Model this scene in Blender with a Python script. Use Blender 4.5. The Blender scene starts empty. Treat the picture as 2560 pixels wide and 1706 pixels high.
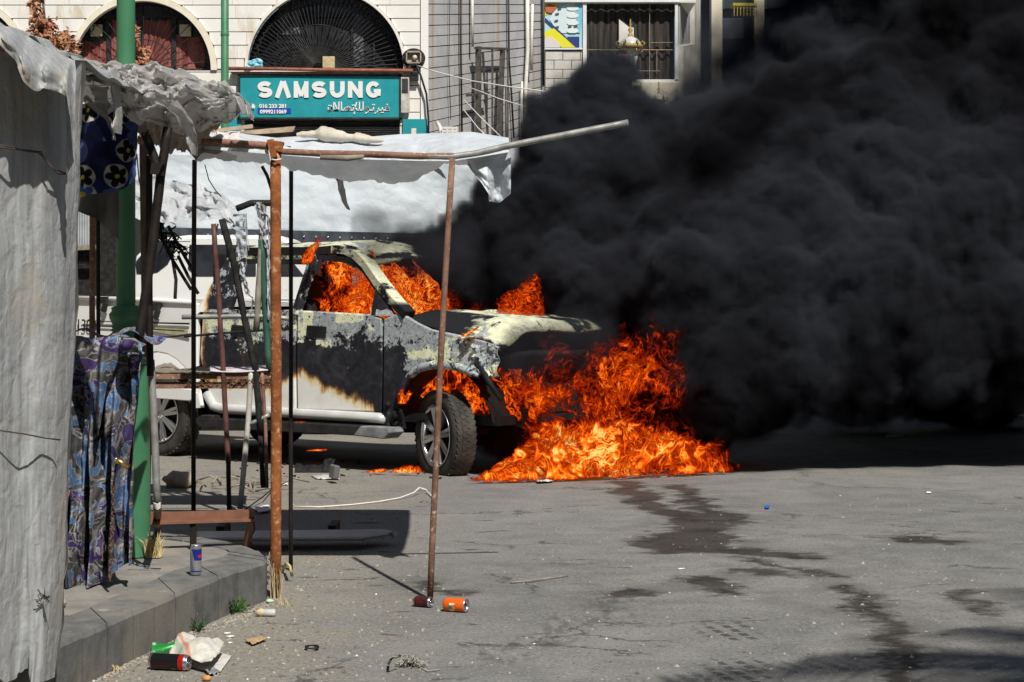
import bpy, bmesh, math, random
from mathutils import Vector, Matrix, Euler, noise
R = math.radians
rnd = random.Random(7)
sc = bpy.context.scene
C = sc.collection

# ---------------------------------------------------------------- camera
F, HZ, H = 5000.0, 735.0, 1.5          # focal length and horizon row in pixels of the 2560 px photograph, eye height in m
cam = bpy.data.cameras.new('camera')
cam.sensor_width = 36; cam.lens = 36 * F / 2560
cam.shift_y = -(853 - HZ) / 2560
cam.clip_start = .1; cam.clip_end = 2000
camo = bpy.data.objects.new('camera', cam); C.objects.link(camo)
camo.location = (0, 0, H); camo.rotation_euler = (R(90), 0, 0)
sc.camera = camo
# ---------------------------------------------------------------- sky, sun, exposure
SUN_EL, SUN_AZ = R(52), math.atan2(.36, -.93)      # azimuth clockwise from +Y
world = bpy.data.worlds.new('World'); sc.world = world; world.use_nodes = True
wn = world.node_tree.nodes; wl = world.node_tree.links
sky = wn.new('ShaderNodeTexSky'); sky.sky_type = 'NISHITA'; sky.sun_disc = False
sky.sun_elevation = SUN_EL; sky.sun_rotation = SUN_AZ
bg = wn['Background']; bg.inputs['Strength'].default_value = .05
wl.new(sky.outputs[0], bg.inputs[0])
sl = bpy.data.lights.new('sun', 'SUN'); sl.energy = 4.9; sl.angle = R(.53); sl.color = (1, .955, .88)
so = bpy.data.objects.new('sun', sl); C.objects.link(so)
sdir = Vector((math.sin(SUN_AZ) * math.cos(SUN_EL), math.cos(SUN_AZ) * math.cos(SUN_EL), math.sin(SUN_EL)))
so.rotation_euler = (-sdir).to_track_quat('-Z', 'Y').to_euler(); so.location = (3, -4, 12)
vs = sc.view_settings
vs.view_transform = 'Standard'; vs.look = 'None'; vs.exposure = .08; vs.gamma = 1; vs.use_curve_mapping = False
sc.render.engine = 'CYCLES'
cy = sc.cycles
cy.max_bounces = 6; cy.diffuse_bounces = 2; cy.glossy_bounces = 2; cy.transmission_bounces = 2
cy.transparent_max_bounces = 40; cy.volume_bounces = 0
cy.volume_step_rate = 1.5; cy.volume_max_steps = 160
cy.use_adaptive_sampling = True; cy.adaptive_threshold = .02
cy.use_denoising = True
cy.caustics_reflective = False; cy.caustics_refractive = False
cy.sample_clamp_indirect = 6

# ---------------------------------------------------------------- helpers: placing
def P(px, py, Y):
    """point seen at pixel (px, py) at distance Y in front of the camera"""
    return Vector(((px - 1280) * Y / F, Y, H - (py - HZ) * Y / F))
def G(px, py, z=0.):
    """point seen at pixel (px, py) on the horizontal plane z"""
    Y = (H - z) * F / (py - HZ)
    return Vector(((px - 1280) * Y / F, Y, z))
def gY(py, z=0.): return (H - z) * F / (py - HZ)

# ---------------------------------------------------------------- helpers: materials
class N:
    def __init__(s, name, rough=.8, spec=.3, metal=0., col=(.5, .5, .5)):
        s.m = bpy.data.materials.new(name); s.m.use_nodes = True
        s.t = s.m.node_tree; s.b = s.t.nodes['Principled BSDF']; s.out = s.t.nodes['Material Output']
        s.b.inputs['Roughness'].default_value = rough; s.b.inputs['Specular IOR Level'].default_value = spec
        s.b.inputs['Metallic'].default_value = metal; s.b.inputs['Base Color'].default_value = (*col, 1)
        s._co = None
    def n(s, typ, **kw):
        nd = s.t.nodes.new('ShaderNode' + typ)
        for k, v in kw.items(): setattr(nd, k, v)
        return nd
    def put(s, sock, v):
        if isinstance(v, bpy.types.NodeSocket): s.t.links.new(v, sock)
        elif isinstance(v, (tuple, list)) and len(v) == 3 and len(sock.default_value) == 4: sock.default_value = (*v, 1)
        else: sock.default_value = v
    @property
    def co(s):
        if s._co is None: s._co = s.n('TexCoord').outputs['Object']
        return s._co
    def pos(s): return s.n('NewGeometry').outputs['Position']
    def map(s, v=None, scale=(1, 1, 1), loc=(0, 0, 0), rot=(0, 0, 0)):
        nd = s.n('Mapping'); s.put(nd.inputs[0], v or s.co)
        nd.inputs['Scale'].default_value = scale; nd.inputs['Location'].default_value = loc; nd.inputs['Rotation'].default_value = rot
        return nd.outputs[0]
    def xyz(s, v=None):
        nd = s.n('SeparateXYZ'); s.put(nd.inputs[0], v or s.co); return nd.outputs
    def comb(s, x, y, z):
        nd = s.n('CombineXYZ'); s.put(nd.inputs[0], x); s.put(nd.inputs[1], y); s.put(nd.inputs[2], z); return nd.outputs[0]
    def noise(s, scale=5, detail=4, rough=.55, dist=0., v=None, col=False):
        nd = s.n('TexNoise'); s.put(nd.inputs['Vector'], v or s.co)
        nd.inputs['Scale'].default_value = scale; nd.inputs['Detail'].default_value = detail
        nd.inputs['Roughness'].default_value = rough; nd.inputs['Distortion'].default_value = dist
        return nd.outputs['Color' if col else 'Fac']
    def vor(s, scale=5, v=None, feature='F1', out='Distance', rand=1.):
        nd = s.n('TexVoronoi', feature=feature); s.put(nd.inputs['Vector'], v or s.co); nd.inputs['Scale'].default_value = scale
        nd.inputs['Randomness'].default_value = rand
        return nd.outputs[out]
    def math(s, op, a, b=0., c=0., clamp=False):
        nd = s.n('Math', operation=op, use_clamp=clamp)
        for i, v in enumerate((a, b, c)): s.put(nd.inputs[i], v)
        return nd.outputs[0]
    def vmath(s, op, a, b=(0, 0, 0)):
        nd = s.n('VectorMath', operation=op)
        s.put(nd.inputs[0], a)
        if op == 'SCALE': s.put(nd.inputs['Scale'], b)
        else: s.put(nd.inputs[1], b)
        return nd.outputs[0]
    def rng(s, v, a, b, c=0., d=1., smooth=True):
        nd = s.n('MapRange', interpolation_type='SMOOTHSTEP' if smooth else 'LINEAR')
        s.put(nd.inputs[0], v)
        for i, x in enumerate((a, b, c, d)): s.put(nd.inputs[i + 1], x)
        return nd.outputs[0]
    def mix(s, f, a, b, mode='MIX'):
        nd = s.n('Mix', data_type='RGBA', blend_type=mode)
        s.put(nd.inputs[0], f); s.put(nd.inputs[6], a); s.put(nd.inputs[7], b)
        return nd.outputs[2]
    def ramp(s, v, stops, interp='LINEAR'):
        nd = s.n('ValToRGB'); s.put(nd.inputs[0], v); cr = nd.color_ramp; cr.interpolation = interp
        while len(cr.elements) > 1: cr.elements.remove(cr.elements[-1])
        for i, (p, c) in enumerate(stops):
            e = cr.elements[0] if i == 0 else cr.elements.new(p)
            e.position = p; e.color = (*c, 1) if len(c) == 3 else c
        return nd.outputs[0]
    def col(s, v): s.put(s.b.inputs['Base Color'], v); return s
    def rough(s, v): s.put(s.b.inputs['Roughness'], v); return s
    def bump(s, v, strength=.3, dist=.01):
        nd = s.n('Bump'); nd.inputs['Strength'].default_value = strength; nd.inputs['Distance'].default_value = dist
        s.put(nd.inputs['Height'], v); s.put(s.b.inputs['Normal'], nd.outputs[0]); return s

def vary(name, c0, c1, scale=6, rough=.8, spec=.3, metal=0., detail=5, bump=.15, bdist=.004, c2=None, s2=1.3):
    """two colours mottled by noise, optional larger stains c2"""
    m = N(name, rough, spec, metal)
    f = m.noise(scale, detail, .6)
    c = m.mix(m.rng(f, .3, .7), c0, c1)
    if c2: c = m.mix(m.rng(m.noise(s2, 5, .65), .5, .66), c, c2)
    m.col(c)
    if bump: m.bump(m.noise(scale * 4, 4), bump, bdist)
    return m.m

# ---------------------------------------------------------------- helpers: meshes
OFF = {}
def off(o):
    return OFF.get(o.name, Vector((0, 0, 0)))
class MB:
    def __init__(s): s.v, s.f, s.sm, s.mi = [], [], [], []
    def add(s, vs, fs, smooth=False, mi=0):
        b = len(s.v); s.v += [Vector(v) for v in vs]
        for f in fs: s.f.append([b + i for i in f]); s.sm.append(smooth); s.mi.append(mi)
        return s
    def box(s, c, size, rot=None, mi=0, taper=1.):
        x, y, z = [a / 2 for a in size]; c = Vector(c)
        vs = [Vector((sx * x * (taper if sz > 0 else 1), sy * y * (taper if sz > 0 else 1), sz * z)) for sz in (-1, 1) for sy in (-1, 1) for sx in (-1, 1)]
        if rot is not None:
            m = rot if isinstance(rot, Matrix) else Euler(rot).to_matrix()
            vs = [m @ v for v in vs]
        return s.add([v + c for v in vs], [(0, 2, 3, 1), (4, 5, 7, 6), (0, 1, 5, 4), (2, 6, 7, 3), (0, 4, 6, 2), (1, 3, 7, 5)], mi=mi)
    def box2(s, a, b, mi=0):
        a, b = Vector(a), Vector(b); return s.box((a + b) / 2, [abs(q) for q in (b - a)], mi=mi)
    def hexa(s, v8, mi=0):
        return s.add(v8, [(0, 2, 3, 1), (4, 5, 7, 6), (0, 1, 5, 4), (2, 6, 7, 3), (0, 4, 6, 2), (1, 3, 7, 5)], mi=mi)
    def bar(s, a, b, w, h=None, mi=0):
        """square bar from a to b"""
        a, b = Vector(a), Vector(b); h = h or w
        d = b - a; q = d.to_track_quat('Z', 'Y').to_matrix()
        return s.box((a + b) / 2, (w, h, d.length), q, mi)
    def tube(s, pts, r, n=8, caps=True, smooth=True, mi=0, hollow=False):
        pts = [Vector(p) for p in pts]; k = len(pts); rs = r if isinstance(r, (list, tuple)) else [r] * k
        b = len(s.v); up = None
        for i, p in enumerate(pts):
            t = (pts[min(i + 1, k - 1)] - pts[max(i - 1, 0)]).normalized()
            if up is None: up = t.orthogonal().normalized()
            else:
                up = (up - t * up.dot(t))
                up = up.normalized() if up.length > 1e-5 else t.orthogonal().normalized()
            w = t.cross(up)
            for j in range(n):
                a = 2 * math.pi * j / n
                s.v.append(p + (up * math.cos(a) + w * math.sin(a)) * rs[i])
        for i in range(k - 1):
            for j in range(n):
                s.f.append([b + i * n + j, b + i * n + (j + 1) % n, b + (i + 1) * n + (j + 1) % n, b + (i + 1) * n + j]); s.sm.append(smooth); s.mi.append(mi)
        if caps:
            s.f.append([b + j for j in range(n)][::-1]); s.sm.append(False); s.mi.append(mi)
            if not hollow: s.f.append([b + (k - 1) * n + j for j in range(n)]); s.sm.append(False); s.mi.append(mi)
        return s
    def lathe(s, prof, M=None, n=24, smooth=True, mi=0, arc=2 * math.pi):
        """profile of (radius, height) round the local z axis of matrix M"""
        M = M or Matrix.Identity(4); b = len(s.v); k = len(prof)
        full = abs(arc - 2 * math.pi) < 1e-6; m = n if full else n + 1
        for (r, z) in prof:
            for j in range(m):
                a = arc * j / n; s.v.append(M @ Vector((r * math.cos(a), r * math.sin(a), z)))
        for i in range(k - 1):
            for j in range(n):
                j2 = (j + 1) % m
                s.f.append([b + i * m + j, b + i * m + j2, b + (i + 1) * m + j2, b + (i + 1) * m + j]); s.sm.append(smooth); s.mi.append(mi)
        return s
    def grid(s, fn, nu, nv, smooth=True, mi=0, thick=0.):
        """surface fn(u, v), u and v in 0..1; thick > 0 makes it a sheet with two sides"""
        b = len(s.v)
        for i in range(nu + 1):
            for j in range(nv + 1): s.v.append(Vector(fn(i / nu, j / nv)))
        w = nv + 1
        for i in range(nu):
            for j in range(nv):
                s.f.append([b + i * w + j, b + (i + 1) * w + j, b + (i + 1) * w + j + 1, b + i * w + j + 1]); s.sm.append(smooth); s.mi.append(mi)
        return s
    def prism(s, poly, d, mi=0, smooth=False):
        """polygon (3-D points) extruded by vector d"""
        n = len(poly); d = Vector(d); b = len(s.v)
        s.v += [Vector(p) for p in poly] + [Vector(p) + d for p in poly]
        s.f.append([b + i for i in range(n)][::-1]); s.f.append([b + n + i for i in range(n)])
        for i in range(n): s.f.append([b + i, b + (i + 1) % n, b + n + (i + 1) % n, b + n + i])
        s.sm += [False, False] + [smooth] * n; s.mi += [mi] * (n + 2)
        return s
    def ball(s, c, r, nu=10, nv=7, sc_=(1, 1, 1), jit=0., mi=0, seed=0, rot=None):
        c = Vector(c); b = len(s.v)
        def pt(i, j):
            th = math.pi * j / nv; ph = 2 * math.pi * i / nu
            v = Vector((math.sin(th) * math.cos(ph), math.sin(th) * math.sin(ph), math.cos(th)))
            k = 1 + jit * noise.noise(v * 2.1 + Vector((seed * 7.3, seed * 3.1, 0)))
            v = Vector((v.x * sc_[0], v.y * sc_[1], v.z * sc_[2])) * r * k
            return c + (rot @ v if rot else v)
        top = len(s.v); s.v.append(pt(0, 0))
        for j in range(1, nv):
            for i in range(nu): s.v.append(pt(i, j))
        bot = len(s.v); s.v.append(pt(0, nv))
        idx = lambda i, j: top if j == 0 else bot if j == nv else top + 1 + (j - 1) * nu + i % nu
        for j in range(nv):
            for i in range(nu):
                q = [idx(i, j), idx(i, j + 1), idx(i + 1, j + 1), idx(i + 1, j)]
                q2 = [a for k, a in enumerate(q) if a not in q[:k]]
                s.f.append(q2); s.sm.append(True); s.mi.append(mi)
        return s
    def build(s, name, mat=None, parent=None, solid=0., bevel=0., sub=0, solidoff=0.):
        me = bpy.data.meshes.new(name)
        o0 = off(parent) if parent is not None else Vector((0, 0, 0))
        me.from_pydata([tuple(v - o0) for v in s.v], [], s.f)
        me.polygons.foreach_set('use_smooth', s.sm); me.polygons.foreach_set('material_index', s.mi)
        me.update()
        if mat is not None:
            for m in (mat if isinstance(mat, (list, tuple)) else [mat]): me.materials.append(m)
        o = bpy.data.objects.new(name, me); C.objects.link(o)
        if parent is not None:
            o.parent = parent; OFF[o.name] = o0
        if solid:
            md = o.modifiers.new('thickness', 'SOLIDIFY'); md.thickness = solid; md.offset = solidoff
        if bevel:
            md = o.modifiers.new('bevel', 'BEVEL'); md.width = bevel; md.segments = 2; md.limit_method = 'ANGLE'
        if sub:
            md = o.modifiers.new('subsurf', 'SUBSURF'); md.levels = sub; md.render_levels = sub
        return o
def tag(o, label=None, cat=None, group=None, kind=None):
    if label: o['label'] = label
    if cat: o['category'] = cat
    if group: o['group'] = group
    if kind: o['kind'] = kind
    return o
def thing(name, loc, label, cat, group=None, rotz=0.):
    o = bpy.data.objects.new(name, None); C.objects.link(o); o.location = loc; o.rotation_euler = (0, 0, rotz)
    o.empty_display_size = .1
    OFF[o.name] = Vector(loc) if not rotz else Vector((0, 0, 0))
    return tag(o, label, cat, group)
def piece(name, mesh, parent, M=None):
    """one more piece that shares a mesh"""
    o = bpy.data.objects.new(name, mesh); C.objects.link(o); o.parent = parent
    if M is not None: o.matrix_basis = M
    return o
def fbm(x, y, z=0., o=4):
    return noise.fractal(Vector((x, y, z)), 1., 2., o)
def lerp(a, b, t): return a + (b - a) * t
def poly_at(pts, t):
    """point on a polyline by fraction of its points"""
    k = len(pts) - 1; i = min(int(t * k), k - 1); f = t * k - i
    return Vector(pts[i]).lerp(Vector(pts[i + 1]), f)
# ================================================================ setting: road, pavement
def ground_mat():
    m = N('weathered_asphalt', .92, .2)
    p = m.pos(); x, y, z = m.xyz(p)
    big = m.noise(.55, 5, .6, .4, v=p); mid = m.noise(3.2, 6, .62, .2, v=p); fine = m.noise(95, 3, .7, v=p); fine2 = m.noise(38, 4, .7, v=p); grain = m.noise(52, 2, .8, v=p); grain2 = m.noise(21, 3, .75, v=p)
    asph = m.mix(m.rng(mid, .3, .7), (.145, .145, .142), (.205, .204, .197))
    asph = m.mix(m.rng(big, .42, .58), asph, m.mix(m.rng(mid, .3, .75), (.185, .183, .175), (.235, .23, .217)))
    # dusty beige soil gathered along the pavement on the left
    dx = m.math('ADD', x, m.math('MULTIPLY', m.math('SUBTRACT', mid, .5), 1.6))
    dust = m.math('MULTIPLY', m.rng(dx, -.1, -1.3), m.rng(m.noise(1.4, 5, .65, v=p), .25, .6))
    base = m.mix(m.math('MULTIPLY', dust, .85), asph, m.mix(m.rng(fine2, .3, .7), (.2, .18, .145), (.31, .285, .235)))
    # aggregate: pale chips and dark pits
    base = m.mix(m.rng(fine, .62, .78), base, (.36, .355, .345))
    base = m.mix(m.math('MULTIPLY', m.rng(fine, .42, .28), .75), base, (.05, .05, .05))
    chips = m.vor(22, p); base = m.mix(m.math('MULTIPLY', m.rng(chips, .11, .07), m.rng(m.noise(7, 2, v=p), .58, .7)), base, (.45, .44, .41))
    base = m.mix(m.math('MULTIPLY', m.rng(grain, .58, .72), .85), base, (.40, .395, .38)); base = m.mix(m.math('MULTIPLY', m.rng(grain, .44, .30), .85), base, (.055, .055, .055))
    base = m.mix(m.math('MULTIPLY', m.rng(grain2, .42, .30), .55), base, (.075, .075, .073)); base = m.mix(m.math('MULTIPLY', m.rng(grain2, .60, .72), .4), base, (.33, .325, .31))
    # hairline cracks
    crk = m.vor(.55, m.vmath('ADD', p, m.vmath('SCALE', m.noise(2.5, 5, .65, v=p, col=True), .7)), 'DISTANCE_TO_EDGE'); base = m.mix(m.math('MULTIPLY', m.math('MULTIPLY', m.rng(crk, .012, .004), m.rng(m.noise(.9, 3, v=p), .5, .6)), .75), base, (.05, .048, .045))
    # short dark marks and oil drips, stretched across
    sp = m.map(p, (1.1, 2.6, 1)); mk = m.noise(2.3, 6, .72, .3, v=sp)
    base = m.mix(m.math('MULTIPLY', m.rng(mk, .60, .68), .75), base, (.04, .036, .032))
    # wet oily runs out of the burning truck: chains of segments in plan
    wob = m.vmath('SCALE', m.vmath('SUBTRACT', m.noise(2.2, 6, .68, v=p, col=True), (.5, .5, .5)), .75)
    q = m.vmath('ADD', p, wob); q = m.vmath('MULTIPLY', q, (1, 1, 0))
    def seg(a, b, r):
        a, b = Vector(a), Vector(b); a.z = b.z = 0; d = b - a
        t = m.math('DIVIDE', m.n_dot(m.vmath('SUBTRACT', q, tuple(a)), tuple(d)), d.length_squared, clamp=True)
        c = m.vmath('ADD', m.vmath('SCALE', tuple(d), t), tuple(a))
        nd = m.n('VectorMath', operation='DISTANCE'); m.put(nd.inputs[0], q); m.put(nd.inputs[1], c)
        return m.math('SUBTRACT', nd.outputs['Value'], r)
    def n_dot(a, b):
        nd = m.n('VectorMath', operation='DOT_PRODUCT'); m.put(nd.inputs[0], a); m.put(nd.inputs[1], b); return nd.outputs['Value']
    m.n_dot = n_dot
    runs = [((1560, 1205), (1620, 1260), .13), ((1620, 1260), (1740, 1305), .13), ((1690, 1215), (1790, 1290), .08), ((1790, 1290), (1730, 1340), .2),
            ((1730, 1340), (1700, 1365), .3), ((1760, 1370), (2010, 1392), .12), ((1830, 1392), (2080, 1440), .04), ((1850, 1425), (1920, 1430), .1),
            ((1745, 1445), (1790, 1470), .1), ((1790, 1470), (1820, 1485), .07), ((2120, 1465), (2200, 1540), .055), ((2200, 1540), (2245, 1610), .06),
            ((2245, 1610), (2280, 1720), .07), ((2280, 1345), (2330, 1355), .09), ((1540, 1490), (1590, 1480), .07), ((2390, 1480), (2470, 1530), .045),
            ((1065, 1457), (1160, 1485), .05)]
    d = None
    for a, b, r in runs:
        s_ = seg(G(*a), G(*b), r); d = s_ if d is None else m.math('MINIMUM', d, s_)
    wet = m.rng(m.math('ADD', d, m.math('MULTIPLY', m.math('SUBTRACT', m.noise(9, 6, .75, v=m.map(p, (.6, 1.6, 1))), .5), .25)), .07, -.05)
    halo = m.math('MULTIPLY', m.rng(d, .42, .0), m.rng(m.noise(2.6, 5, .6, v=p), .46, .58))
    base = m.mix(m.math('MULTIPLY', halo, .5), base, (.1, .094, .085))
    base = m.mix(m.math('MULTIPLY', wet, .9), base, m.mix(m.rng(m.math('ADD', m.math('MULTIPLY', fine2, .5), m.math('MULTIPLY', mid, .5)), .38, .62), (.016, .014, .012), (.062, .055, .048)))
    # tyre prints: rows of tread bars
    tp = m.xyz(m.map(p, rot=(0, 0, R(-14))))
    bars = m.math('MULTIPLY', m.rng(m.math('SINE', m.math('MULTIPLY', tp[0], 75)), -.1, .4), m.rng(m.math('SINE', m.math('MULTIPLY', tp[1], 60)), -.75, -.4))
    pr = None
    for a, b, r in [((1835, 1560), (1860, 1590), .13), ((1845, 1660), (1860, 1712), .14)]:
        s_ = seg(G(*a), G(*b), r); pr = s_ if pr is None else m.math('MINIMUM', pr, s_)
    prm = m.math('MULTIPLY', m.math('MULTIPLY', m.rng(pr, .05, -.06), bars), m.rng(fine2, .25, .5))
    base = m.mix(m.math('MULTIPLY', prm, .8), base, (.04, .037, .032))
    # faint skid arcs
    sk = seg(G(1230, 1650), G(1560, 1500), .05)
    base = m.mix(m.math('MULTIPLY', m.math('MULTIPLY', m.rng(sk, .16, .0), m.rng(m.noise(14, 3, v=m.map(p, (1, .25, 1), rot=(0, 0, .5))), .45, .6)), .5), base, (.06, .057, .053))
    # dark patch under the truck, fading outwards
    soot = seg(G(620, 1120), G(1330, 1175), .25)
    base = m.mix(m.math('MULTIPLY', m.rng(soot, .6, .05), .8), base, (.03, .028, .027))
    m.col(base); m.rough(m.math('SUBTRACT', .93, m.math('MULTIPLY', wet, .3)))
    m.bump(m.math('ADD', fine, m.math('MULTIPLY', fine2, .7)), .35, .006)
    return m.m
mb = MB()
mb.add([(-300, -60, 0), (300, -60, 0), (300, 1500, 0), (-300, 1500, 0)], [(0, 1, 2, 3)])
tag(mb.build('road', ground_mat()), kind='structure', label='grey dusty asphalt road with dark oily runs')

KH = .2
kerb_out = [(0, 1672), (70, 1644), (136, 1616), (207, 1584), (268, 1558), (333, 1529), (385, 1507), (438, 1484), (490, 1462), (546, 1440), (594, 1422), (633, 1411), (664, 1401), (668, 1394), (655, 1379), (628, 1366), (580, 1354), (520, 1345), (455, 1337), (371, 1327), (250, 1319), (120, 1312), (0, 1306)]
kerb_in = [(-30, 1612), (50, 1580), (118, 1552), (170, 1538), (225, 1518), (290, 1490), (340, 1468), (395, 1444), (440, 1424), (490, 1408), (528, 1398), (552, 1390), (568, 1385), (574, 1380), (566, 1374), (545, 1367), (510, 1360), (470, 1354), (420, 1348), (340, 1338), (230, 1330), (110, 1322), (0, 1316)]
conc = N('kerb_concrete', .9, .2)
cp = conc.co
cc = conc.mix(conc.rng(conc.noise(9, 6, .65), .3, .7), (.105, .107, .107), (.18, .18, .175))
cc = conc.mix(conc.math('MULTIPLY', conc.rng(conc.noise(2.3, 5, .6), .48, .62), .75), cc, (.22, .205, .175))
cc = conc.mix(conc.math('MULTIPLY', conc.rng(conc.noise(7, 4, .7, v=conc.map(scale=(1, 1, .16))), .62, .7), .6), cc, (.42, .415, .4))
cc = conc.mix(conc.rng(conc.noise(60, 2), .7, .8), cc, (.45, .43, .4))
conc.col(cc); conc.bump(conc.noise(45, 5, .7), .5, .006)
flo = [G(*p, KH) for p in kerb_out]; fli = [G(*p, KH) for p in kerb_in]
mb = MB()
poly = [v + Vector((0, 0, -.006)) for v in fli] + [Vector((-6, 14, KH - .006)), Vector((-6, 7, KH - .006))]
mb.prism(poly, (0, 0, -.15))
pav = N('pavement_cement', .92, .2)
pc = pav.mix(pav.rng(pav.noise(5, 6, .65), .3, .7), (.165, .16, .148), (.26, .25, .228))
pc = pav.mix(pav.math('MULTIPLY', pav.rng(pav.noise(1.6, 5, .6), .45, .6), .7), pc, (.3, .275, .225))
pc = pav.mix(pav.rng(pav.noise(70, 2, .7), .62, .75), pc, (.4, .38, .34))
pav.col(pc); pav.bump(pav.noise(40, 5, .7), .4, .006)
pave = tag(mb.build('pavement', pav.m), kind='structure', label='raised cement pavement with rounded end')
for i in range(len(flo) - 1):
    a, b, c, d = flo[i].copy(), flo[i + 1].copy(), fli[i + 1].copy(), fli[i].copy()
    g = .0012
    e = (b - a).normalized() * g; e2 = (c - d).normalized() * g
    a += e; b -= e; d += e2; c -= e2
    h = KH + rnd.uniform(-.004, .004)
    low = [Vector((v.x, v.y, -.03)) for v in (a, b, c, d)]; top = [Vector((v.x, v.y, h)) for v in (a, b, c, d)]
    # worn top edge: chamfer on the outer side
    inn = (d - a).normalized() * .022; inn2 = (c - b).normalized() * .022
    tops = [a + inn, b + inn2, c, d]; tops = [Vector((v.x, v.y, h)) for v in tops]
    mid = [Vector((a.x, a.y, h - .018)), Vector((b.x, b.y, h - .018))]
    mb = MB()
    vs_ = [low[0], low[1], low[2], low[3], mid[0], mid[1], tops[0], tops[1], tops[2], tops[3]]
    mb.add(vs_, [(0, 1, 5, 4), (4, 5, 7, 6), (6, 7, 8, 9), (1, 2, 8, 7, 5), (2, 3, 9, 8), (3, 0, 4, 6, 9), (3, 2, 1, 0)])
    mb.build('kerb_stone', conc.m, pave)
# broken kerb end: low ragged skirt of crumbled mortar
def skirt(u, v):
    a = G(lerp(602, 672, u), lerp(1512, 1452, u), 0); a.z = (.15 - .06 * abs(fbm(u * 5, 2))) * (1 - v); a.y += .03 - .06 * v; a.x += .02 * v
    return a + Vector((.02 * fbm(u * 9, v * 7, 1), .02 * fbm(u * 11, v * 9, 4), .012 * fbm(u * 14, v * 9, 7) * (1 - v)))
MB().grid(skirt, 34, 14, False).build('crumbled_mortar', vary('mortar', (.17, .16, .14), (.3, .28, .24), 14, bump=.5), pave)
# ================================================================ burning pickup truck
TH = R(35.9)
TO = G(1092, 1188)
FWD = Vector((math.cos(TH), -math.sin(TH), 0)); LEFT = Vector((math.sin(TH), math.cos(TH), 0))
def T(px, py, yl=0.):
    """local (x, z) on the truck of a point seen at a pixel, on the lengthwise plane yl metres in from its near flank"""
    o = TO + LEFT * yl; rx = (px - 1280) / F
    t = (rx * o.y - o.x) / (FWD.x - rx * FWD.y); Y = o.y + t * FWD.y
    return t, H - (py - HZ) * Y / F
truck = thing('pickup_truck', TO, 'white pickup truck burning, scorched cab and flat front tyre', 'pickup truck', rotz=-TH)

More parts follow.
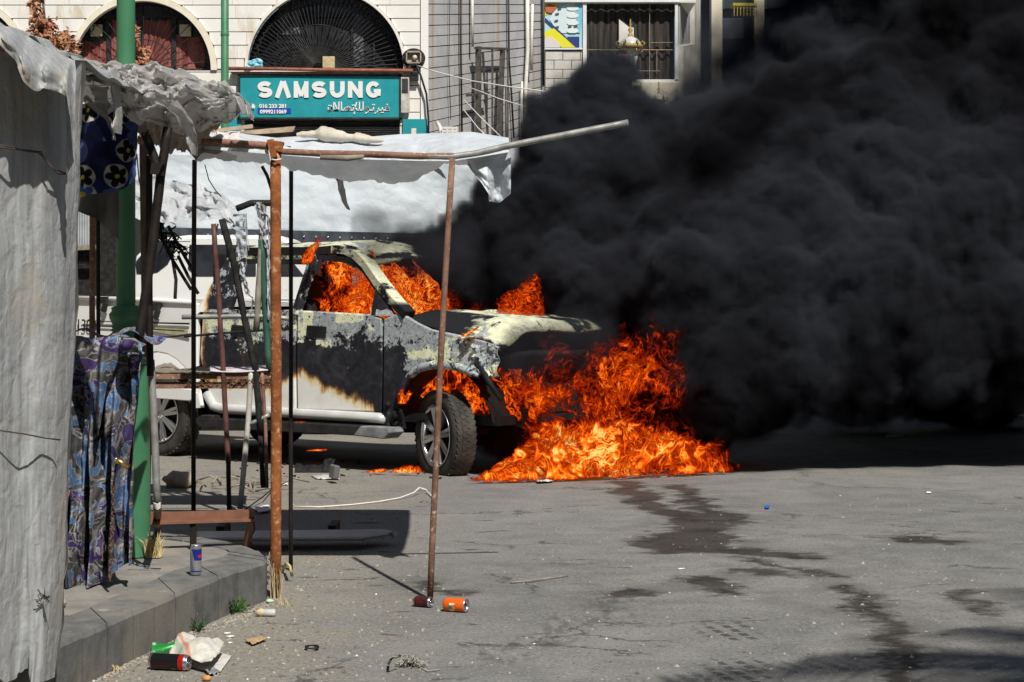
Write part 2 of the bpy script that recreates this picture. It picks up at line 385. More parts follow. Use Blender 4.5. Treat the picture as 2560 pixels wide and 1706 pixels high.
def scorched(name, pale=False):
    m = N(name, .55, .35)
    x, y, z = m.xyz()
    n1 = m.noise(3.1, 6, .65, .6); n2 = m.noise(9, 7, .7, 1.2); n3 = m.noise(26, 6, .7, 1.5)
    nn = m.math('ADD', m.math('SUBTRACT', n1, .5), m.math('MULTIPLY', m.math('SUBTRACT', m.noise(5, 4, .6, v=m.map(scale=(3, 1, .35))), .5), .5)); nb = m.math('SUBTRACT', n2, .5)
    white = m.mix(m.rng(n1, .3, .8), (.80, .80, .77), (.66, .65, .6))
    # lower limit of the burn along the truck
    zb = m.ramp(m.rng(x, -2.8, .4, smooth=False), [(0, (.70,) * 3), (.3, (.66,) * 3), (.4, (.80,) * 3), (.52, (.63,) * 3), (.66, (.50,) * 3), (.70, (.1,) * 3), (1, (.05,) * 3)])
    b = m.math('SUBTRACT', z, zb); b = m.math('ADD', b, m.math('MULTIPLY', nn, .30)); b = m.math('ADD', b, m.math('MULTIPLY', nb, .08))
    bx = m.math('ADD', m.math('ADD', x, 2.71), m.math('MULTIPLY', nn, .22))
    b = m.math('MINIMUM', b, m.math('MULTIPLY', bx, 1.3))
    burn = m.rng(b, .0, .09)
    sing = m.ramp(m.rng(b, -.05, .11, smooth=False), [(0, (.78, .78, .74)), (.25, (.76, .66, .42)), (.55, (.42, .2, .05)), (.8, (.09, .03, .012)), (1, (.01, .01, .012))])
    soot = m.mix(m.rng(n2, .35, .7), (.005, .006, .012), (.022, .022, .03)); soot = m.mix(m.math('MULTIPLY', m.rng(n1, .52, .7), .8), soot, (.05, .05, .058)); soot = m.mix(m.math('MULTIPLY', m.rng(m.noise(3.3, 5, .6, 1., v=m.map(loc=(5, 1, 3))), .58, .7), .6), soot, (.07, .04, .022))
    # islands of paint left whole in the soot
    isl = m.math('MULTIPLY', m.rng(m.noise(4.1, 4, .5, .3, v=m.map(loc=(3.3, 0, 7.1), scale=(.8, 1, 1.6))), .64, .72), m.rng(z, .95, .8))
    # grey primer and pale yellow ash
    zj = m.math('ADD', z, m.math('MULTIPLY', m.math('SUBTRACT', m.noise(2.7, 6, .65, .5, v=m.map(loc=(2, 4, 8))), .5), .75)); zone = m.math('MULTIPLY', m.rng(zj, .90, 1.2), m.rng(z, 1.42, 1.34))
    fend = m.math('MULTIPLY', m.rng(x, -.62, -.2), m.rng(z, .72, .86))
    zone = m.math('MAXIMUM', zone, fend)
    zone = m.math('MAXIMUM', zone, m.math('MULTIPLY', m.rng(z, 1.38, 1.5), .75))
    kz = m.math('SUBTRACT', m.math('MULTIPLY', zone, .5), .5)
    g = m.math('ADD', m.math('ADD', m.math('MULTIPLY', n2, .9), m.math('MULTIPLY', n3, .35)), kz)
    grey = m.mix(m.rng(n3, .3, .7), (.2, .225, .235), (.44, .48, .5))
    c = m.mix(m.rng(g, .52, .56), soot, grey)
    g2 = m.math('ADD', m.math('ADD', m.noise(2.6, 5, .62, .5, v=m.map(loc=(9, 2, 1), scale=(1, 1, 1.5))), m.math('MULTIPLY', nb, .35)), kz)
    g2 = m.math('SUBTRACT', g2, m.math('MULTIPLY', m.rng(x, -.75, -.4), .06))
    c = m.mix(m.rng(g2, .50, .535), c, m.mix(m.rng(n3, .3, .75), (.62, .64, .42), (.82, .84, .62)))
    flake = m.math('MULTIPLY', m.rng(m.noise(17, 6, .75, 2.5), .57, .62), m.rng(g, .5, .6))
    c = m.mix(flake, c, (.015, .015, .018))
    c = m.mix(burn, sing, c)
    c = m.mix(m.math('MULTIPLY', isl, burn), c, m.mix(m.rng(n2, .3, .6), (.4, .2, .05), (.7, .6, .36)))
    m.col(m.mix(m.rng(b, -.06, -.03), white, c))
    m.rough(m.mix(m.rng(b, -.02, .05), (.28,) * 3, (.72,) * 3))
    m.bump(m.math('ADD', m.math('MULTIPLY', n3, .6), m.math('MULTIPLY', n2, .6)), m.math('MULTIPLY', m.rng(b, 0, .1), .45) if False else .12, .012)
    return m.m
def pale_burn(name):
    m = N(name, .75, .2)
    x, y, z = m.xyz(); n1 = m.noise(2.6, 6, .65, .5); n3 = m.noise(14, 6, .7, 1.5, v=m.map(scale=(.45, 1, 1)))
    c = m.mix(m.rng(n3, .3, .7), (.50, .52, .34), (.76, .77, .58))
    c = m.mix(m.rng(m.noise(7, 6, .7, 1.), .53, .63), c, (.30, .33, .34))
    # soot on the near slope of the bonnet and the rims
    s1 = m.math('MULTIPLY', m.rng(m.math('ADD', y, m.math('MULTIPLY', m.math('SUBTRACT', n1, .5), .12)), .42, .34), m.rng(m.math('ADD', x, m.math('MULTIPLY', m.math('SUBTRACT', n3, .5), .5)), .38, .2))
    s1 = m.math('MULTIPLY', s1, m.rng(z, 1.45, 1.4))
    s1 = m.math('MAXIMUM', s1, m.rng(m.math('ADD', n1, m.math('MULTIPLY', m.math('SUBTRACT', n3, .5), .25)), .51, .59))
    c = m.mix(s1, c, (.012, .012, .015))
    m.col(c); m.bump(n3, .25, .01); return m.m
PAINT = scorched('scorched_white_paint'); PALE = pale_burn('heat_bleached_paint')
SOOT = vary('sooty_metal', (.004, .004, .005), (.018, .018, .02), 7, .75)
WHITE = vary('white_car_paint', (.74, .75, .74), (.80, .80, .78), 2, .25, .5, bump=0)
BLACKP = vary('black_plastic', (.012, .012, .013), (.03, .03, .032), 9, .55)
ALLOY = vary('alloy_metal', (.5, .51, .53), (.62, .63, .65), 8, .22, .5, .9, bump=0)
RUB = N('tyre_rubber', .85, .25)
RUB.col(RUB.mix(RUB.rng(RUB.noise(6, 5, .6), .3, .7), (.028, .027, .025), (.075, .069, .06))); RUB.bump(RUB.noise(50, 3), .3, .004); RUB = RUB.m
REDL = N('red_lens', .2, .5, col=(.35, .01, .008)).m
BLACKTXT = N('black_print', .6, .3, col=(.01, .01, .01)).m

def side_panel(name, outline, y0, thick, mat, parent, inset=None, ngon_arcs=None):
    """flat pressing on a lengthwise plane: outline of (x, z), y leans inward above the waist"""
    def yy(z): return y0 + sgn * max(0, z - 1.33) * .30
    sgn = 1 if y0 < .9 else -1
    bm_ = MB()
    a = [Vector((x, yy(z), z)) for x, z in outline]; b = [v + Vector((0, sgn * thick, 0)) for v in a]
    n = len(a)
    bm_.v += a + b
    bm_.f.append(list(range(n))); bm_.f.append([n + i for i in range(n)][::-1])
    for i in range(n): bm_.f.append([i, (i + 1) % n, n + (i + 1) % n, n + i][::-1])
    bm_.sm += [False] * (n + 2); bm_.mi += [0] * (n + 2)
    o = bm_.build(name, mat, parent)
    md = o.modifiers.new('bevel', 'BEVEL'); md.width = .012; md.segments = 2; md.limit_method = 'ANGLE'; md.angle_limit = R(50)
    return o
W = 1.74
def arc(cx, cz, r, a0, a1, n=12): return [(cx + r * math.cos(R(lerp(a0, a1, i / n))), cz + r * math.sin(R(lerp(a0, a1, i / n)))) for i in range(n + 1)]
# ---- bed
bed_out = [(-4.52, .62), (-4.55, 1.02), (-4.50, 1.40), (-4.42, 1.455), (-3.6, 1.44), (-2.79, 1.415), (-2.765, .56), (-2.80, .47)] + arc(-3.29, .40, .56, 8, 172) + [(-4.0, .48), (-4.3, .55)]
bed = side_panel('bed', bed_out, 0, .05, WHITE, truck)
side_panel('bed_side', bed_out, W, .05, WHITE, bed)
mb = MB(); mb.box2((-4.5, .06, .62), (-4.45, W - .06, 1.40)); mb.build('tailgate', WHITE, bed)
mb = MB(); mb.box2((-4.44, .06, .60), (-2.80, W - .06, .66)); mb.box2((-2.83, .06, .66), (-2.79, W - .06, 1.38)); mb.build('bed_floor', SOOT, bed)
mb = MB(); mb.tube([(-4.50, .02, 1.462), (-3.6, .02, 1.448), (-2.80, .02, 1.424)], .022, 8); mb.build('bed_rail', WHITE, bed)
mb = MB()
mb.prism([(-4.56, -.012, .86), (-4.56, -.012, 1.36), (-4.44, -.012, 1.38), (-4.43, -.012, 1.1), (-4.47, -.012, .86)], (0, .03, 0)); mb.build('tail_light', REDL, bed, bevel=.01)
for px, py in ((392, 768), (262, 750)):
    x, z = T(px, py); mb = MB()
    mb.box((x, -.02, z - .01), (.10, .035, .05)); mb.box((x + .03, -.03, z - .07), (.045, .03, .09), (0, R(25), 0)); mb.box((x - .02, .02, z + .02), (.14, .07, .02))
    mb.build('rail_hook', BLACKP, bed)
mb = MB()   # pressed swage lines and the pale strip below the rail
for (a, b, w, t) in [((-4.25, 1.245), (-2.86, 1.235), .016, .007), ((-4.22, 1.205), (-2.92, 1.165), .009, .005)]:
    mb.prism([(a[0], -.008, a[1]), (b[0], -.008, b[1]), (b[0], -.008, b[1] - w), (a[0], -.008, a[1] - t)], (0, .01, 0))
mb.build('stripe', BLACKTXT, bed)
mb = MB(); mb.prism([(-3.45, -.007, 1.195), (-2.88, -.007, 1.175), (-2.86, -.007, 1.10), (-3.45, -.007, 1.168)], (0, .009, 0))
mb.build('trim_strip', vary('tan_trim', (.35, .33, .2), (.5, .48, .33), 9, .5), bed)
mb = MB()
x0, z0 = -2.98, .56
mb.prism([(x0 - .9, -.03, .66), (x0 + .16, -.03, .635), (x0 + .215, -.03, .60), (x0 + .20, -.03, .545), (x0 + .14, -.03, .525), (x0 - .9, -.03, .545)], (0, .035, 0)); mb.build('mud_guard', WHITE, bed, bevel=.008)
cu = bpy.data.curves.new('fleet_number', 'FONT'); cu.body = '1300'; cu.size = .20; cu.extrude = .001
def text_mesh(body, size, mat, parent, name, M, extrude=.002, align='LEFT', bold=0., sx=1., spacing=1.):
    cu = bpy.data.curves.new('txt', 'FONT'); cu.body = body; cu.size = size; cu.extrude = extrude; cu.align_x = align; cu.offset = bold; cu.space_character = spacing
    cu.resolution_u = 4
    t = bpy.data.objects.new('txt', cu); C.objects.link(t)
    dg = bpy.context.evaluated_depsgraph_get(); me = bpy.data.meshes.new_from_object(t.evaluated_get(dg))
    bpy.data.objects.remove(t); bpy.data.curves.remove(cu)
    for v in me.vertices: v.co.x *= sx
    me.materials.clear(); me.materials.append(mat); me.name = name
    o = bpy.data.objects.new(name, me); C.objects.link(o); o.parent = parent; o.matrix_basis = M
    return o
x, z = T(193, 828)
text_mesh('1300', .165, BLACKTXT, bed, 'fleet_number', Matrix.Translation((x - .01, -.006, z)) @ Matrix.Rotation(R(90), 4, 'X'), sx=.86)

# ---- cab doors (near side), window openings built as frames
fw = [T(747, 771), T(926, 787), T(926, 727), T(886, 680), T(861, 659), T(826, 649), T(767, 644), T(758, 678)]
fw = [(x + .03, z) for x, z in fw]
front_door = side_panel('front_door', [(-1.545, .49), (-1.555, .95), (-1.55, 1.355), (-.72, 1.325), (-.60, 1.29), (-.585, .9), (-.60, .50)], 0, .06, PAINT, truck)
rear_door = side_panel('rear_door', [(-2.68, .72), (-2.73, .95), (-2.70, 1.36), (-1.575, 1.36), (-1.58, .95), (-1.57, .49), (-2.42, .46), (-2.55, .50)], 0, .06, PAINT, truck)
for d_, (px, py) in ((front_door, (790, 830)), (rear_door, (600, 828))):
    x, z = T(px, py); mb = MB()
    mb.prism([(x - .11, -.006, z - .05), (x + .11, -.006, z - .055), (x + .12, -.006, z + .045), (x - .10, -.006, z + .055)], (0, .01, 0))
    mb.build('handle_recess', SOOT, d_)
def yl(z, near=True):
    q = max(0, z - 1.33) * .30
    return q if near else W - q
def frame_bar(pts, w, d, mat, name, parent, near=True):
    """square-section window frame following (x, z) points on the flank"""
    mb = MB(); s_ = 1 if near else -1
    for i in range(len(pts) - 1):
        (x0, z0), (x1, z1) = pts[i], pts[i + 1]
        a = Vector((x0, yl(z0, near) + s_ * d / 2, z0)); b = Vector((x1, yl(z1, near) + s_ * d / 2, z1))
        e = (b - a).normalized() * w * .2
        mb.bar(a - e, b + e, w, d)
    return mb.build(name, mat, parent)
rail = [T(540, 632), T(600, 628), T(700, 627), T(760, 627), T(805, 623), T(835, 625), T(862, 638), T(890, 660), T(930, 706), T(975, 752), T(1012, 784)]
for near in (True, False):
    frame_bar([(x, z) for x, z in rail[:5]], .10, .07, SOOT, 'roof_rail', truck, near)
    frame_bar([(x, z) for x, z in rail[4:]], .115, .07, PALE if near else SOOT, 'front_pillar', truck, near)
    frame_bar([T(735, 782), T(752, 640)], .10, .06, PAINT, 'middle_pillar', truck, near)
    mb = MB(); s_ = 1 if near else -1
    q = [T(492, 780), T(512, 715), T(548, 622), T(588, 622), T(580, 700), T(572, 782)]
    mb.prism([(x, yl(z, near), z) for x, z in q], (0, .05 * s_, 0)); mb.build('rear_pillar', PAINT, truck)
    frame_bar([T(578, 640), T(722, 641)], .045, .05, PALE, 'window_frame', rear_door if near else truck, near)
frame_bar([(x, z) for x, z in fw[1:]], .045, .05, SOOT, 'window_frame', front_door)
mb = MB(); q = [T(925, 790), T(926, 722), T(962, 762), T(985, 790)]
mb.prism([(x, yl(z), z) for x, z in q], (0, .04, 0)); mb.build('quarter_panel', PAINT, truck)
# ---- roof, rear wall of cab, far doors, floor, sill
def roof_pt(u, v):
    x = lerp(-2.47, -.94, u); y = lerp(.16, W - .16, v)
    c = 1 - (2 * v - 1) ** 2
    z = 1.875 + .115 * c ** .7 - .02 * (1 - u) + (-.16 * max(0, u - .72) / .28 * 1.0 if u > .72 else 0) * (1 if c > 0 else 1)
    x += .16 * c * max(0, u - .6) / .4
    return (x, y, z + .008 * fbm(x * 4, y * 4))
mb = MB(); mb.grid(roof_pt, 24, 20); mb.build('roof', PALE, truck, solid=.03, solidoff=-1)
mb = MB(); mb.bar((-1.0, .2, 1.775), (-1.0, W - .2, 1.775), .05, .06); mb.build('windscreen_header', SOOT, truck)
mb = MB(); mb.box2((-2.74, .08, .5), (-2.70, W - .08, 1.36)); mb.box2((-2.66, .1, 1.36), (-2.63, .28, 1.86)); mb.box2((-2.66, W - .28, 1.36), (-2.63, W - .1, 1.86)); mb.box2((-2.66, .28, 1.78), (-2.63, W - .28, 1.88)); mb.build('cab_rear_wall', SOOT, truck)
side_panel('far_door', [(-2.72, .49), (-2.70, 1.36), (-.60, 1.29), (-.60, .5)], W, .05, SOOT, truck)
mb = MB(); mb.box2((-2.7, .1, .42), (.55, W - .1, .5)); mb.box2((-.62, .1, .5), (-.56, W - .1, 1.25)); mb.build('floor_pan', SOOT, truck)
mb = MB(); mb.tube([(-2.64, .0, .60), (-2.55, -.005, .485), (-2.45, -.008, .465), (-1.5, -.008, .455), (-.62, -.005, .45), (-.55, .02, .44)], .045, 8)
mb.build('sill', vary('silver_sill', (.55, .56, .55), (.68, .69, .67), 5, .3, .5, .2, bump=0), truck)
# running board: grooved tread plate with a cap at the front
rb = MB(); rb.box2((-2.62, -.12, .335), (-.42, .06, .375)); rb.box2((-2.6, -.125, .30), (-.72, -.10, .385))
run = rb.build('running_board', BLACKP, truck, bevel=.008)
mb = MB()
for k in range(34): mb.box((-2.5 + k * .053, -.03, .382), (.03, .14, .012))
mb.build('tread_rib', BLACKP, run)
mb = MB(); mb.prism([(-.80, -.13, .30), (-.72, -.13, .385), (-.42, -.13, .385), (-.40, -.13, .34), (-.46, -.13, .285)], (0, .2, 0)); mb.build('end_cap', vary('grey_ash_plastic', (.12, .13, .135), (.25, .26, .27), 9, .6), run, bevel=.01)
mb = MB(); mb.prism([(-2.70, -.12, .36), (-2.60, -.12, .41), (-2.45, -.12, .41), (-2.45, -.12, .32), (-2.62, -.12, .30)], (0, .2, 0)); mb.build('end_cap', BLACKP, run, bevel=.01)
# ---- chassis, axle, exhaust
mb = MB()
for y in (.42, W - .42): mb.box2((-4.4, y - .05, .40), (.6, y + .05, .55))
mb.tube([(-3.29, .25, .38), (-3.29, W - .25, .38)], .06); mb.tube([(0, .25, .34), (0, W - .25, .34)], .05)
mb.tube([(-3.0, .6, .38), (-1.2, .62, .34), (-.4, .7, .36)], .07); mb.ball((-1.9, .9, .36), .28, 12, 8, (1.6, .8, .5)); mb.build('chassis', SOOT, truck)
# ---- front wing with torn lip
fo = [(-.565, 1.285), (-.40, 1.345), (-.20, 1.255), (-.06, 1.205), (.2, 1.165), (.45, 1.12), (.60, 1.085), (.625, 1.06), (.585, 1.03), (.60, .975), (.56, .93), (.53, .88), (.47, .85), (.40, .885), (.28, .905)]
fo += [(.13, .925), (0, .925), (-.12, .905), (-.24, .84), (-.335, .74), (-.40, .62), (-.43, .48), (-.44, .40), (-.50, .36), (-.565, .42)]
mb = MB()
def wing_y(x, z): return -.012 + .06 * max(0, z - 1.08) + .012 * fbm(x * 9, z * 9, 3) + (.06 * max(0, x - .35) ** 1.5)
n = len(fo); mb.v += [Vector((x, wing_y(x, z), z)) for x, z in fo] + [Vector((x, wing_y(x, z) + .04, z)) for x, z in fo]
mb.f += [list(range(n)), [n + i for i in range(n)][::-1]] + [[i, (i + 1) % n, n + (i + 1) % n, n + i][::-1] for i in range(n)]; mb.sm += [False] * (n + 2); mb.mi += [0] * (n + 2)
wing = mb.build('front_wing', PAINT, truck, bevel=.01)
lip = [(-.40, .56), (-.36, .68), (-.28, .80), (-.15, .885), (.0, .915), (.15, .91), (.28, .895), (.38, .86), (.46, .83)]
mb = MB(); mb.tube([(x, -.035 + .01 * fbm(x * 12, z * 8), z) for x, z in lip], [.028, .03, .034, .036, .036, .036, .034, .036, .022], 7)
mb.build('arch_flare', PAINT, wing)
mb = MB()   # crumpled end of the wing
def crump(u, v):
    x = lerp(.40, .62, u); z = lerp(.86, 1.09, v) - .05 * u * (1 - v)
    return (x, -.03 + .07 * fbm(x * 13, z * 13, 5) + .05 * u, z + .02 * fbm(x * 9, z * 9, 9))
mb.grid(crump, 12, 12, False); mb.build('crumpled_end', PAINT, wing, solid=.008)
mb = MB(); q0 = [(*T(1195, 905), 0), (*T(1222, 955), 0), (*T(1262, 1006), 0)]
mb.tube([(T(1196, 905)[0], -.02, T(1196, 905)[1]), (T(1225, 950)[0], -.03, T(1225, 950)[1]), (T(1258, 1000)[0], -.03, T(1258, 1000)[1])], [.03, .026, .016], 6)
mb.build('hanging_trim', SOOT, wing)
side_panel('far_wing', fo, W, .04, SOOT, truck)
mb = MB()   # inner arch liner, melted lower corner
def liner(u, v):
    a = R(lerp(5, 178, u)); r = .50 + .02 * fbm(u * 9, v * 4)
    return (.02 + r * math.cos(a), .05 + v * .35, .40 + r * math.sin(a))
mb.grid(liner, 14, 3); mb.box2((-.50, .03, .36), (-.42, .3, .62)); mb.build('arch_liner', SOOT, truck)
mb = MB()
for k in range(9): mb.ball((-.47 + rnd.uniform(-.05, .05), -.0 + rnd.uniform(-.03, .04), rnd.uniform(.37, .66)), rnd.uniform(.02, .05), 7, 5, jit=.6, seed=k)
mb.build('melted_plastic', SOOT, truck)
# ---- bonnet
def hood_pt(u, v):
    y = lerp(.045, W - .045, v); c = 1 - (2 * v - 1) ** 2
    xf = .545 + .27 * c ** .75; x = lerp(-.36 + .12 * c, xf, u)
    e = min(v, 1 - v) * 2                       # 0 at flank, 1 at centre
    side = 1 - min(1, e / .26) ** 1.6
    ridge = 1.345 - .055 * u - .035 * u ** 3
    edge = 1.30 - .195 * u ** .8
    z = lerp(ridge, edge, side) + .02 * math.sin(math.pi * e) - .075 * max(0, (u - .86) / .14) ** 2
    return (x, y, z + .007 * fbm(x * 6, y * 6, 2) + .012 * fbm(x * 2, y * 2, 8))
mb = MB(); mb.grid(hood_pt, 26, 34); mb.build('bonnet', PALE, truck, solid=.025, solidoff=-1)
# ---- burnt-out nose behind the flames: cross member, radiator, engine block
mb = MB(); mb.tube([(.50, .12, .98), (.66, .5, 1.0), (.70, .87, 1.0), (.66, W - .5, 1.0), (.50, W - .12, .98)], .035, 6); mb.box2((.52, .5, .5), (.56, W - .5, .98)); mb.box2((-.35, .55, .5), (.35, 1.2, 1.02))
mb.build('burnt_nose', SOOT, truck)
# ---- seats and steering wheel, charred
for y in (.45, W - .45):
    mb = MB(); mb.box((-1.35, y, .78), (.5, .46, .2)); mb.box((-1.62, y, 1.12), (.14, .46, .62), (0, R(-12), 0)); mb.box((-1.72, y, 1.52), (.09, .26, .2)); mb.build('seat', SOOT, truck, bevel=.03)
# ---- wheels
def tyre_mesh(rad, wid, rim_r, flat):
    prof = [(rim_r * .93, -wid * .36), (rim_r * 1.0, -wid * .47), (rim_r + (rad - rim_r) * .25, -wid * .54), (rim_r + (rad - rim_r) * .6, -wid * .55), (rad * .965, -wid * .47), (rad * .99, -wid * .40), (rad, -wid * .2)]
    prof += [(rad, wid * .2), (rad * .99, wid * .40), (rad * .965, wid * .47), (rim_r + (rad - rim_r) * .5, wid * .55), (rim_r, wid * .47)]
    mb = MB(); M = Matrix.Rotation(R(90), 4, 'X')
    mb.lathe(prof, M, 56)
    # tread: lugs in four rows, staggered
    for row, yy in enumerate((-.36, -.12, .12, .36)):
        for k in range(46):
            a = 2 * math.pi * (k + .5 * (row % 2)) / 46
            rr = rad * (1.0 if abs(yy) < .3 else .985) - .001
            c = Vector((rr * math.cos(a), yy * wid, rr * math.sin(a)))
            mb.box(c, (.010, wid * .215, 2 * math.pi * rad / 46 * .86), Matrix.Rotation(-a, 3, 'Y') @ Matrix.Rotation(R(18 if row < 2 else -18), 3, 'X'))
    if flat:
        for v in mb.v:
            if v.z < -flat:
                k = (-flat - v.z); v.z = -flat + rnd.uniform(0, .004); v.y *= 1 + k * 2.2; v.x *= 1 + k * .8
    return mb
def rim_mesh(r, wid):
    mb = MB(); M = Matrix.Rotation(R(90), 4, 'X')
    mb.lathe([(r, wid * .46), (r * 1.03, wid * .5), (r * .97, wid * .50), (r * .93, wid * .42), (r * .90, wid * .1), (r * .9, -wid * .4)], M, 40)
    mb.lathe([(.001, wid * .40), (r * .14, wid * .40), (r * .17, wid * .36), (r * .2, wid * .30), (r * .2, 0)], M, 20)
    for k in range(8):
        a = 2 * math.pi * k / 8 + .2
        for da in (-.10, .10):
            d0 = Vector((math.cos(a + da * 2.2), 0, math.sin(a + da * 2.2))); d1 = Vector((math.cos(a + da * .9), 0, math.sin(a + da * .9)))
            mb.bar(d0 * r * .14 + Vector((0, -wid * .33, 0)), d1 * r * .94 + Vector((0, -wid * .40, 0)), r * .10, .03)
        mb.tube([Vector((math.cos(a) * r * .13, -wid * .38, math.sin(a) * r * .13)), Vector((math.cos(a) * r * .13, -wid * .43, math.sin(a) * r * .13))], .011, 6)
    return mb
def wheel(name, x, y, z, steer, flat=0., flip=False):
    rad = .385
    t = tyre_mesh(rad, .185, .262, flat).build('tyre', RUB)
    r_ = rim_mesh(.255, .195).build('rim', ALLOY)
    b_ = MB(); b_.lathe([(.001, -.02), (.235, -.02), (.235, .02), (.001, .02)], Matrix.Rotation(R(90), 4, 'X'), 24); d_ = b_.build('brake_disc', SOOT)
    o = bpy.data.objects.new(name, None); C.objects.link(o); o.parent = truck
    o.location = (x, y, z); o.rotation_euler = (0, 0, steer + (math.pi if flip else 0))
    for c in (t, r_, d_): c.parent = o
    return o
wheel('wheel', -.005, .12, .318, R(-24), .312)
wheel('wheel', -3.29, .12, .383, 0)
wheel('wheel', .0, W - .12, .36, R(-24), .35, True)
wheel('wheel', -3.29, W - .12, .383, 0, 0, True)
# ================================================================ buildings behind
BY = 40.
STONE = []
for k, (a, b) in enumerate([((.77, .75, .70), (.82, .80, .76)), ((.75, .73, .67), (.81, .79, .74)), ((.78, .77, .73), (.83, .82, .78))]):
    m = N('cream_limestone', .9, .2); f = m.noise(1.1, 6, .65)
    c = m.mix(m.rng(f, .3, .7), a, b)
    c = m.mix(m.math('MULTIPLY', m.rng(m.noise(.9, 5, .7, .5, v=m.map(scale=(1.6, 1, .45), loc=(k * 7, 0, 0))), .56, .7), .65), c, (.52, .42, .28))
    m.col(c); m.bump(m.noise(14, 4), .25, .01); STONE.append(m.m)
JOINT = vary('stone_joint', (.30, .27, .22), (.45, .41, .34), 6)
IRON = vary('wrought_iron', (.008, .008, .009), (.03, .027, .025), 8, .6)
bld = thing('stone_building', P(520, 1084.6, BY) * Vector((1, 1, 0)) if False else (P(520, 100, BY).x, BY, 0), 'cream limestone block building with arched windows over a phone shop', 'building')
mb = MB()
a, b = P(-200, 100, BY + .06), P(1062, 100, BY + .06)
def wallbox(x0, y0, x1, y1, Y0, Y1, mb): 
    q0, q1 = P(x0, y0, BY), P(x1, y1, BY); mb.box2((q0.x, Y0, q1.z), (q1.x, Y1, q0.z))
ARCH = [(-110, 176, 188), (355, 176, 188), (814, 172, 202)]
# body behind the stones, left open at the arches: columns between and above
def arch_y(x):
    for cx, cy_, r in ARCH:
        if abs(x - cx) < r: return cy_ - math.sqrt(r * r - (x - cx) ** 2), cy_
    return None
mb = MB(); xs = list(range(-300, 1063, 6))
for x in xs:
    q = arch_y(x + 3)
    if q is None: wallbox(x, -260, x + 6, 923, BY + .04, BY + .5, mb)
    else:
        wallbox(x, -260, x + 6, q[0] - 3, BY + .04, BY + .5, mb); wallbox(x, q[1] + 2, x + 6, 923, BY + .04, BY + .5, mb)
mb.build('wall', JOINT, bld)
rows = [13 + 33.5 * k for k in range(-8, 11)]
for ri in range(len(rows) - 1):
    y0, y1 = rows[ri] + 1.1, rows[ri + 1] - 1.1
    x = -300 + rnd.uniform(0, 100)
    spans = [(y0, y1)] if not (y0 < 174 < y1) else [(y0, 172), (177, y1)]
    while x < 1050:
        w = rnd.uniform(95, 150); x1 = min(x + w, 1050)
        for (s0, s1) in spans:
            cols = []; n = max(2, int((x1 - x) / 5)); run_ = []
            for i in range(n + 1):
                xx = lerp(x + .25, x1 - .25, i / n); q = arch_y(xx); lo_ = s1
                if q and s0 < q[1] - 5: lo_ = min(s1, q[0] - 1)
                if lo_ > s0 + 2: run_.append((xx, lo_))
                else:
                    if len(run_) > 1: cols.append(run_)
                    run_ = []
            if len(run_) > 1: cols.append(run_)
            for rr in cols:
                # drop needless points on straight runs
                keep = [rr[0]] + [rr[i] for i in range(1, len(rr) - 1) if not (rr[i - 1][1] == rr[i][1] == rr[i + 1][1])] + [rr[-1]]
                yj = BY - rnd.uniform(.0, .005)
                poly = [P(xx, s0, BY) for xx, _ in (keep[0], keep[-1])] + [P(xx, lo_, BY) for xx, lo_ in keep[::-1]]
                for v in poly: v.y = yj
                m_ = MB(); m_.prism(poly, (0, .045, 0)); m_.build('stone_block', rnd.choice(STONE), bld)
        x = x1
# corner pilaster, arch surrounds
mb = MB(); q0, q1 = P(1052, -260, BY), P(1071, 923, BY); mb.box2((q0.x, BY - .03, q1.z), (q1.x, BY + .5, q0.z)); mb.build('corner_pilaster', STONE[2], bld)
CREAM = vary('cream_trim', (.70, .64, .50), (.80, .75, .62), 3)
def arch_ring(cx, cy_, r, w, mat, name, y0, y1, n=48):
    mb = MB(); pts = []
    for i in range(n + 1):
        a = math.pi * i / n
        pts.append((cx - math.cos(a) * r, cy_ - math.sin(a) * r, cx - math.cos(a) * (r - w), cy_ - math.sin(a) * (r - w)))
    for i in range(n):
        A, B = pts[i], pts[i + 1]
        v8 = []
        for Y in (y0, y1):
            for q in (A, B):
                for k in (0, 2):
                    v = P(q[k], q[k + 1], BY); v.y = Y; v8.append(v)
        mb.hexa(v8)
    return mb.build(name, mat, bld)
for i, (cx, cy_, r) in enumerate(ARCH):
    arch_ring(cx, cy_, r, 15 if i < 2 else 7, CREAM if i < 2 else STONE[0], 'arch_surround', BY - .05, BY + .14)
# window fillings
GLASSD = N('dark_window_glass', .08, .5); GLASSD.col(GLASSD.mix(GLASSD.rng(GLASSD.noise(1.4, 4, .6), .35, .7), (.012, .014, .018), (.05, .055, .065))); GLASSD = GLASSD.m
CURT = N('red_curtain', .85, .2)
cx_ = CURT.xyz(); CURT.col(CURT.mix(CURT.rng(CURT.noise(2.2, 4, .6, v=CURT.map(scale=(3, 1, .6))), .3, .7), (.16, .045, .04), (.34, .12, .105))); CURT = CURT.m
DKFR = vary('dark_frame', (.015, .015, .018), (.05, .048, .05), 5, .6)
PALEBOX = vary('pale_box', (.55, .5, .32), (.7, .65, .45), 5)
def half_disc(cx, cy_, r, Y, n=40):
    pts = [P(cx - math.cos(math.pi * i / n) * r, cy_ - math.sin(math.pi * i / n) * r, BY) for i in range(n + 1)]
    for v in pts: v.y = Y
    return pts
def pbox(mb, x0, y0, x1, y1, Y, d):
    q0, q1 = P(x0, y0, BY), P(x1, y1, BY); mb.box2((q0.x, Y, q1.z), (q1.x, Y + d, q0.z))
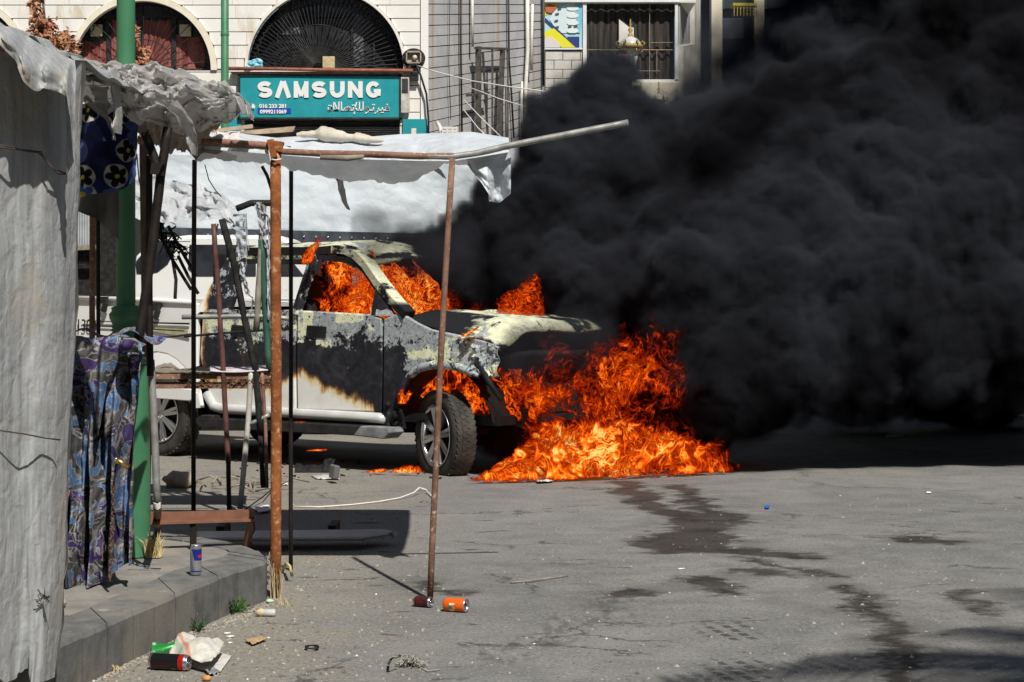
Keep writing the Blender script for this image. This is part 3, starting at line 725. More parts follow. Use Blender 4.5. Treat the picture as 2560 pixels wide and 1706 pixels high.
for i, (cx, cy_, r) in enumerate(ARCH):
    win = MB().prism(half_disc(cx, cy_, r - 2, BY + .42), (0, .06, 0)).build('window', GLASSD, bld)
    mb = MB(); pbox(mb, cx - r, cy_ - 8, cx + r, cy_, BY + .28, .1)
    if i < 2:
        for dx in (-92, -12, 72): pbox(mb, cx + dx - 5, cy_ - math.sqrt(r * r - dx * dx) + 6, cx + dx + 6, cy_ - 9, BY + .34, .06)
        pbox(mb, cx - 150, 33, cx + 140, 40, BY + .33, .05)
        mb.build('window_frame', DKFR, win)
        for (x0, x1, top) in ((-160, -98, 92), (-86, -18, 40), (-6, 66, 40), (78, 150, 80)):
            def cur(u, v, x0=x0, x1=x1, top=top, cx=cx, cy_=cy_):
                px = lerp(cx + x0, cx + x1, u); py = lerp(top + 8 * math.sin(u * 3), cy_ - 9, v); q = P(px, py, BY)
                q.y = BY + .39 + .012 * math.sin(u * 40) ; return q
            MB().grid(cur, 24, 4).build('curtain', CURT, win)
        for bx in (-122, 102):
            mb = MB(); pbox(mb, cx + bx - 14, 57, cx + bx + 15, 86, BY + .25, .12); mb.build('vent_box', PALEBOX, win, bevel=.01)
    else:
        for (x0, x1, y0) in ((720, 724, 0), (760, 766, 25), (874, 880, 25), (688, 690, 20), (930, 934, 30)): pbox(mb, x0, max(y0, cy_ - math.sqrt(r * r - (x0 - cx) ** 2) + 6), x1, cy_ - 9, BY + .36, .05)
        pbox(mb, 745, 30, 876, 37, BY + .34, .06)
        mb.build('window_frame', DKFR, win)
        gcu = vary('grey_curtain', (.05, .055, .06), (.16, .17, .19), 3)
        for q_ in ((878, 30, 905, 165), (690, -15, 745, 80)):
            mb = MB(); pbox(mb, *q_, BY + .40, .02); mb.build('curtain', gcu, win)
    # iron fan grille
    g = MB(); fx, fy = (cx, cy_) if i < 2 else (794, 171)
    nb = 20 if i < 2 else 50
    for k in range(1, nb):
        a = math.pi * k / nb
        e = Vector((math.cos(a), math.sin(a)))
        t = 0
        while (fx + e.x * t - cx) ** 2 + (e.y * t + cy_ - fy) ** 2 < (r - 10) ** 2: t += 2
        p0, p1 = P(fx + e.x * (14 if i == 2 else 30), fy - e.y * (14 if i == 2 else 30), BY), P(fx + e.x * t, fy - e.y * t, BY); p0.y = p1.y = BY + .16
        g.tube([p0, p1], .008 if i < 2 else .011, 5, smooth=False)
    for rr in ((.42,) if i < 2 else (.08, .55)):
        pts = half_disc(fx, fy, r * rr, BY + .15, 30); g.tube(pts, .01, 5)
    ns = 30     # scallops inside the rim
    for k in range(ns):
        a = math.pi * (k + .5) / ns
        c = Vector((cx + math.cos(a) * (r - 16), cy_ - math.sin(a) * (r - 16)))
        pts = []
        for j in range(7):
            b_ = a + math.pi * (.5 + j / 6); q = P(c.x + math.cos(b_) * 9.5, c.y - math.sin(b_) * 9.5, BY); q.y = BY + .15; pts.append(q)
        g.tube(pts, .011, 4)
    g.build('window_grille', IRON, bld)
# things standing in the big arch
tag((lambda mb: (pbox(mb, 806, 141, 836, 170, BY + .02, .14), mb.build('cardboard_bundle', vary('straw_card', (.42, .33, .17), (.6, .5, .3), 20), None, bevel=.01))[1])(MB()), 'folded straw coloured cardboard bundle standing on the window ledge above the sign', 'cardboard')
mb = MB()
def bag(u, v):
    q = P(lerp(616, 657, u), lerp(150, 170, v) + 3 * math.sin(u * 7), BY); q.y = BY - .02 + .05 * fbm(u * 4, v * 4, 3); return q
tag(mb.grid(bag, 14, 8).build('blue_bag', vary('blue_plastic', (.12, .45, .58), (.3, .62, .72), 12, .4), None, solid=.03), 'light blue plastic bag lying at the left corner of the fan window', 'bag')
# pipes on the ledge
RUSTP = vary('red_brown_pipe', (.26, .085, .055), (.36, .14, .1), 8)
mb = MB(); mb.tube([P(572, 171, BY - .2), P(800, 175, BY - .2), P(1032, 177, BY - .2)], .034, 10); o = mb.build('ledge_pipe', RUSTP); tag(o, 'long red brown pipe lying along the ledge above the turquoise sign', 'pipe')
mb = MB(); mb.prism([P(575, 180, BY - .14), P(800, 179, BY - .14), P(1030, 182, BY - .14), P(1028, 190, BY - .14), P(800, 187, BY - .14), P(580, 186, BY - .14)], (0, .12, 0)); tag(mb.build('ledge_board', vary('weathered_board', (.26, .16, .12), (.42, .3, .24), 9)), 'thin weathered board under the red brown pipe', 'board')
# ---- shop sign
sgn = thing('shop_sign', (P(805, 245, BY).x, BY - .1, P(805, 245, BY).z), 'turquoise phone shop sign with white SAMSUNG lettering', 'shop sign')
TEAL = vary('turquoise_board', (.012, .27, .31), (.02, .32, .36), 3, .45, .4, bump=0)
mb = MB(); pbox(mb, 602, 192, 999, 296, BY - .12, .12); mb.build('panel', TEAL, sgn, bevel=.01)
mb = MB(); pbox(mb, 597, 188, 1004, 192, BY - .15, .15); pbox(mb, 597, 296, 1004, 300, BY - .15, .15); pbox(mb, 597, 188, 601.5, 300, BY - .15, .15); pbox(mb, 999.5, 188, 1004, 300, BY - .15, .15); mb.build('frame', DKFR, sgn)
WTXT = N('white_lettering', .6, .3, col=(.78, .78, .76)).m
def place_text(body, px, py, hpx, mat, parent, name, Y, bold=0., sx=1., spacing=1., align='LEFT', ref=None):
    q = P(px, py, Y) - off(parent); q.y = Y - off(parent).y
    return text_mesh(body, hpx * Y / F / .73, mat, parent, name, Matrix.Translation(q) @ Matrix.Rotation(R(90), 4, 'X'), .006, align, bold, sx, spacing)
SY = BY - .13
# SAMSUNG drawn letter by letter: heavy strokes, the A without its bar
def letters(mb, word, x0, y0, cw, ch, gap, sw):
    cnt = [0]
    def st(pts, w=sw):
        """one heavy stroke as a continuous raised ribbon"""
        cnt[0] += 1; yf = SY - .006 - .004 * (cnt[0] % 3); k = len(pts); L_, R_ = [], []
        for i in range(k):
            d = (Vector(pts[min(i + 1, k - 1)]) - Vector(pts[max(i - 1, 0)])).normalized(); n_ = Vector((-d.y, d.x)) * w / 2
            L_.append(P(pts[i][0] + n_.x, pts[i][1] + n_.y, BY)); R_.append(P(pts[i][0] - n_.x, pts[i][1] - n_.y, BY))
        b = len(mb.v)
        for l, r in zip(L_, R_):
            for v, y in ((l, yf), (r, yf), (r, SY + .005), (l, SY + .005)): mb.v.append(Vector((v.x, y, v.z)))
        for i in range(k - 1):
            for q in range(4): mb.f.append([b + i * 4 + q, b + i * 4 + (q + 1) % 4, b + i * 4 + 4 + (q + 1) % 4, b + i * 4 + 4 + q]); mb.sm.append(False); mb.mi.append(0)
        for e in (0, (k - 1) * 4): mb.f.append([b + e + q for q in range(4)]); mb.sm.append(False); mb.mi.append(0)
    x = x0
    for ch_ in word:
        h = sw / 2; L_, R_, T_, B_ = x + h, x + cw - h, y0 + h, y0 + ch - h; M_ = (T_ + B_) / 2
        curve = st
        if ch_ == 'S':
            e = (cw - sw) / 2; c = x + cw / 2; ry = (M_ - T_) / 2; pts = []
            for k in range(13):
                a = R(25 + 230 * k / 12); pts.append((c + e * math.cos(a), T_ + ry - ry * math.sin(a)))
            for k in range(13):
                a = R(75 - 230 * k / 12); pts.append((c + e * math.cos(a), B_ - ry - ry * math.sin(a)))
            curve(pts)
        elif ch_ == 'A':
            st([(L_ - 2, B_ + h), (x + cw / 2 - sw * .1, T_ - h)]); st([(R_ + 2, B_ + h), (x + cw / 2 + sw * .1, T_ - h)])
        elif ch_ == 'M':
            st([(L_, B_ + h), (L_, T_ - h)]); st([(R_, B_ + h), (R_, T_ - h)]); st([(L_, T_ - h + 2), (x + cw / 2, B_ + h - 4)], sw * .8); st([(R_, T_ - h + 2), (x + cw / 2, B_ + h - 4)], sw * .8)
        elif ch_ == 'U':
            e = (R_ - L_) / 2; pts = [(L_, T_ - h), (L_, B_ - e)] + [(L_ + e - e * math.cos(R(18 * k)), B_ - e + e * math.sin(R(18 * k))) for k in range(11)] + [(R_, T_ - h)]
            st(pts)
        elif ch_ == 'N':
            st([(L_, B_ + h), (L_, T_ - h)]); st([(R_, B_ + h), (R_, T_ - h)]); st([(L_, T_ - h + 3), (R_, B_ + h - 3)])
        elif ch_ == 'G':
            e = (cw - sw) / 2; c = x + cw / 2; pts = []; ry = (B_ - T_) / 2
            for k in range(19):
                a = R(38 + 296 * k / 18); pts.append((c + e * math.cos(a), M_ - ry * math.sin(a)))
            curve(pts); st([(R_, M_ + 1), (R_, B_ + h - 5)], sw * .9); st([(c + 1, M_ + 3), (R_ + h, M_ + 3)], sw * .75)
        x += cw + gap
    return mb
letters(MB(), 'SAMSUNG', 646, 205.5, 37, 41, 8, 11).build('brand_lettering', WTXT, sgn)
place_text('016 233 281', 648, 270, 9.5, WTXT, sgn, 'phone_number', SY - .004, .004, 1.05)
BLUEP = N('blue_plate', .5, .3, col=(.01, .06, .42)).m
mb = MB(); pbox(mb, 646, 272.5, 729, 286, SY, .012); mb.build('blue_plate', BLUEP, sgn)
place_text('0999211069', 650, 284, 9.5, WTXT, sgn, 'mobile_number', SY - .004, .004, 1.02)
# Arabic shop name: strokes along a baseline, dots, drawn right to left
ar = MB()
def ast(pts, w=3.0):
    for i in range(len(pts) - 1):
        a, b = Vector(pts[i]), Vector(pts[i + 1]); d = (b - a)
        if d.length < .01: continue
        d.normalize(); n_ = Vector((-d.y, d.x)) * w / 2; e = d * w * .3
        q = [a - e + n_, b + e + n_, b + e - n_, a - e - n_]; vs_ = [P(v.x, v.y, BY) for v in q]
        for v in vs_: v.y = SY - .006
        ar.prism(vs_, (0, .012, 0))
def adot(x, y, w=2.8): ast([(x - w / 3, y), (x + w / 3, y)], w)
bl = 277.   # baseline
def loop(cx, cy_, rx, ry): ast([(cx + rx * math.cos(R(a)), cy_ + ry * math.sin(R(a))) for a in range(0, 361, 45)])
# fa-ya-ra : first connected word
loop(969, bl - 5, 3.5, 4); ast([(973, bl - 4), (973, bl), (957, bl)]); adot(969, bl - 14)
ast([(957, bl), (957, bl - 6)]); adot(955, bl + 6); adot(959, bl + 6); ast([(957, bl), (948, bl)]); ast([(948, bl - 5), (947, bl), (943, bl + 6), (938, bl + 8)])
# ta-waw
ast([(935, bl - 7), (935, bl), (921, bl)]); adot(933, bl - 13); adot(937, bl - 13); loop(920, bl - 4, 3.2, 3.6); ast([(923, bl - 2), (921, bl + 5), (915, bl + 8)])
# lam-lam-alef with hamza
ast([(909, bl - 20), (909, bl), (896, bl)]); ast([(900, bl - 20), (900, bl)]); ast([(893, bl - 19), (889, bl - 6), (895, bl)]); adot(887, bl + 6); adot(887, bl + 9)
# ta-sad-alef
ast([(885, bl - 6), (885, bl), (866, bl)]); adot(883, bl - 12); adot(887, bl - 12); loop(872, bl - 4, 7, 4); ast([(863, bl - 5), (863, bl), (856, bl)]); ast([(855, bl - 20), (855, bl)])
# lam-alef, alef, ta
ast([(849, bl - 20), (848, bl), (838, bl)]); ast([(838, bl - 19), (844, bl - 2)]); ast([(846, bl - 3), (836, bl)])
ast([(846, bl), (838, bl)]); ast([(829, bl - 6), (829, bl - 1), (824, bl + 1), (830 - 10, bl - 6)]) if False else None
ast([(850 - 14, bl - 19), (850 - 14, bl)]); ast([(831, bl - 7), (830, bl - 1), (826, bl + 1), (831 - 9, bl)]); ast([(831, bl - 8), (830, bl), (823, bl + 1.5), (826 - 4, bl - 6)]); adot(824, bl - 11); adot(829, bl - 11)
ar.build('arabic_lettering', WTXT, sgn)
mb = MB(); pts = [P(633 + 7 * math.cos(R(a)), 269 + 7.5 * math.sin(R(a)), BY) for a in range(0, 360, 24)]
for v in pts: v.y = SY - .004
mb.prism(pts, (0, .01, 0)); ico = mb.build('phone_icon', WTXT, sgn)
mb = MB(); q = [P(x, y, BY) for x, y in ((629.5, 264), (629.5, 269), (632, 273), (636, 274.5))]
for v in q: v.y = SY - .008
mb.tube(q, .011, 5); q0, q1 = q[0], q[-1]; mb.ball(q0 + Vector((.01, 0, 0)), .016, 6, 4); mb.ball(q1 + Vector((0, 0, .01)), .016, 6, 4); mb.build('handset', TEAL, sgn)
# ---- roller shutter under the sign: slats
sh = thing('roller_shutter', P(800, 420, BY) * 1, 'black slatted roller shutter below the turquoise sign', 'shutter')
for k in range(30):
    y = 302 + k * 4.4; mb = MB(); q0, q1 = P(612, y, BY), P(1000, y + 3.6, BY)
    mb.prism([Vector((q0.x, BY - .02, q0.z)), Vector((q0.x, BY - .045, (q0.z + q1.z) / 2)), Vector((q0.x, BY - .02, q1.z))], (q1.x - q0.x, 0, 0)); mb.build('slat', DKFR, sh)
for px in ((568, 604), (1008, 1068)):
    mb = MB(); pbox(mb, px[0], 299, px[1], 420, BY - .08, .05); mb.build('side_panel', TEAL, sh)
mb = MB(); pbox(mb, 1029, 322, 1041, 345, BY - .09, .01); mb.build('notice', vary('paper', (.6, .55, .45), (.75, .7, .6), 9), sh)
# ---- meter boxes, coiled cable
jb = thing('meter_box', P(1034, 150, BY - .1), 'open square meter box with coiled black cable beside the fan window', 'meter box')
mb = MB(); pbox(mb, 1016, 130, 1054, 134, BY - .16, .12); pbox(mb, 1016, 158, 1054, 161, BY - .16, .12); pbox(mb, 1016, 130, 1019, 161, BY - .16, .12); pbox(mb, 1051, 130, 1054, 161, BY - .16, .12); pbox(mb, 1016, 130, 1054, 161, BY - .06, .02)
mb.build('housing', vary('grimy_tin', (.28, .25, .2), (.42, .38, .31), 12), jb)
mb = MB(); mb.ball(P(1037, 144, BY - .12), .05, 10, 7); mb.build('meter', vary('dial', (.5, .46, .36), (.65, .6, .5), 9), jb)
mb = MB()
for r_ in (22, 25, 28): mb.tube([P(1034 + r_ * math.cos(R(a)), 146 + r_ * .85 * math.sin(R(a)), BY - .1 + .01 * (r_ - 24)) for a in range(120, 470, 15)], .012, 5)
mb.tube([P(1040, 160, BY - .15), P(1052, 190, BY - .15), P(1066, 235, BY - .15), P(1071, 300, BY - .15), P(1071, 360, BY - .15)], .022, 6); mb.build('cable', BLACKP, jb)
for (x0, y0, x1, y1, lab) in ((1003, 194, 1024, 284, 'tall grimy fuse box at the right end of the turquoise sign'), (1029, 180, 1047, 203, 'small dark box hanging below the meter box')):
    mb = MB(); pbox(mb, x0, y0, x1, y1, BY - .15, .12); bx = mb.build('fuse_box', vary('grimy_white', (.4, .38, .33), (.62, .6, .54), 10) if x0 < 1010 else DKFR, None, bevel=.008); tag(bx, lab, 'fuse box')
    mb = MB(); pbox(mb, x0 + 3, y0 + 5, x1 - 3, y0 + (y1 - y0) * .45, BY - .16, .012); mb.build('lid', DKFR if x0 < 1010 else SOOT, bx)
# ================================================================ grey side building, boarded in long courses
side = thing('side_building', (P(1215, 400, 37).x, 37, 0), 'grey side wall in long stone courses beside the shop', 'building')
SG = N('grey_cladding', .9, .2); sx = SG.xyz()
sc_ = SG.mix(SG.rng(SG.noise(1.3, 6, .65), .3, .7), (.42, .42, .43), (.54, .54, .54))
sc_ = SG.mix(SG.math('MULTIPLY', SG.rng(SG.noise(1.6, 5, .7, v=SG.map(scale=(2.4, 2.4, .05))), .52, .68), .7), sc_, (.42, .31, .2)); SG.col(sc_); SG.bump(SG.noise(9, 4), .2, .01); SG = SG.m
A_, B_ = Vector((P(1071, 0, 40).x, 40.02)), Vector((P(1366, 0, 46).x, 46))
def on_side(t, py):      # t along the wall, pixel row there
    q = A_.lerp(B_, t); return Vector((q.x, q.y, H - (py - HZ) * q.y / F))
nrm = Vector((-(A_ - B_).y, (A_ - B_).x, 0)).normalized(); 
if nrm.y > 0: nrm = -nrm
def rowy(k, t): return lerp(10 + 26.8 * k, 12 + 20.2 * k, t)
mb = MB(); mb.prism([on_side(0, -200) - nrm * .05, on_side(1, -200) - nrm * .05, on_side(1, 900) - nrm * .05, on_side(0, 923) - nrm * .05], -nrm * .04); mb.build('wall', vary('dark_joint', (.08, .07, .055), (.14, .12, .1), 5), side)
for k in range(-5, 16):
    cuts = [0] + sorted(rnd.uniform(.12, .88) for _ in range(3)) + [1]
    for i in range(4):
        t0, t1 = cuts[i] + .0015, cuts[i + 1] - .0015
        if t1 - t0 < .02: continue
        q = [on_side(t0, rowy(k, t0) + 1.7), on_side(t1, rowy(k, t1) + 1.6), on_side(t1, rowy(k + 1, t1) - .6), on_side(t0, rowy(k + 1, t0) - .6)]
        mb = MB(); mb.prism(q, -nrm * .06); mb.build('stone_course', SG, side)
def wallpt(px, py, d=.1):
    """point on the side wall seen at a pixel, d metres in front of it"""
    rx = (px - 1280) / F; e = B_ - A_
    t = (rx * A_.y - A_.x) / (e.x - rx * e.y); q = A_ + e * t
    return Vector((q.x, q.y, H - (py - HZ) * q.y / F)) + nrm * d
PIPEW = vary('white_drainpipe', (.62, .6, .54), (.76, .74, .68), 6)
STEELD = vary('dark_grey_steel', (.045, .04, .036), (.11, .1, .09), 6, .7)
for pts, r_, lab in [([(1168, -40), (1168, 118)], .028, 'thin white pipe running down to the steel frames'), ([(1306, -40), (1307, 120), (1302, 220), (1300, 345)], .042, 'thick white drainpipe on the grey wall, slightly bowed'),
                     ([(1319, 12), (1317, 90), (1316, 177)], .032, 'short white pipe stub beside the bowed drainpipe'), ([(1251, 218), (1252, 350)], .026, 'white pipe standing at the right of the steel frames'), ([(1293, 205), (1292, 270), (1294, 350)], .024, 'cream pipe between the frames and the bowed drainpipe')]:
    mb = MB(); mb.tube([wallpt(x, y, .12) for x, y in pts], r_, 10); tag(mb.build('drainpipe', PIPEW), lab, 'pipe')
fr = thing('steel_frame', wallpt(1205, 345, .3), 'dark grey steel door frames leaning on the grey wall', 'steel frame')
for (x0, y0, x1, y1, w) in ((1172, 118, 1171, 352, 16), (1183, 132, 1196, 352, 5), (1207, 126, 1207, 352, 6), (1233, 128, 1224, 352, 14), (1246, 122, 1246, 352, 5)):
    mb = MB(); mb.bar(wallpt(x0, y0, .22), wallpt(x1, y1, .22), w * .0075, .05); mb.build('upright', STEELD, fr)
mb = MB(); mb.bar(wallpt(1164, 122, .22), wallpt(1249, 124, .22), .05, .05); mb.build('top_bar', STEELD, fr)
mb = MB(); mb.bar(wallpt(1145, 240, .2), wallpt(1200, 233, .2), .05); mb.build('cross_bar', STEELD, fr)
for px, py in ((1140, 300),):
    pass
cab = [([(1143, -30), (1143, 120), (1146, 330)], .02, 'black cable hanging straight down the grey wall left of the frames'), ([(1262, -30), (1264, 150), (1270, 230), (1276, 345)], .022, 'black cable bending down the grey wall right of the frames'), ([(1349, -30), (1350, 215)], .03, 'thick black cable at the far edge of the grey wall'), ([(1116, -20), (1113, 160), (1118, 300)], .008, 'thin grey wire on the left of the grey side wall')]
for pts, r_, lab in cab:
    mb = MB(); mb.tube([wallpt(x, y, .08) for x, y in pts], r_, 6); tag(mb.build('cable', BLACKP), lab, 'cable')
ROPE = vary('white_rope', (.66, .65, .6), (.78, .77, .73), 20)
for pts, r_, lab in [([(1046, 165, 39), (1090, 180, 38.5), (1180, 203, 37), (1270, 217, 36), (1362, 229, 35)], .012, 'white rope strung from the meter box across the grey wall'), ([(1160, 214, 36), (1250, 248, 35), (1340, 275, 34)], .009, 'upper slack cord crossing the steel frames'),
                     ([(1160, 250, 36), (1205, 297, 35.5), (1255, 345, 35)], .009, 'middle slack cord crossing the steel frames'), ([(1160, 276, 36), (1195, 320, 35.5), (1225, 350, 35)], .009, 'lowest slack cord crossing the steel frames')]:
    mb = MB(); mb.tube([P(*p) for p in pts], r_, 5); tag(mb.build('rope', ROPE), lab, 'rope')
# white plastic chair by the wall: stands on the kiosk roof behind, back with slots
ch = thing('plastic_chair', P(1124, 345, 30), 'white slotted plastic chair back showing above the canopy', 'chair')
mb = MB()
for y in (320, 328, 336): mb.bar(P(1105, y, 30), P(1143, y, 30), .022, .03)
for x in (1106, 1118, 1131, 1142): mb.bar(P(x, 319, 30), P(x, 350, 30), .022, .03)
mb.build('backrest', PIPEW, ch)
mb = MB(); mb.tube([P(1105, 345, 30), P(1100, 318, 30.1), P(1093, 306, 30.3)], .03, 6); mb.build('armrest', PIPEW, ch)
# ================================================================ building with enclosed balcony, on the right
RY = 38.
rb_ = thing('balcony_building', (P(1560, 400, RY).x, RY, 0), 'pale building with dark glazed balcony and concrete block parapet', 'building')
def rbox(mb, x0, y0, x1, y1, Y, d):
    q0, q1 = P(x0, y0, RY), P(x1, y1, RY); mb.box2((q0.x, Y, q1.z), (q1.x, Y + d, q0.z))
BLOCKC = vary('concrete_block', (.5, .48, .44), (.62, .6, .55), 5, bump=.5, bdist=.012)
BLOCKW = vary('pale_plaster', (.62, .6, .54), (.74, .72, .66), 3, c2=(.5, .44, .33))
mb = MB(); rbox(mb, 1362, -150, 1740, 6, RY + .05, 2); rbox(mb, 1362, 122, 1467, 932, RY + .06, .3); rbox(mb, 1467, 205, 1692, 932, RY + .1, .3); mb.build('wall', BLOCKW, rb_)
y = 128
for k in range(8):
    x = 1363 + (k % 2) * -22
    while x < 1456:
        x0, x1 = max(1363, x), min(x + 44, 1456)
        if x1 - x0 > 4:
            mb = MB(); rbox(mb, x0 + .8, y + .8, x1 - .8, y + 22.2, RY - .02 - rnd.uniform(0, .01), .07); mb.build('concrete_block', BLOCKC, rb_)
        x += 44
    y += 23
WFR = vary('white_aluminium', (.66, .68, .7), (.78, .79, .8), 4, .4)
mb = MB(); rbox(mb, 1457, 0, 1466, 182, RY - .08, .1); rbox(mb, 1687, 4, 1694, 204, RY - .08, .1); rbox(mb, 1362, 3, 1700, 8, RY - .12, .14); rbox(mb, 1590, 200, 1694, 206, RY - .08, .1); rbox(mb, 1362, 121, 1457, 125, RY - .06, .1); mb.build('balcony_frame', WFR, rb_)
# dark mesh curtain behind the balcony glazing, hanging in folds
DC = N('dark_net_curtain', .9, .1)
DC.col(DC.mix(DC.rng(DC.noise(3, 5, .6, v=DC.map(scale=(6, 1, .3))), .3, .75), (.022, .02, .018), (.085, .075, .066))); DC = DC.m
def dcur(u, v):
    q = P(lerp(1467, 1687, u), lerp(8, 200, v), RY); q.y = RY + .14 + .03 * math.sin(u * 60 + 3 * fbm(u * 3, v)) * (.4 + v) ; return q
MB().grid(dcur, 90, 6).build('curtain', DC, rb_)
mb = MB()
for (x0, y0, x1, y1) in ((1624, 8, 1625, 200), (1467, 123.5, 1687, 125), (1626, 105.5, 1682, 106.5), (1642, 125, 1643, 178), (1590, 176.5, 1650, 177.5)): rbox(mb, x0, y0, x1, y1, RY + .03, .03)
mb.build('glazing_bar', vary('brown_bar', (.3, .22, .15), (.42, .34, .26), 8), rb_)
CLOTHW = vary('white_washing', (.6, .57, .54), (.72, .69, .66), 5); PINKW = vary('pink_washing', (.42, .2, .18), (.52, .28, .25), 5)
mb = MB(); v = [P(1548, 47, RY), P(1572, 66, RY), P(1585, 68, RY), P(1585, 118, RY), P(1548, 118, RY)]
for q in v: q.y = RY + .08
mb.prism(v, (0, .02, 0)); mb.build('hanging_cloth', CLOTHW, rb_)
mb = MB(); v = [P(1547, 127, RY), P(1566, 128, RY), P(1578, 172, RY), P(1547, 172, RY)]
for q in v: q.y = RY + .08
mb.prism(v, (0, .02, 0)); mb.build('hanging_cloth', PINKW, rb_)
# right return of the balcony: shutters above, small blocks below
def ret(x, y): # return wall runs back to the right
    t = (x - 1694) / 44; Y = lerp(RY - .05, RY + 3.2, t); return P(x, y, Y)
for i in range(4):
    x0 = 1696 + i * 6.6; mb = MB(); mb.prism([ret(x0, 8), ret(x0 + 5.4, 8), ret(x0 + 5.4, 113 - i), ret(x0, 115 - i)], (.03, .0, 0)); mb.build('shutter_panel', vary('grey_shutter', (.3, .3, .29), (.42, .42, .4), 4), rb_)
mb = MB(); mb.prism([ret(1694, 113), ret(1738, 106), ret(1738, 915), ret(1694, 932)], (.12, .14, 0)); mb.prism([ret(1723, -40), ret(1738, -40), ret(1738, 106), ret(1723, 109)], (.12, .14, 0)); mb.build('return_wall', BLOCKW, rb_)
for k in range(6):
    for i in range(3):
        x0 = 1696 + i * 13.5; ya = 117 + k * 14.5 - i * 1.5
        mb = MB(); mb.prism([ret(x0, ya), ret(x0 + 12.4, ya - 1.4), ret(x0 + 12.4, ya + 11.9), ret(x0, ya + 13.3)], (.03, -.03, 0)); mb.build('concrete_block', BLOCKC, rb_)
mb = MB(); rbox(mb, 1600, 208, 1700, 266, RY - .25, .35); mb.prism([ret(1694, 204), ret(1738, 190), ret(1738, 250), ret(1694, 266)], (-.05, -.1, 0)); mb.build('balcony_slab', vary('cream_concrete', (.66, .6, .45), (.78, .73, .6), 4, c2=(.45, .38, .27)), rb_, bevel=.02)
# poster
po = thing('wall_poster', P(1410, 64, RY - .03), 'property poster of a round balconied apartment tower with yellow band', 'poster')
def ppoly(pts, col_, name, d):
    v = [P(x, y, RY) for x, y in pts]
    for q in v: q.y = RY - d
    return MB().prism(v, (0, .004, 0)).build(name, N('print_' + name, .5, .3, col=col_).m, po)
ppoly([(1362, 9), (1456, 9), (1456, 120), (1362, 120)], (.42, .66, .74), 'poster_sheet', .03)
ppoly([(1362, 9), (1398, 9), (1384, 34), (1362, 40)], (.72, .66, .03), 'yellow_corner', .036)
ppoly([(1385, 26), (1412, 14), (1422, 9), (1452, 9), (1450, 84), (1396, 84), (1374, 50)], (.62, .74, .76), 'printed_tower', .042)
ppoly([(1436, 9), (1456, 9), (1456, 40), (1450, 84), (1444, 84)], (.2, .5, .62), 'tower_shade', .048)
for y in (20, 38, 56, 76): ppoly([(1417, y), (1424, y - 4), (1438, y - 4), (1446, y), (1446, y + 5), (1438, y + 8), (1424, y + 8), (1417, y + 5)], (.72, .78, .76), 'printed_balcony', .054)
for x, y in ((1388, 35), (1386, 52), (1420, 66), (1434, 66), (1394, 22), (1388, 68)): ppoly([(x, y), (x + 9, y - 2), (x + 9, y + 3), (x, y + 5)], (.05, .09, .14), 'printed_window', .054)
ppoly([(1362, 45), (1420, 98), (1420, 103), (1362, 52)], (.03, .06, .2), 'navy_line', .056)
ppoly([(1362, 80), (1384, 72), (1440, 120), (1405, 120), (1362, 94)], (.74, .70, .03), 'yellow_band', .06)
ppoly([(1418, 93), (1448, 93), (1448, 120), (1438, 119), (1418, 101)], (.03, .05, .2), 'navy_block', .063)
ppoly([(1362, 96), (1378, 93), (1400, 112), (1400, 120), (1362, 120)], (.66, .62, .62), 'printed_street', .064)
ppoly([(1362, 18), (1376, 11), (1392, 20), (1380, 34), (1366, 32)], (.5, .14, .07), 'red_emblem', .06)
# ---- farther facade seen through the smoke
fb = thing('far_building', (P(1900, 300, 46).x, 46, 0), 'far facade of cream pilasters and dark shop openings behind smoke', 'building')
def fbox(mb, x0, y0, x1, y1, Y, d):
    q0, q1 = P(x0, y0, 46), P(x1, y1, 46); mb.box2((q0.x, Y, q1.z), (q1.x, Y + d, q0.z))
mb = MB(); fbox(mb, 1700, -200, 2400, 898, 46.6, .4); mb.build('wall', vary('blue_grey_render', (.05, .055, .075), (.09, .1, .13), 3), fb)
for x0, x1 in ((1780, 1807), (1887, 1912), (1992, 2024), (2120, 2150)):
    mb = MB(); fbox(mb, x0, -200, x1, 898, 46.1, .5); mb.build('pilaster', CREAM, fb)
for x0, x1 in ((1810, 1885), (1915, 1990), (2028, 2118)):
    w_ = MB(); fbox(w_, x0 + 6, -100, x1 - 6, 14, 46.45, .1); w_ = w_.build('window', GLASSD, fb)
    for xa in (x0, x1 - 6):
        mb = MB(); fbox(mb, xa, -100, xa + 6, 18, 46.3, .2); mb.build('frame', vary('green_frame', (.02, .07, .06), (.04, .11, .1), 4), w_)
mb = MB(); fbox(mb, 1828, 14, 1887, 21, 45.6, .5)
for x in range(1830, 1888, 8): fbox(mb, x, 20, x + 2, 46, 45.62, .04)
mb.build('balcony_railing', vary('yellow_rail', (.5, .4, .05), (.6, .5, .1), 6), fb)
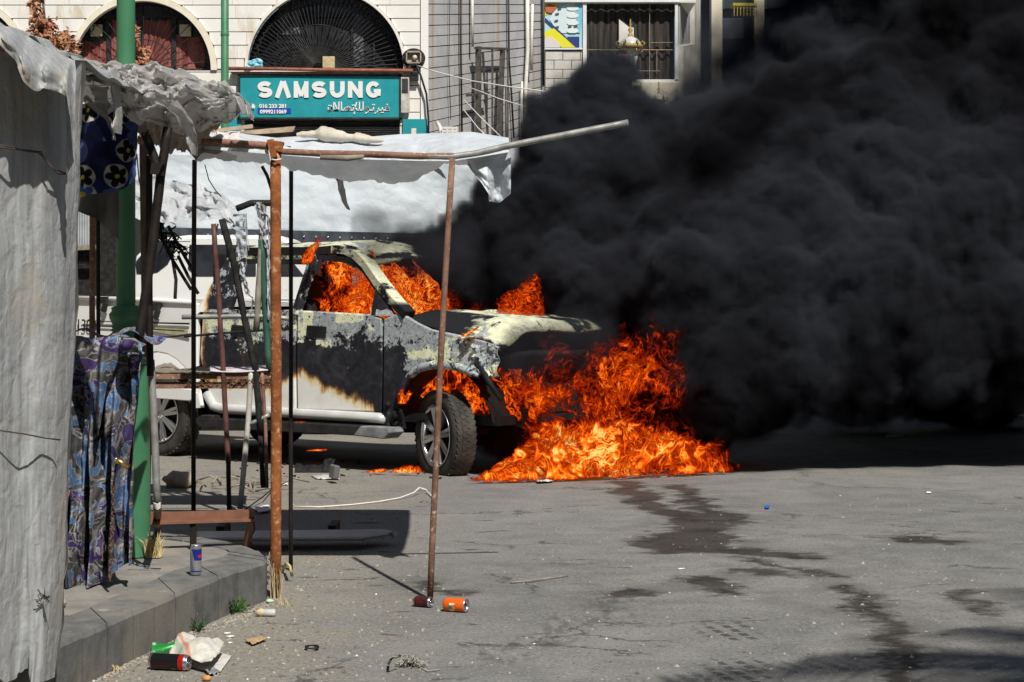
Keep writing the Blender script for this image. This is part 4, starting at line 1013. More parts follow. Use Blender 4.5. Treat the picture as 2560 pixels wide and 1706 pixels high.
# ================================================================ ornate street lamps
GOLD = vary('gold_painted_iron', (.30, .22, .06), (.42, .32, .12), 14, .5)
LGL = N('frosted_lamp_glass', .25, .5, col=(.55, .55, .5)); LGL = LGL.m
def lamp(px, py, Y, k, lab):
    o = thing('street_lamp', (P(px, py, Y).x, Y, 0), lab, 'street lamp', 'ornate gold street lamps behind the smoke')
    z = P(px, py, Y).z; s_ = k * Y / F
    M = Matrix.Translation((o.location.x, Y, z))
    MB().lathe([(.01, 128 * s_), (2 * s_, 118 * s_), (3.5 * s_, 114 * s_), (1.5 * s_, 110 * s_), (4 * s_, 106 * s_), (6 * s_, 100 * s_), (3 * s_, 93 * s_), (6 * s_, 90 * s_), (7 * s_, 84 * s_), (6 * s_, 82 * s_)], M, 14).build('finial', GOLD, o)
    MB().lathe([(6 * s_, 84 * s_), (18 * s_, 78 * s_), (25 * s_, 70 * s_), (28 * s_, 62 * s_)], M, 20).build('glass_hood', LGL, o)
    MB().lathe([(26 * s_, 66 * s_), (31 * s_, 61 * s_), (32 * s_, 57 * s_), (10 * s_, 55 * s_), (24 * s_, 55 * s_), (24 * s_, 52 * s_), (5 * s_, 52 * s_)], M, 20).build('collar', GOLD, o)
    MB().lathe([(15 * s_, 52 * s_), (14 * s_, 34 * s_), (9 * s_, 16 * s_), (5 * s_, 10 * s_)], Matrix.Translation((6 * s_, .02, 0)) @ M, 16).build('globe', LGL, o)
    m_ = MB()
    for a in range(0, 360, 60):
        c = Vector((math.cos(R(a)), math.sin(R(a)), 0)); b0 = Vector((o.location.x, Y, z))
        m_.tube([b0 + c * 31 * s_ + Vector((0, 0, 60 * s_)), b0 + c * 36 * s_ + Vector((0, 0, 68 * s_)), b0 + c * 30 * s_ + Vector((0, 0, 73 * s_)), b0 + c * 27 * s_ + Vector((0, 0, 66 * s_))], 2 * s_, 5)
        m_.tube([b0 + c * 26 * s_ + Vector((0, 0, 53 * s_)), b0 + c * 30 * s_ + Vector((0, 0, 46 * s_)), b0 + c * 22 * s_ + Vector((0, 0, 46 * s_))], 2 * s_, 5)
    m_.build('scrollwork', GOLD, o)
    MB().lathe([(4 * s_, 54 * s_), (4 * s_, 40 * s_), (5 * s_, 38 * s_), (3 * s_, 34 * s_), (4.5 * s_, 24 * s_), (3 * s_, 14 * s_), (7 * s_, 6 * s_), (8 * s_, 0), (4 * s_, -4 * s_), (5 * s_, -60 * s_), (6 * s_, -z + .6), (14 * s_, -z + .5), (15 * s_, -z)], M, 14).build('post', GOLD, o)
lamp(1576, 176, 30, 1., 'gold ornate street lamp in front of the dark glazed balcony')
lamp(1647, 292, 30, .68, 'smaller gold lamp head half sunk in smoke below the balcony')

# ================================================================ unseen blocks added round the street to cut the low sky and deepen shadows
STUC = vary('dusty_stucco', (.26, .24, .2), (.36, .33, .28), 2)
for (x0, x1, y0, y1, h, lab) in ((-34, 30, -44, -30, 17, 'unseen long stucco block added behind the viewer to cut the low sky'), (-30, -13, -28, 26, 14, 'unseen stucco block added on the left to cut the low sky'), (17, 32, -26, 60, 13, 'unseen stucco block added on the right to cut the low sky')):
    o = thing('sky_blocker', ((x0 + x1) / 2, (y0 + y1) / 2, 0), lab, 'building')
    mb = MB(); mb.box2((x0, y0, 0), (x1, y1, h)); mb.build('wall', STUC, o)
    mb = MB(); mb.box2((x0 - .2, y0 - .2, h), (x1 + .2, y1 + .2, h + .35)); mb.build('roof', STUC, o)
    me = None
    for fl in range(4):
        for k in range(int(((x1 - x0) if y1 < 0 else (y1 - y0)) / 4)):
            if y1 < 0: a = Vector((x0 + 2 + k * 4, y1 - .05, 1.5 + fl * 3.2)); b = a + Vector((1.4, .1, 1.6))
            else:
                xx = x1 - .05 if x1 < 0 else x0 - .05; a = Vector((xx, y0 + 2 + k * 4, 1.5 + fl * 3.2)); b = a + Vector((.1, 1.4, 1.6))
            if me is None:
                mb = MB(); mb.box2(a, b); w = mb.build('window', GLASSD, o); me = w.data; a0 = a
            else: piece('window', me, o, Matrix.Translation(a - a0))
# ================================================================ market stalls
def cloth_mat(name, a, b, trans=.25, scale=4, stain=None, rough=.75, bumps=.25, fold=None, spec=.25, crinkle=0.):
    m = N(name, rough, spec)
    f = m.noise(scale, 6, .62)
    c = m.mix(m.rng(f, .3, .7), a, b)
    if stain: c = m.mix(m.math('MULTIPLY', m.rng(m.noise(1.9, 6, .7, .4), .52, .7), .75), c, stain)
    m.col(c)
    h = m.noise(scale * 3, 6, .6, .8)
    if fold: h = m.math('ADD', h, m.noise(fold, 5, .55, .6, v=m.map(scale=(1, 1, .22))))
    if crinkle:
        wv = m.vmath('ADD', m.co, m.vmath('SCALE', m.vmath('SUBTRACT', m.noise(crinkle * 1.3, 4, .6, col=True), (.5, .5, .5)), .5 / crinkle)); e1 = m.rng(m.vor(crinkle, wv, 'DISTANCE_TO_EDGE'), 0., .22); e2 = m.rng(m.vor(crinkle * 2.7, wv, 'DISTANCE_TO_EDGE'), 0., .2)
        h = m.math('ADD', m.math('MULTIPLY', e1, .6), m.math('ADD', m.math('MULTIPLY', e2, .35), m.math('MULTIPLY', h, .25)))
    m.bump(h, bumps, .02)
    if trans:
        tr = m.n('BsdfTranslucent'); m.put(tr.inputs[0], c)
        mx = m.n('MixShader'); m.put(mx.inputs[0], trans); m.put(mx.inputs[1], m.b.outputs[0]); m.put(mx.inputs[2], tr.outputs[0]); m.put(m.out.inputs[0], mx.outputs[0])
    return m.m
TARPW = cloth_mat('white_tarpaulin', (.56, .61, .66), (.68, .72, .76), .12, 5, (.5, .51, .5), .5, .25, None, .3, 5.)
TARPG = cloth_mat('grey_tarpaulin', (.40, .42, .44), (.58, .60, .61), .1, 5, (.42, .38, .31), .55, .3)
RUST = N('rusty_iron', .85, .2)
RUST.col(RUST.mix(RUST.rng(RUST.noise(30, 5, .7), .52, .68), RUST.mix(RUST.rng(RUST.noise(9, 6, .7), .3, .7), (.16, .05, .018), (.36, .125, .04)), (.55, .33, .17)))
RUST.bump(RUST.noise(60, 5), .5, .004); RUST = RUST.m
RUST2 = N('dull_rusty_pipe', .85, .2)
RUST2.col(RUST2.mix(RUST2.rng(RUST2.noise(40, 4, .7), .55, .7), RUST2.mix(RUST2.rng(RUST2.noise(8, 6, .7), .35, .65), (.15, .075, .05), (.27, .155, .11)), (.42, .34, .28))); RUST2.bump(RUST2.noise(70, 4), .4, .003); RUST2 = RUST2.m
DARKP = vary('dark_painted_steel', (.006, .005, .005), (.024, .017, .014), 14, .6)
GREYP = vary('galvanised_pipe', (.22, .22, .21), (.38, .38, .36), 16, .5, .4, .3)
OLDW = vary('weathered_wood', (.2, .17, .13), (.34, .3, .25), 14)
BURNTW = vary('charred_wood', (.006, .006, .006), (.03, .028, .026), 16, .9)
def pole(pts, r, mat, label=None, parent=None, name='pole', n=10, group=None, cat='pole'):
    mb = MB(); pts = [Vector(p) for p in pts]; q = []
    for i in range(len(pts) - 1):
        for k in range(4): q.append(pts[i].lerp(pts[i + 1], k / 4))
    q.append(pts[-1])
    q = [v + Vector((.15 * r * fbm(v.z * 5, i), .15 * r * fbm(v.z * 5, i + 9), 0)) for i, v in enumerate(q)]
    mb.tube(q, r, n); o = mb.build(name, mat, parent)
    return tag(o, label, cat, group) if label else o
# ---------------- canopy frame (nearest, right)
st = thing('canopy_frame', (G(690, 1490).x, G(690, 1490).y, 0), 'rusty pipe canopy frame with white tarpaulin over the roadside', 'market stall')
YB = 9.9
pole([P(690, 1494, gY(1494)), P(690, 900, YB), P(689, 368, YB)], .0275, RUST, None, st, 'corner_post', 14)
mb = MB(); mb.box(P(689, 366, YB), (.075, .06, .05), (0, R(8), 0)); mb.box(P(681, 372, YB - .02), (.03, .05, .09), (0, R(-14), 0)); mb.build('post_cap', RUST, st)
pole([P(1075, 1500, gY(1500)), P(1101, 900, gY(1500) + .01), P(1131, 396, gY(1500))], .0155, RUST2, None, st, 'leaning_post')
pole([P(727, 1427, gY(1427)), P(727, 900, 10.85), P(728, 398, 10.85)], .0115, DARKP, None, st, 'back_post')
pole([P(345, 352, YB), P(450, 353, YB), P(560, 357, YB), P(690, 366, YB)], .019, RUST2, None, st, 'front_rail')
pole([P(688, 379, YB), P(800, 384, YB), P(930, 386, YB), P(1060, 391, YB), P(1135, 391, YB)], .017, RUST2, None, st, 'front_rail')
pole([P(1055, 391, YB), P(1130, 392, YB), P(1190, 384, YB), P(1260, 367, YB), P(1420, 336, YB), P(1571, 307, YB)], .0165, GREYP, None, st, 'bent_pipe', 12)
pole([P(484, 1338, gY(1338)), P(484, 800, 12.2), P(486, 400, 12.2)], .0145, DARKP, None, st, 'back_post')
pole([P(345, 345, 12.2), P(700, 350, 12.2), P(1180, 352, 12.0)], .014, DARKP, None, st, 'back_rail')
mb = MB(); mb.tube([P(800, 394, YB - .03), P(870, 396, YB - .03), P(910, 392, YB - .03)], [.012, .016, .01], 7); mb.build('tied_stick', OLDW, st)
mb = MB(); mb.tube([P(676, 398, YB - .035), P(690, 401, YB - .05), P(703, 398, YB - .035)], .004, 5); mb.tube([P(672, 376, YB - .04), P(676, 398, YB - .04), P(675, 408, YB - .04)], .003, 5)
mb.tube([P(1129, 400, YB - .02), P(1124, 415, YB - .02), P(1128, 434, YB - .02), P(1136, 425, YB - .02), P(1134, 402, YB - .02)], .0035, 5); mb.build('tie_wire', ROPE, st)
# sagging roof cloth
edge_sag = [(500, 395), (560, 400), (640, 407), (715, 418), (783, 430), (890, 446), (954, 460), (1004, 455), (1079, 424), (1130, 405), (1176, 424), (1218, 500)]
def interp(tab, x):
    if x <= tab[0][0]: return tab[0][1]
    for (a, b), (c, d) in zip(tab, tab[1:]):
        if x <= c: return lerp(b, d, (x - a) / (c - a))
    return tab[-1][1]
bar_y = [(500, 357), (690, 372), (800, 381), (1060, 388), (1135, 388), (1200, 378), (1272, 366)]
back_y = [(500, 338), (600, 334), (690, 345), (760, 340), (820, 333), (900, 344), (1000, 336), (1110, 333), (1180, 330), (1272, 345)]
def roof_cloth(u, v):
    px = lerp(488, 1272, u)
    a = P(px, interp(bar_y, px), YB); m_ = P(px, interp(edge_sag, px) if px < 1150 else 410, 10.75); c = P(px, interp(back_y, px), 12.1)
    if v < .1: q = a.lerp(a + Vector((0, -.03, -.03)), 1 - v / .1) ; q += Vector((0, .02, .02 * math.sin(v / .1 * math.pi)))
    else:
        t = (v - .1) / .9; q = (1 - t) ** 2 * a + 2 * t * (1 - t) * (2 * m_ - .5 * a - .5 * c) + t * t * c
    w = math.sin(math.pi * v) ** .5
    q.z += w * (.035 * fbm(px * .012, v * 3.5, 1) + .016 * fbm(px * .03, v * 9, 4)) + .018 * abs(fbm(px * .02 + v * 3, v * 2, 7)) * w
    q.y += w * .04 * fbm(px * .016, v * 5, 11)
    return q
MB().grid(roof_cloth, 110, 44).build('tarpaulin', TARPW, st)
def end_flap(u, v):
    px = lerp(1168, 1277, u) - 6 * math.sin(v * 3) * (1 - u)
    top = lerp(383, 366, u); bot = interp([(0, 424), (.25, 460), (.5, 503), (.75, 506), (1, 486)], u)
    q = P(px + (10 * v if u < .5 else 0), lerp(top, bot, v), YB + .06)
    q.y += .07 * math.sin(u * 9 + v * 2) * (v ** .8) + .05 * fbm(u * 4, v * 3, 2) * v
    return q
MB().grid(end_flap, 34, 30).build('tarpaulin_flap', TARPW, st)
def torn(u, v, pts):
    c = poly_at(pts, v); w = lerp(24, 6, v) * (1 + .3 * fbm(v * 6, 1)); q = P(c.x + (u - .5) * w, c.y, 11.0); q.y += .05 * math.sin(u * 5 + v * 4); return q
MB().grid(lambda u, v: torn(u, v, [(848, 432, 0), (852, 470, 0), (860, 505, 0), (872, 525, 0)]), 8, 16).build('torn_strip', TARPG, st)
MB().grid(lambda u, v: torn(u, v, [(1082, 416, 0), (1092, 424, 0), (1104, 436, 0), (1112, 446, 0)]), 6, 10).build('torn_strip', TARPG, st)
# rolled leftovers lying on the roof
TANC = cloth_mat('tan_sheet', (.5, .46, .38), (.68, .64, .55), .1, 6, (.4, .33, .24))
def roll(u, v):
    px = lerp(742, 960, u); a = v * 2 * math.pi; r = (.045 + .03 * fbm(u * 4, 2) + .02 * max(0, .4 - u)) * math.sin(math.pi * min(1, max(.02, u))) ** .5
    q = P(px, interp([(742, 334), (800, 328), (840, 333), (960, 340)], px) + 4, 11.9); return q + Vector((0, math.cos(a) * r, math.sin(a) * r * (.8 + .35 * fbm(u * 6 + v * 2, v * 4)) - .02 * u))
tag(MB().grid(roll, 60, 12).build('rolled_sheet', TANC), 'crumpled beige sheet rolled up on top of the white canopy', 'sheet')
mb = MB(); mb.prism([P(575, 332, 11.6), P(690, 322, 11.6), P(736, 318, 11.6), P(732, 330, 11.6), P(640, 336, 11.6)], (0, .06, .01)); tag(mb.build('broken_board', vary('brown_board', (.3, .22, .15), (.5, .38, .27), 14)), 'broken brown board lying on the canopy under the shop shutter', 'board')
mb = MB(); mb.bar(P(505, 332, 11), P(632, 316, 11), .03, .02); tag(mb.build('wooden_slat', vary('pale_slat', (.32, .24, .18), (.45, .36, .28), 14)), 'thin wooden slat slanting below the crumpled plastic tip', 'slat')
mb = MB()
def pk(u, v):
    px = lerp(430, 600, u); q = P(px, lerp(330, 352, v) + 3 * fbm(u * 6, v * 2), lerp(11.2, 10.0, v)); q.z += .03 * fbm(u * 8, v * 5, 3); return q
PINKP = cloth_mat('faded_pink_print', (.62, .55, .54), (.74, .72, .71), .1, 5, (.55, .25, .24))
tag(MB().grid(pk, 40, 12).build('faded_sheet', PINKP), 'faded pink and white sheet folded on the left end of the canopy', 'sheet')
def edge_rag(u, v):
    px = lerp(540, 715, u); top = interp([(420, 352), (560, 357), (690, 372), (715, 378)], px)
    bot = top + interp([(540, 12), (575, 40), (610, 20), (640, 52), (665, 30), (690, 28), (715, 10)], px)
    q = P(px, lerp(top, bot, v), YB + .03); q.y += .06 * math.sin(u * 16) * v + .03 * fbm(u * 8, v * 3) * v; return q
MB().grid(lambda u, v: edge_rag(u, v) - Vector((.3, 0, -.03)), 50, 12).build('ragged_edge', cloth_mat('brown_grey_rag', (.22, .2, .17), (.36, .33, .29), .25, 7, None, .7), st)
# ---------------- left wrapped stall (nearest)
ls = thing('wrapped_stall', (-1.75, 7.2, 0), 'market stall wrapped in weathered grey tarpaulin with folded top edge', 'market stall')
GT = N('weathered_grey_tarp', .5, .4)
gx = GT.xyz(); f1 = GT.noise(5, 6, .65, v=GT.map(scale=(7, 7, .35))); f2 = GT.noise(1.6, 6, .7, .3); f3 = GT.noise(30, 5, .7, v=GT.map(scale=(2.6, 2.6, .22)))
gc = GT.mix(GT.rng(f1, .3, .7), (.27, .285, .295), (.42, .43, .435)); gc = GT.mix(GT.math('MULTIPLY', GT.rng(f3, .55, .75), .5), gc, (.55, .56, .56))
gc = GT.mix(GT.math('MULTIPLY', GT.rng(f2, .5, .66), .7), gc, (.38, .33, .25))
crk = GT.vor(3.2, GT.map(scale=(1, 1, .55)), 'DISTANCE_TO_EDGE'); gc = GT.mix(GT.math('MULTIPLY', GT.rng(crk, .03, .0), .0), gc, (.2, .2, .2))
GT.col(gc); gw = GT.vmath('ADD', GT.co, GT.vmath('SCALE', GT.vmath('SUBTRACT', GT.noise(5, 4, .6, col=True), (.5, .5, .5)), .16)); gv = GT.map(gw, (1, 1, .55))
ge = GT.math('ADD', GT.math('MULTIPLY', GT.rng(GT.vor(5, gv, 'DISTANCE_TO_EDGE'), 0., .25), .6), GT.math('MULTIPLY', GT.rng(GT.vor(14, gv, 'DISTANCE_TO_EDGE'), 0., .25), .4))
GT.bump(GT.math('ADD', ge, GT.math('MULTIPLY', f3, .3)), .26, .02); GT = GT.m
def LYf(px): return lerp(6.5, 7.22, (px + 160) / 350)
right_edge = [(150, 188), (430, 182), (560, 176), (800, 170), (1000, 160), (1200, 152), (1400, 148), (1560, 140), (1620, 134), (1696, 124)]
def big(u, v):
    py = lerp(130, 1704, v); xr = interp(right_edge, py); px = lerp(-160, xr, u)
    q = P(px, py, LYf(px))
    q.y += .035 * math.sin(px * .045 + 1.5 * fbm(v * 2, u)) * (.3 + .7 * v) + .025 * fbm(u * 5, v * 7, 1) + (.10 * max(0, (u - .93) / .07) ** 2)
    if v > .93: q.y += .10 * (v - .93) / .07 * abs(fbm(u * 7, 3)); q.z += .05 * fbm(u * 6, 5) * (v - .93) / .07
    return q
MB().grid(big, 70, 90).build('side_curtain', GT, ls)
MB().grid(lambda u, v: (lambda q: Vector((q.x - .34 * u + .02 * fbm(v * 9, u * 3), q.y + .02 + u * 1.1, q.z)))(big(1, v)), 20, 60).build('return_curtain', GT, ls)
# roof sheet and the flap folded over its front
roof_edge = [(-60, 40), (0, 62), (40, 72), (100, 110), (185, 152)]
def flap_bottom(px): return interp([(-60, 190), (0, 110), (35, 150), (60, 205), (80, 225), (92, 228), (110, 222), (128, 225), (150, 232), (172, 245), (180, 430), (190, 400)], px)
def top_flap(u, v):
    px = lerp(-60, 190, u); y0 = interp(roof_edge, px); y1 = flap_bottom(px) if px < 175 else lerp(250, 415, min(1, (px - 175) / 8))
    q = P(px, lerp(y0, y1, v), LYf(px) - .28 * math.sin(min(1, v * 1.5) * math.pi / 2))
    q.y += .03 * fbm(u * 7, v * 3) + .02 * math.sin(u * 30 + v * 3); return q
MB().grid(top_flap, 60, 24).build('front_flap', GT, ls)
MB().grid(lambda u, v: (lambda q: q + Vector((0, v * 1.6, .02 * v + .03 * fbm(u * 6, v * 4))))(top_flap(u, 0)), 40, 16).build('roof_sheet', GT, ls)
def curl(u, v):      # turned-out corner hanging at the right edge
    py = lerp(205, 440, v); w = interp([(205, 6), (330, 16), (400, 22), (425, 10), (440, 2)], py)
    q = P(lerp(168, 172 + w, u), py + 22 * (1 - u) * v, LYf(172) - .12); q.y -= .07 * math.sin(u * math.pi * .8) - .02 * fbm(v * 6, u); return q
MB().grid(curl, 12, 26).build('turned_corner', GT, ls)
WIRE = vary('rusty_wire', (.05, .04, .035), (.13, .1, .08), 20, .7)
for pts, lab in (([(-10, 362), (30, 368), (60, 378), (95, 382), (108, 392), (125, 416), (150, 428), (165, 434)], 0), ([(-10, 366), (35, 374), (66, 376), (102, 380), (112, 400), (132, 420), (146, 436), (166, 436)], 0), ([(-10, 1075), (60, 1085), (110, 1095), (150, 1100)], 0)):
    MB().tube([P(x, y, LYf(x) - .07 - .02 * (i % 2)) for i, (x, y) in enumerate(pts)], .003, 5).build('tie_wire', WIRE, ls)
mb = MB()
for k in range(14):
    a = P(112, 1490, LYf(112) - .06); e = Vector((rnd.uniform(-.03, .03), rnd.uniform(-.04, 0), rnd.uniform(-.04, .04))); mb.tube([a, a + e * .6, a + e + Vector((0, 0, .01))], .002, 4)
mb.build('knot', WIRE, ls)
for k, (x, y) in enumerate(((45, 150), (45, 1560))): pass
for (x, y) in ((-2.1, 9.0), (-2.6, 7.9), (-2.6, 9.4)): pole([(x, y, KH if y > 8.2 else 0), (x, y, 2.45)], .02, DARKP, None, ls, 'frame_post')
# frayed white string at the lower corner
FRAY = vary('white_fibre', (.55, .54, .5), (.72, .7, .66), 30)
mb = MB()
for k in range(40):
    a = G(144 + rnd.uniform(-14, 12), 1690, 0) + Vector((0, rnd.uniform(-.03, .03), rnd.uniform(.05, .09))); pts = [a]
    for j in range(4): pts.append(pts[-1] + Vector((rnd.uniform(-.025, .025), rnd.uniform(-.02, .02), rnd.uniform(-.03, .015))))
    for p in pts: p.z = max(p.z, .004)
    mb.tube(pts, .002, 4)
tag(mb.build('frayed_string', FRAY), 'tuft of frayed white string at the foot of the wrapped stall', 'string')
# ---------------- crumpled clear plastic over the awning
PL = N('milky_plastic_sheet', .28, .5)
pcol = PL.mix(PL.rng(PL.noise(4, 5, .6), .3, .7), (.52, .515, .49), (.70, .69, .67)); pcol = PL.mix(PL.math('MULTIPLY', PL.rng(PL.noise(2.2, 6, .7), .55, .7), .7), pcol, (.34, .29, .22)); PL.col(pcol); PL.bump(PL.noise(7, 3, .5, 1.2), .35, .03)
tr = PL.n('BsdfTranslucent'); PL.put(tr.inputs[0], pcol); tp_ = PL.n('BsdfTransparent'); mx = PL.n('MixShader'); PL.put(mx.inputs[0], .34); PL.put(mx.inputs[1], PL.b.outputs[0]); PL.put(mx.inputs[2], tr.outputs[0])
mx2 = PL.n('MixShader'); PL.put(mx2.inputs[0], .12); PL.put(mx2.inputs[1], mx.outputs[0]); PL.put(mx2.inputs[2], tp_.outputs[0]); PL.put(PL.out.inputs[0], mx2.outputs[0]); PL = PL.m
aw = thing('plastic_covered_awning', (P(320, 250, 8.6).x, 8.6, 0), 'stall awning heaped with crumpled milky plastic sheeting', 'awning')
top_p = [(186, 142), (215, 146), (240, 152), (262, 160), (290, 162), (320, 172), (335, 168), (360, 164), (395, 158), (420, 172), (450, 178), (480, 188), (520, 205), (560, 210), (600, 232), (625, 260), (637, 300)]
bot_p = [(186, 240), (230, 265), (262, 290), (300, 262), (330, 290), (365, 318), (420, 322), (460, 330), (500, 322), (540, 318), (580, 300), (620, 272), (637, 305)]
def HY(px): return interp([(186, 8.5), (300, 8.5), (430, 9.0), (520, 9.5), (640, 9.8)], px)
def heap(u, v, ph=0.):
    px = lerp(186, 636, u); y = lerp(interp(top_p, px), interp(bot_p, px), v)
    q = P(px, y, HY(px))
    amp = math.sin(math.pi * min(1, v * 1.02)) ** .6
    q.y += -.26 * amp + .22 * fbm(u * 5, v * 2.6, 2 + ph) * (.3 + amp) + .16 * abs(fbm(u * 9 + v * 4, v * 4, 5 + ph)) - .05 * abs(fbm(u * 22 - v * 9, v * 7, 9))
    q.z += .035 * fbm(u * 8, v * 4, 7 + ph); return q
MB().grid(heap, 130, 60).build('plastic_sheet', PL, aw)
def heap_back(u, v):
    px = lerp(186, 560, u); q = P(px, interp(top_p, px) + 3 + 16 * v, HY(px) + .05 + v * (10.4 - HY(px))); q.z += .03 * fbm(u * 9, v * 4, 6); return q
MB().grid(heap_back, 70, 14).build('plastic_sheet', PL, aw)
for w0, w1, pts, ph in ((34, 10, [(205, 240, 0), (245, 275, 0), (275, 300, 0), (286, 350, 0)], 0), (26, 20, [(280, 172, 0), (285, 230, 0), (292, 290, 0), (290, 335, 0)], 2), (44, 14, [(420, 250, 0), (455, 290, 0), (478, 330, 0), (486, 388, 0)], 4), (44, 22, [(250, 215, 0), (258, 250, 0), (262, 285, 0)], 5)):
    def strip(u, v, w0=w0, w1=w1, pts=pts, ph=ph):
        c = poly_at(pts, v); q = P(c.x + (u - .5) * lerp(w0, w1, v) * (1 + .25 * fbm(v * 5, ph)), c.y, HY(c.x) - .36); q.y += .05 * math.sin(u * 5 + ph) + .05 * fbm(v * 4, u * 2, ph); return q
    MB().grid(strip, 12, 26).build('hanging_strip', PL, aw)
# lumpy bundle of brown sacking below the plastic
SACK = cloth_mat('brown_sacking', (.2, .17, .13), (.36, .31, .25), .05, 8, (.12, .1, .08))
def sack(u, v):
    px = lerp(330, 560, u); a = math.pi * v; r = (.16 + .05 * fbm(u * 8, v * 3)) * math.sin(math.pi * min(.98, max(.02, u))) ** .6
    q = P(px, lerp(290, 285, u), HY(px) + .2); return q + Vector((0, -math.cos(a - math.pi / 2) * r, -math.sin(a - math.pi / 2) * r + .03 * fbm(u * 20, v * 9, 4)))
MB().grid(sack, 50, 20).build('sack', SACK, aw)
mb = MB()
for k in range(60):
    px = rnd.uniform(345, 540); a = P(px, interp([(345, 312), (420, 322), (540, 314)], px), HY(px) + .06); mb.tube([a, a + Vector((rnd.uniform(-.02, .02), 0, -rnd.uniform(.015, .05)))], .0016, 3, False)
tag(mb.build('frayed_edge', SACK, aw), kind='stuff')
# navy cloth printed with pale discs and flowers
FL = N('navy_floral_cloth', .85, .2)
_fx = FL.xyz(); fv = FL.comb(_fx[0], _fx[2], 0.)
def _v2(out):
    nd = FL.n('TexVoronoi', voronoi_dimensions='2D'); FL.put(nd.inputs['Vector'], fv); nd.inputs['Scale'].default_value = 7.6; nd.inputs['Randomness'].default_value = .75; return nd.outputs[out]

vc_ = _v2('Color'); vp = _v2('Position')
rel = FL.vmath('SUBTRACT', FL.vmath('SCALE', fv, 6.2), FL.vmath('SCALE', vp, 6.2)) if False else FL.vmath('SUBTRACT', fv, vp)
rx_, rz_, _ = FL.xyz(rel); ang = FL.math('ARCTAN2', rz_, rx_)
pet = FL.math('ADD', .045, FL.math('MULTIPLY', FL.math('ABSOLUTE', FL.math('SINE', FL.math('MULTIPLY', ang, 2.5))), .045))
rad = FL.n('VectorMath', operation='LENGTH'); FL.put(rad.inputs[0], rel); rad = rad.outputs['Value']
sel = FL.xyz(vc_)[0]; sel2 = FL.xyz(vc_)[1]
c = FL.mix(FL.rng(FL.noise(3, 3), .4, .6), (.008, .009, .042), (.014, .02, .08))
blue = FL.mix(FL.rng(rad, .060, .055), c, (.06, .09, .26)); pale = FL.mix(FL.rng(rad, .056, .051), c, (.4, .39, .34))
k3 = FL.math('MULTIPLY', pet, .55)
pale = FL.mix(FL.rng(FL.math('SUBTRACT', rad, k3), .004, -.002), pale, (.006, .006, .014)); pale = FL.mix(FL.rng(rad, .011, .009), pale, (.5, .4, .05))
yel = FL.mix(FL.rng(rad, .064, .058), c, (.45, .45, .36)); yel = FL.mix(FL.rng(FL.math('SUBTRACT', rad, FL.math('MULTIPLY', pet, .62)), .004, -.002), yel, (.06, .09, .3)); yel = FL.mix(FL.rng(rad, .020, .016), yel, (.55, .46, .05))
c2 = FL.mix(FL.math('GREATER_THAN', sel, .42), blue, pale); c2 = FL.mix(FL.math('GREATER_THAN', sel2, .72), c2, yel)
FL.col(c2); FL = FL.m
MB().grid(lambda u, v: heap_back(u, v) + Vector((.02, .03, -.07)), 40, 10).build('shade_sheet', SACK, aw)  # opaque sheet added under the plastic to keep sun off the green post
def floral(u, v):
    px = lerp(160, 346, u); y = lerp(interp([(160, 255), (300, 262), (346, 275)], px), interp([(160, 512), (230, 488), (300, 474), (330, 460), (343, 450), (346, 440)], px), v)
    q = P(px, y, 8.75); q.y += .05 * math.sin(u * 9 + v * 2) + .05 * fbm(u * 4, v * 3) ; return q
MB().grid(floral, 50, 36).build('floral_cloth', FL, aw)
# dark Y-shaped props carrying the awning
pole([P(420, 318, 8.9), P(402, 440, 8.9), P(380, 620, 8.9), P(360, 762, 8.9), P(345, 860, 8.9)], .021, DARKP, None, aw, 'prop')
pole([P(356, 318, 8.9), P(378, 375, 8.9), P(396, 428, 8.9)], .021, DARKP, None, aw, 'brace')
mb = MB(); mb.box(P(396, 424, 8.88), (.06, .05, .05), (0, R(10), 0)); mb.build('joint', DARKP, aw)
pole([P(373, 390, 9.3), P(372, 620, 9.3), P(374, 850, 9.3), P(376, 940, 9.3)], .0165, DARKP, None, aw, 'upright')
pole([P(377, 900, 9.32), P(386, 1060, 9.32), P(393, 1260, 9.32)], .0175, GREYP, None, aw, 'lower_upright')
pole([P(392, 1245, 9.32), P(395, 1326, gY(1326, KH))], .02, RUST2, None, aw, 'socket')
mb = MB()
for k in range(5): mb.tube([P(384 + k * .7, 1258 + k * 3, 9.29), P(394, 1262 + k * 3, 9.28), P(401, 1257 + k * 3, 9.29)], .004, 4)
mb.build('binding_wire', FRAY, aw)
pole([P(232, 480, 9.6), P(231, 700, 9.6), P(230, 862, 9.6)], .014, RUST2, None, aw, 'thin_post'); pole([P(245, 478, 9.7), P(246, 862, 9.7)], .010, DARKP, None, aw, 'thin_post')
pole([P(190, 532, 10.5), P(186, 640, 10.5), P(178, 742, 10.5)], .012, RUST2, None, aw, 'thin_post')
# dark grey lining under the awning
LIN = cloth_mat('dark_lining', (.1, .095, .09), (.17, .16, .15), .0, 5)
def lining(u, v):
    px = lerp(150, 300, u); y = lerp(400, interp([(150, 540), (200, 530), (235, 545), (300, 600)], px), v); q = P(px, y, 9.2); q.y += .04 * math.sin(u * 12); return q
MB().grid(lining, 30, 16).build('lining', LIN, aw)
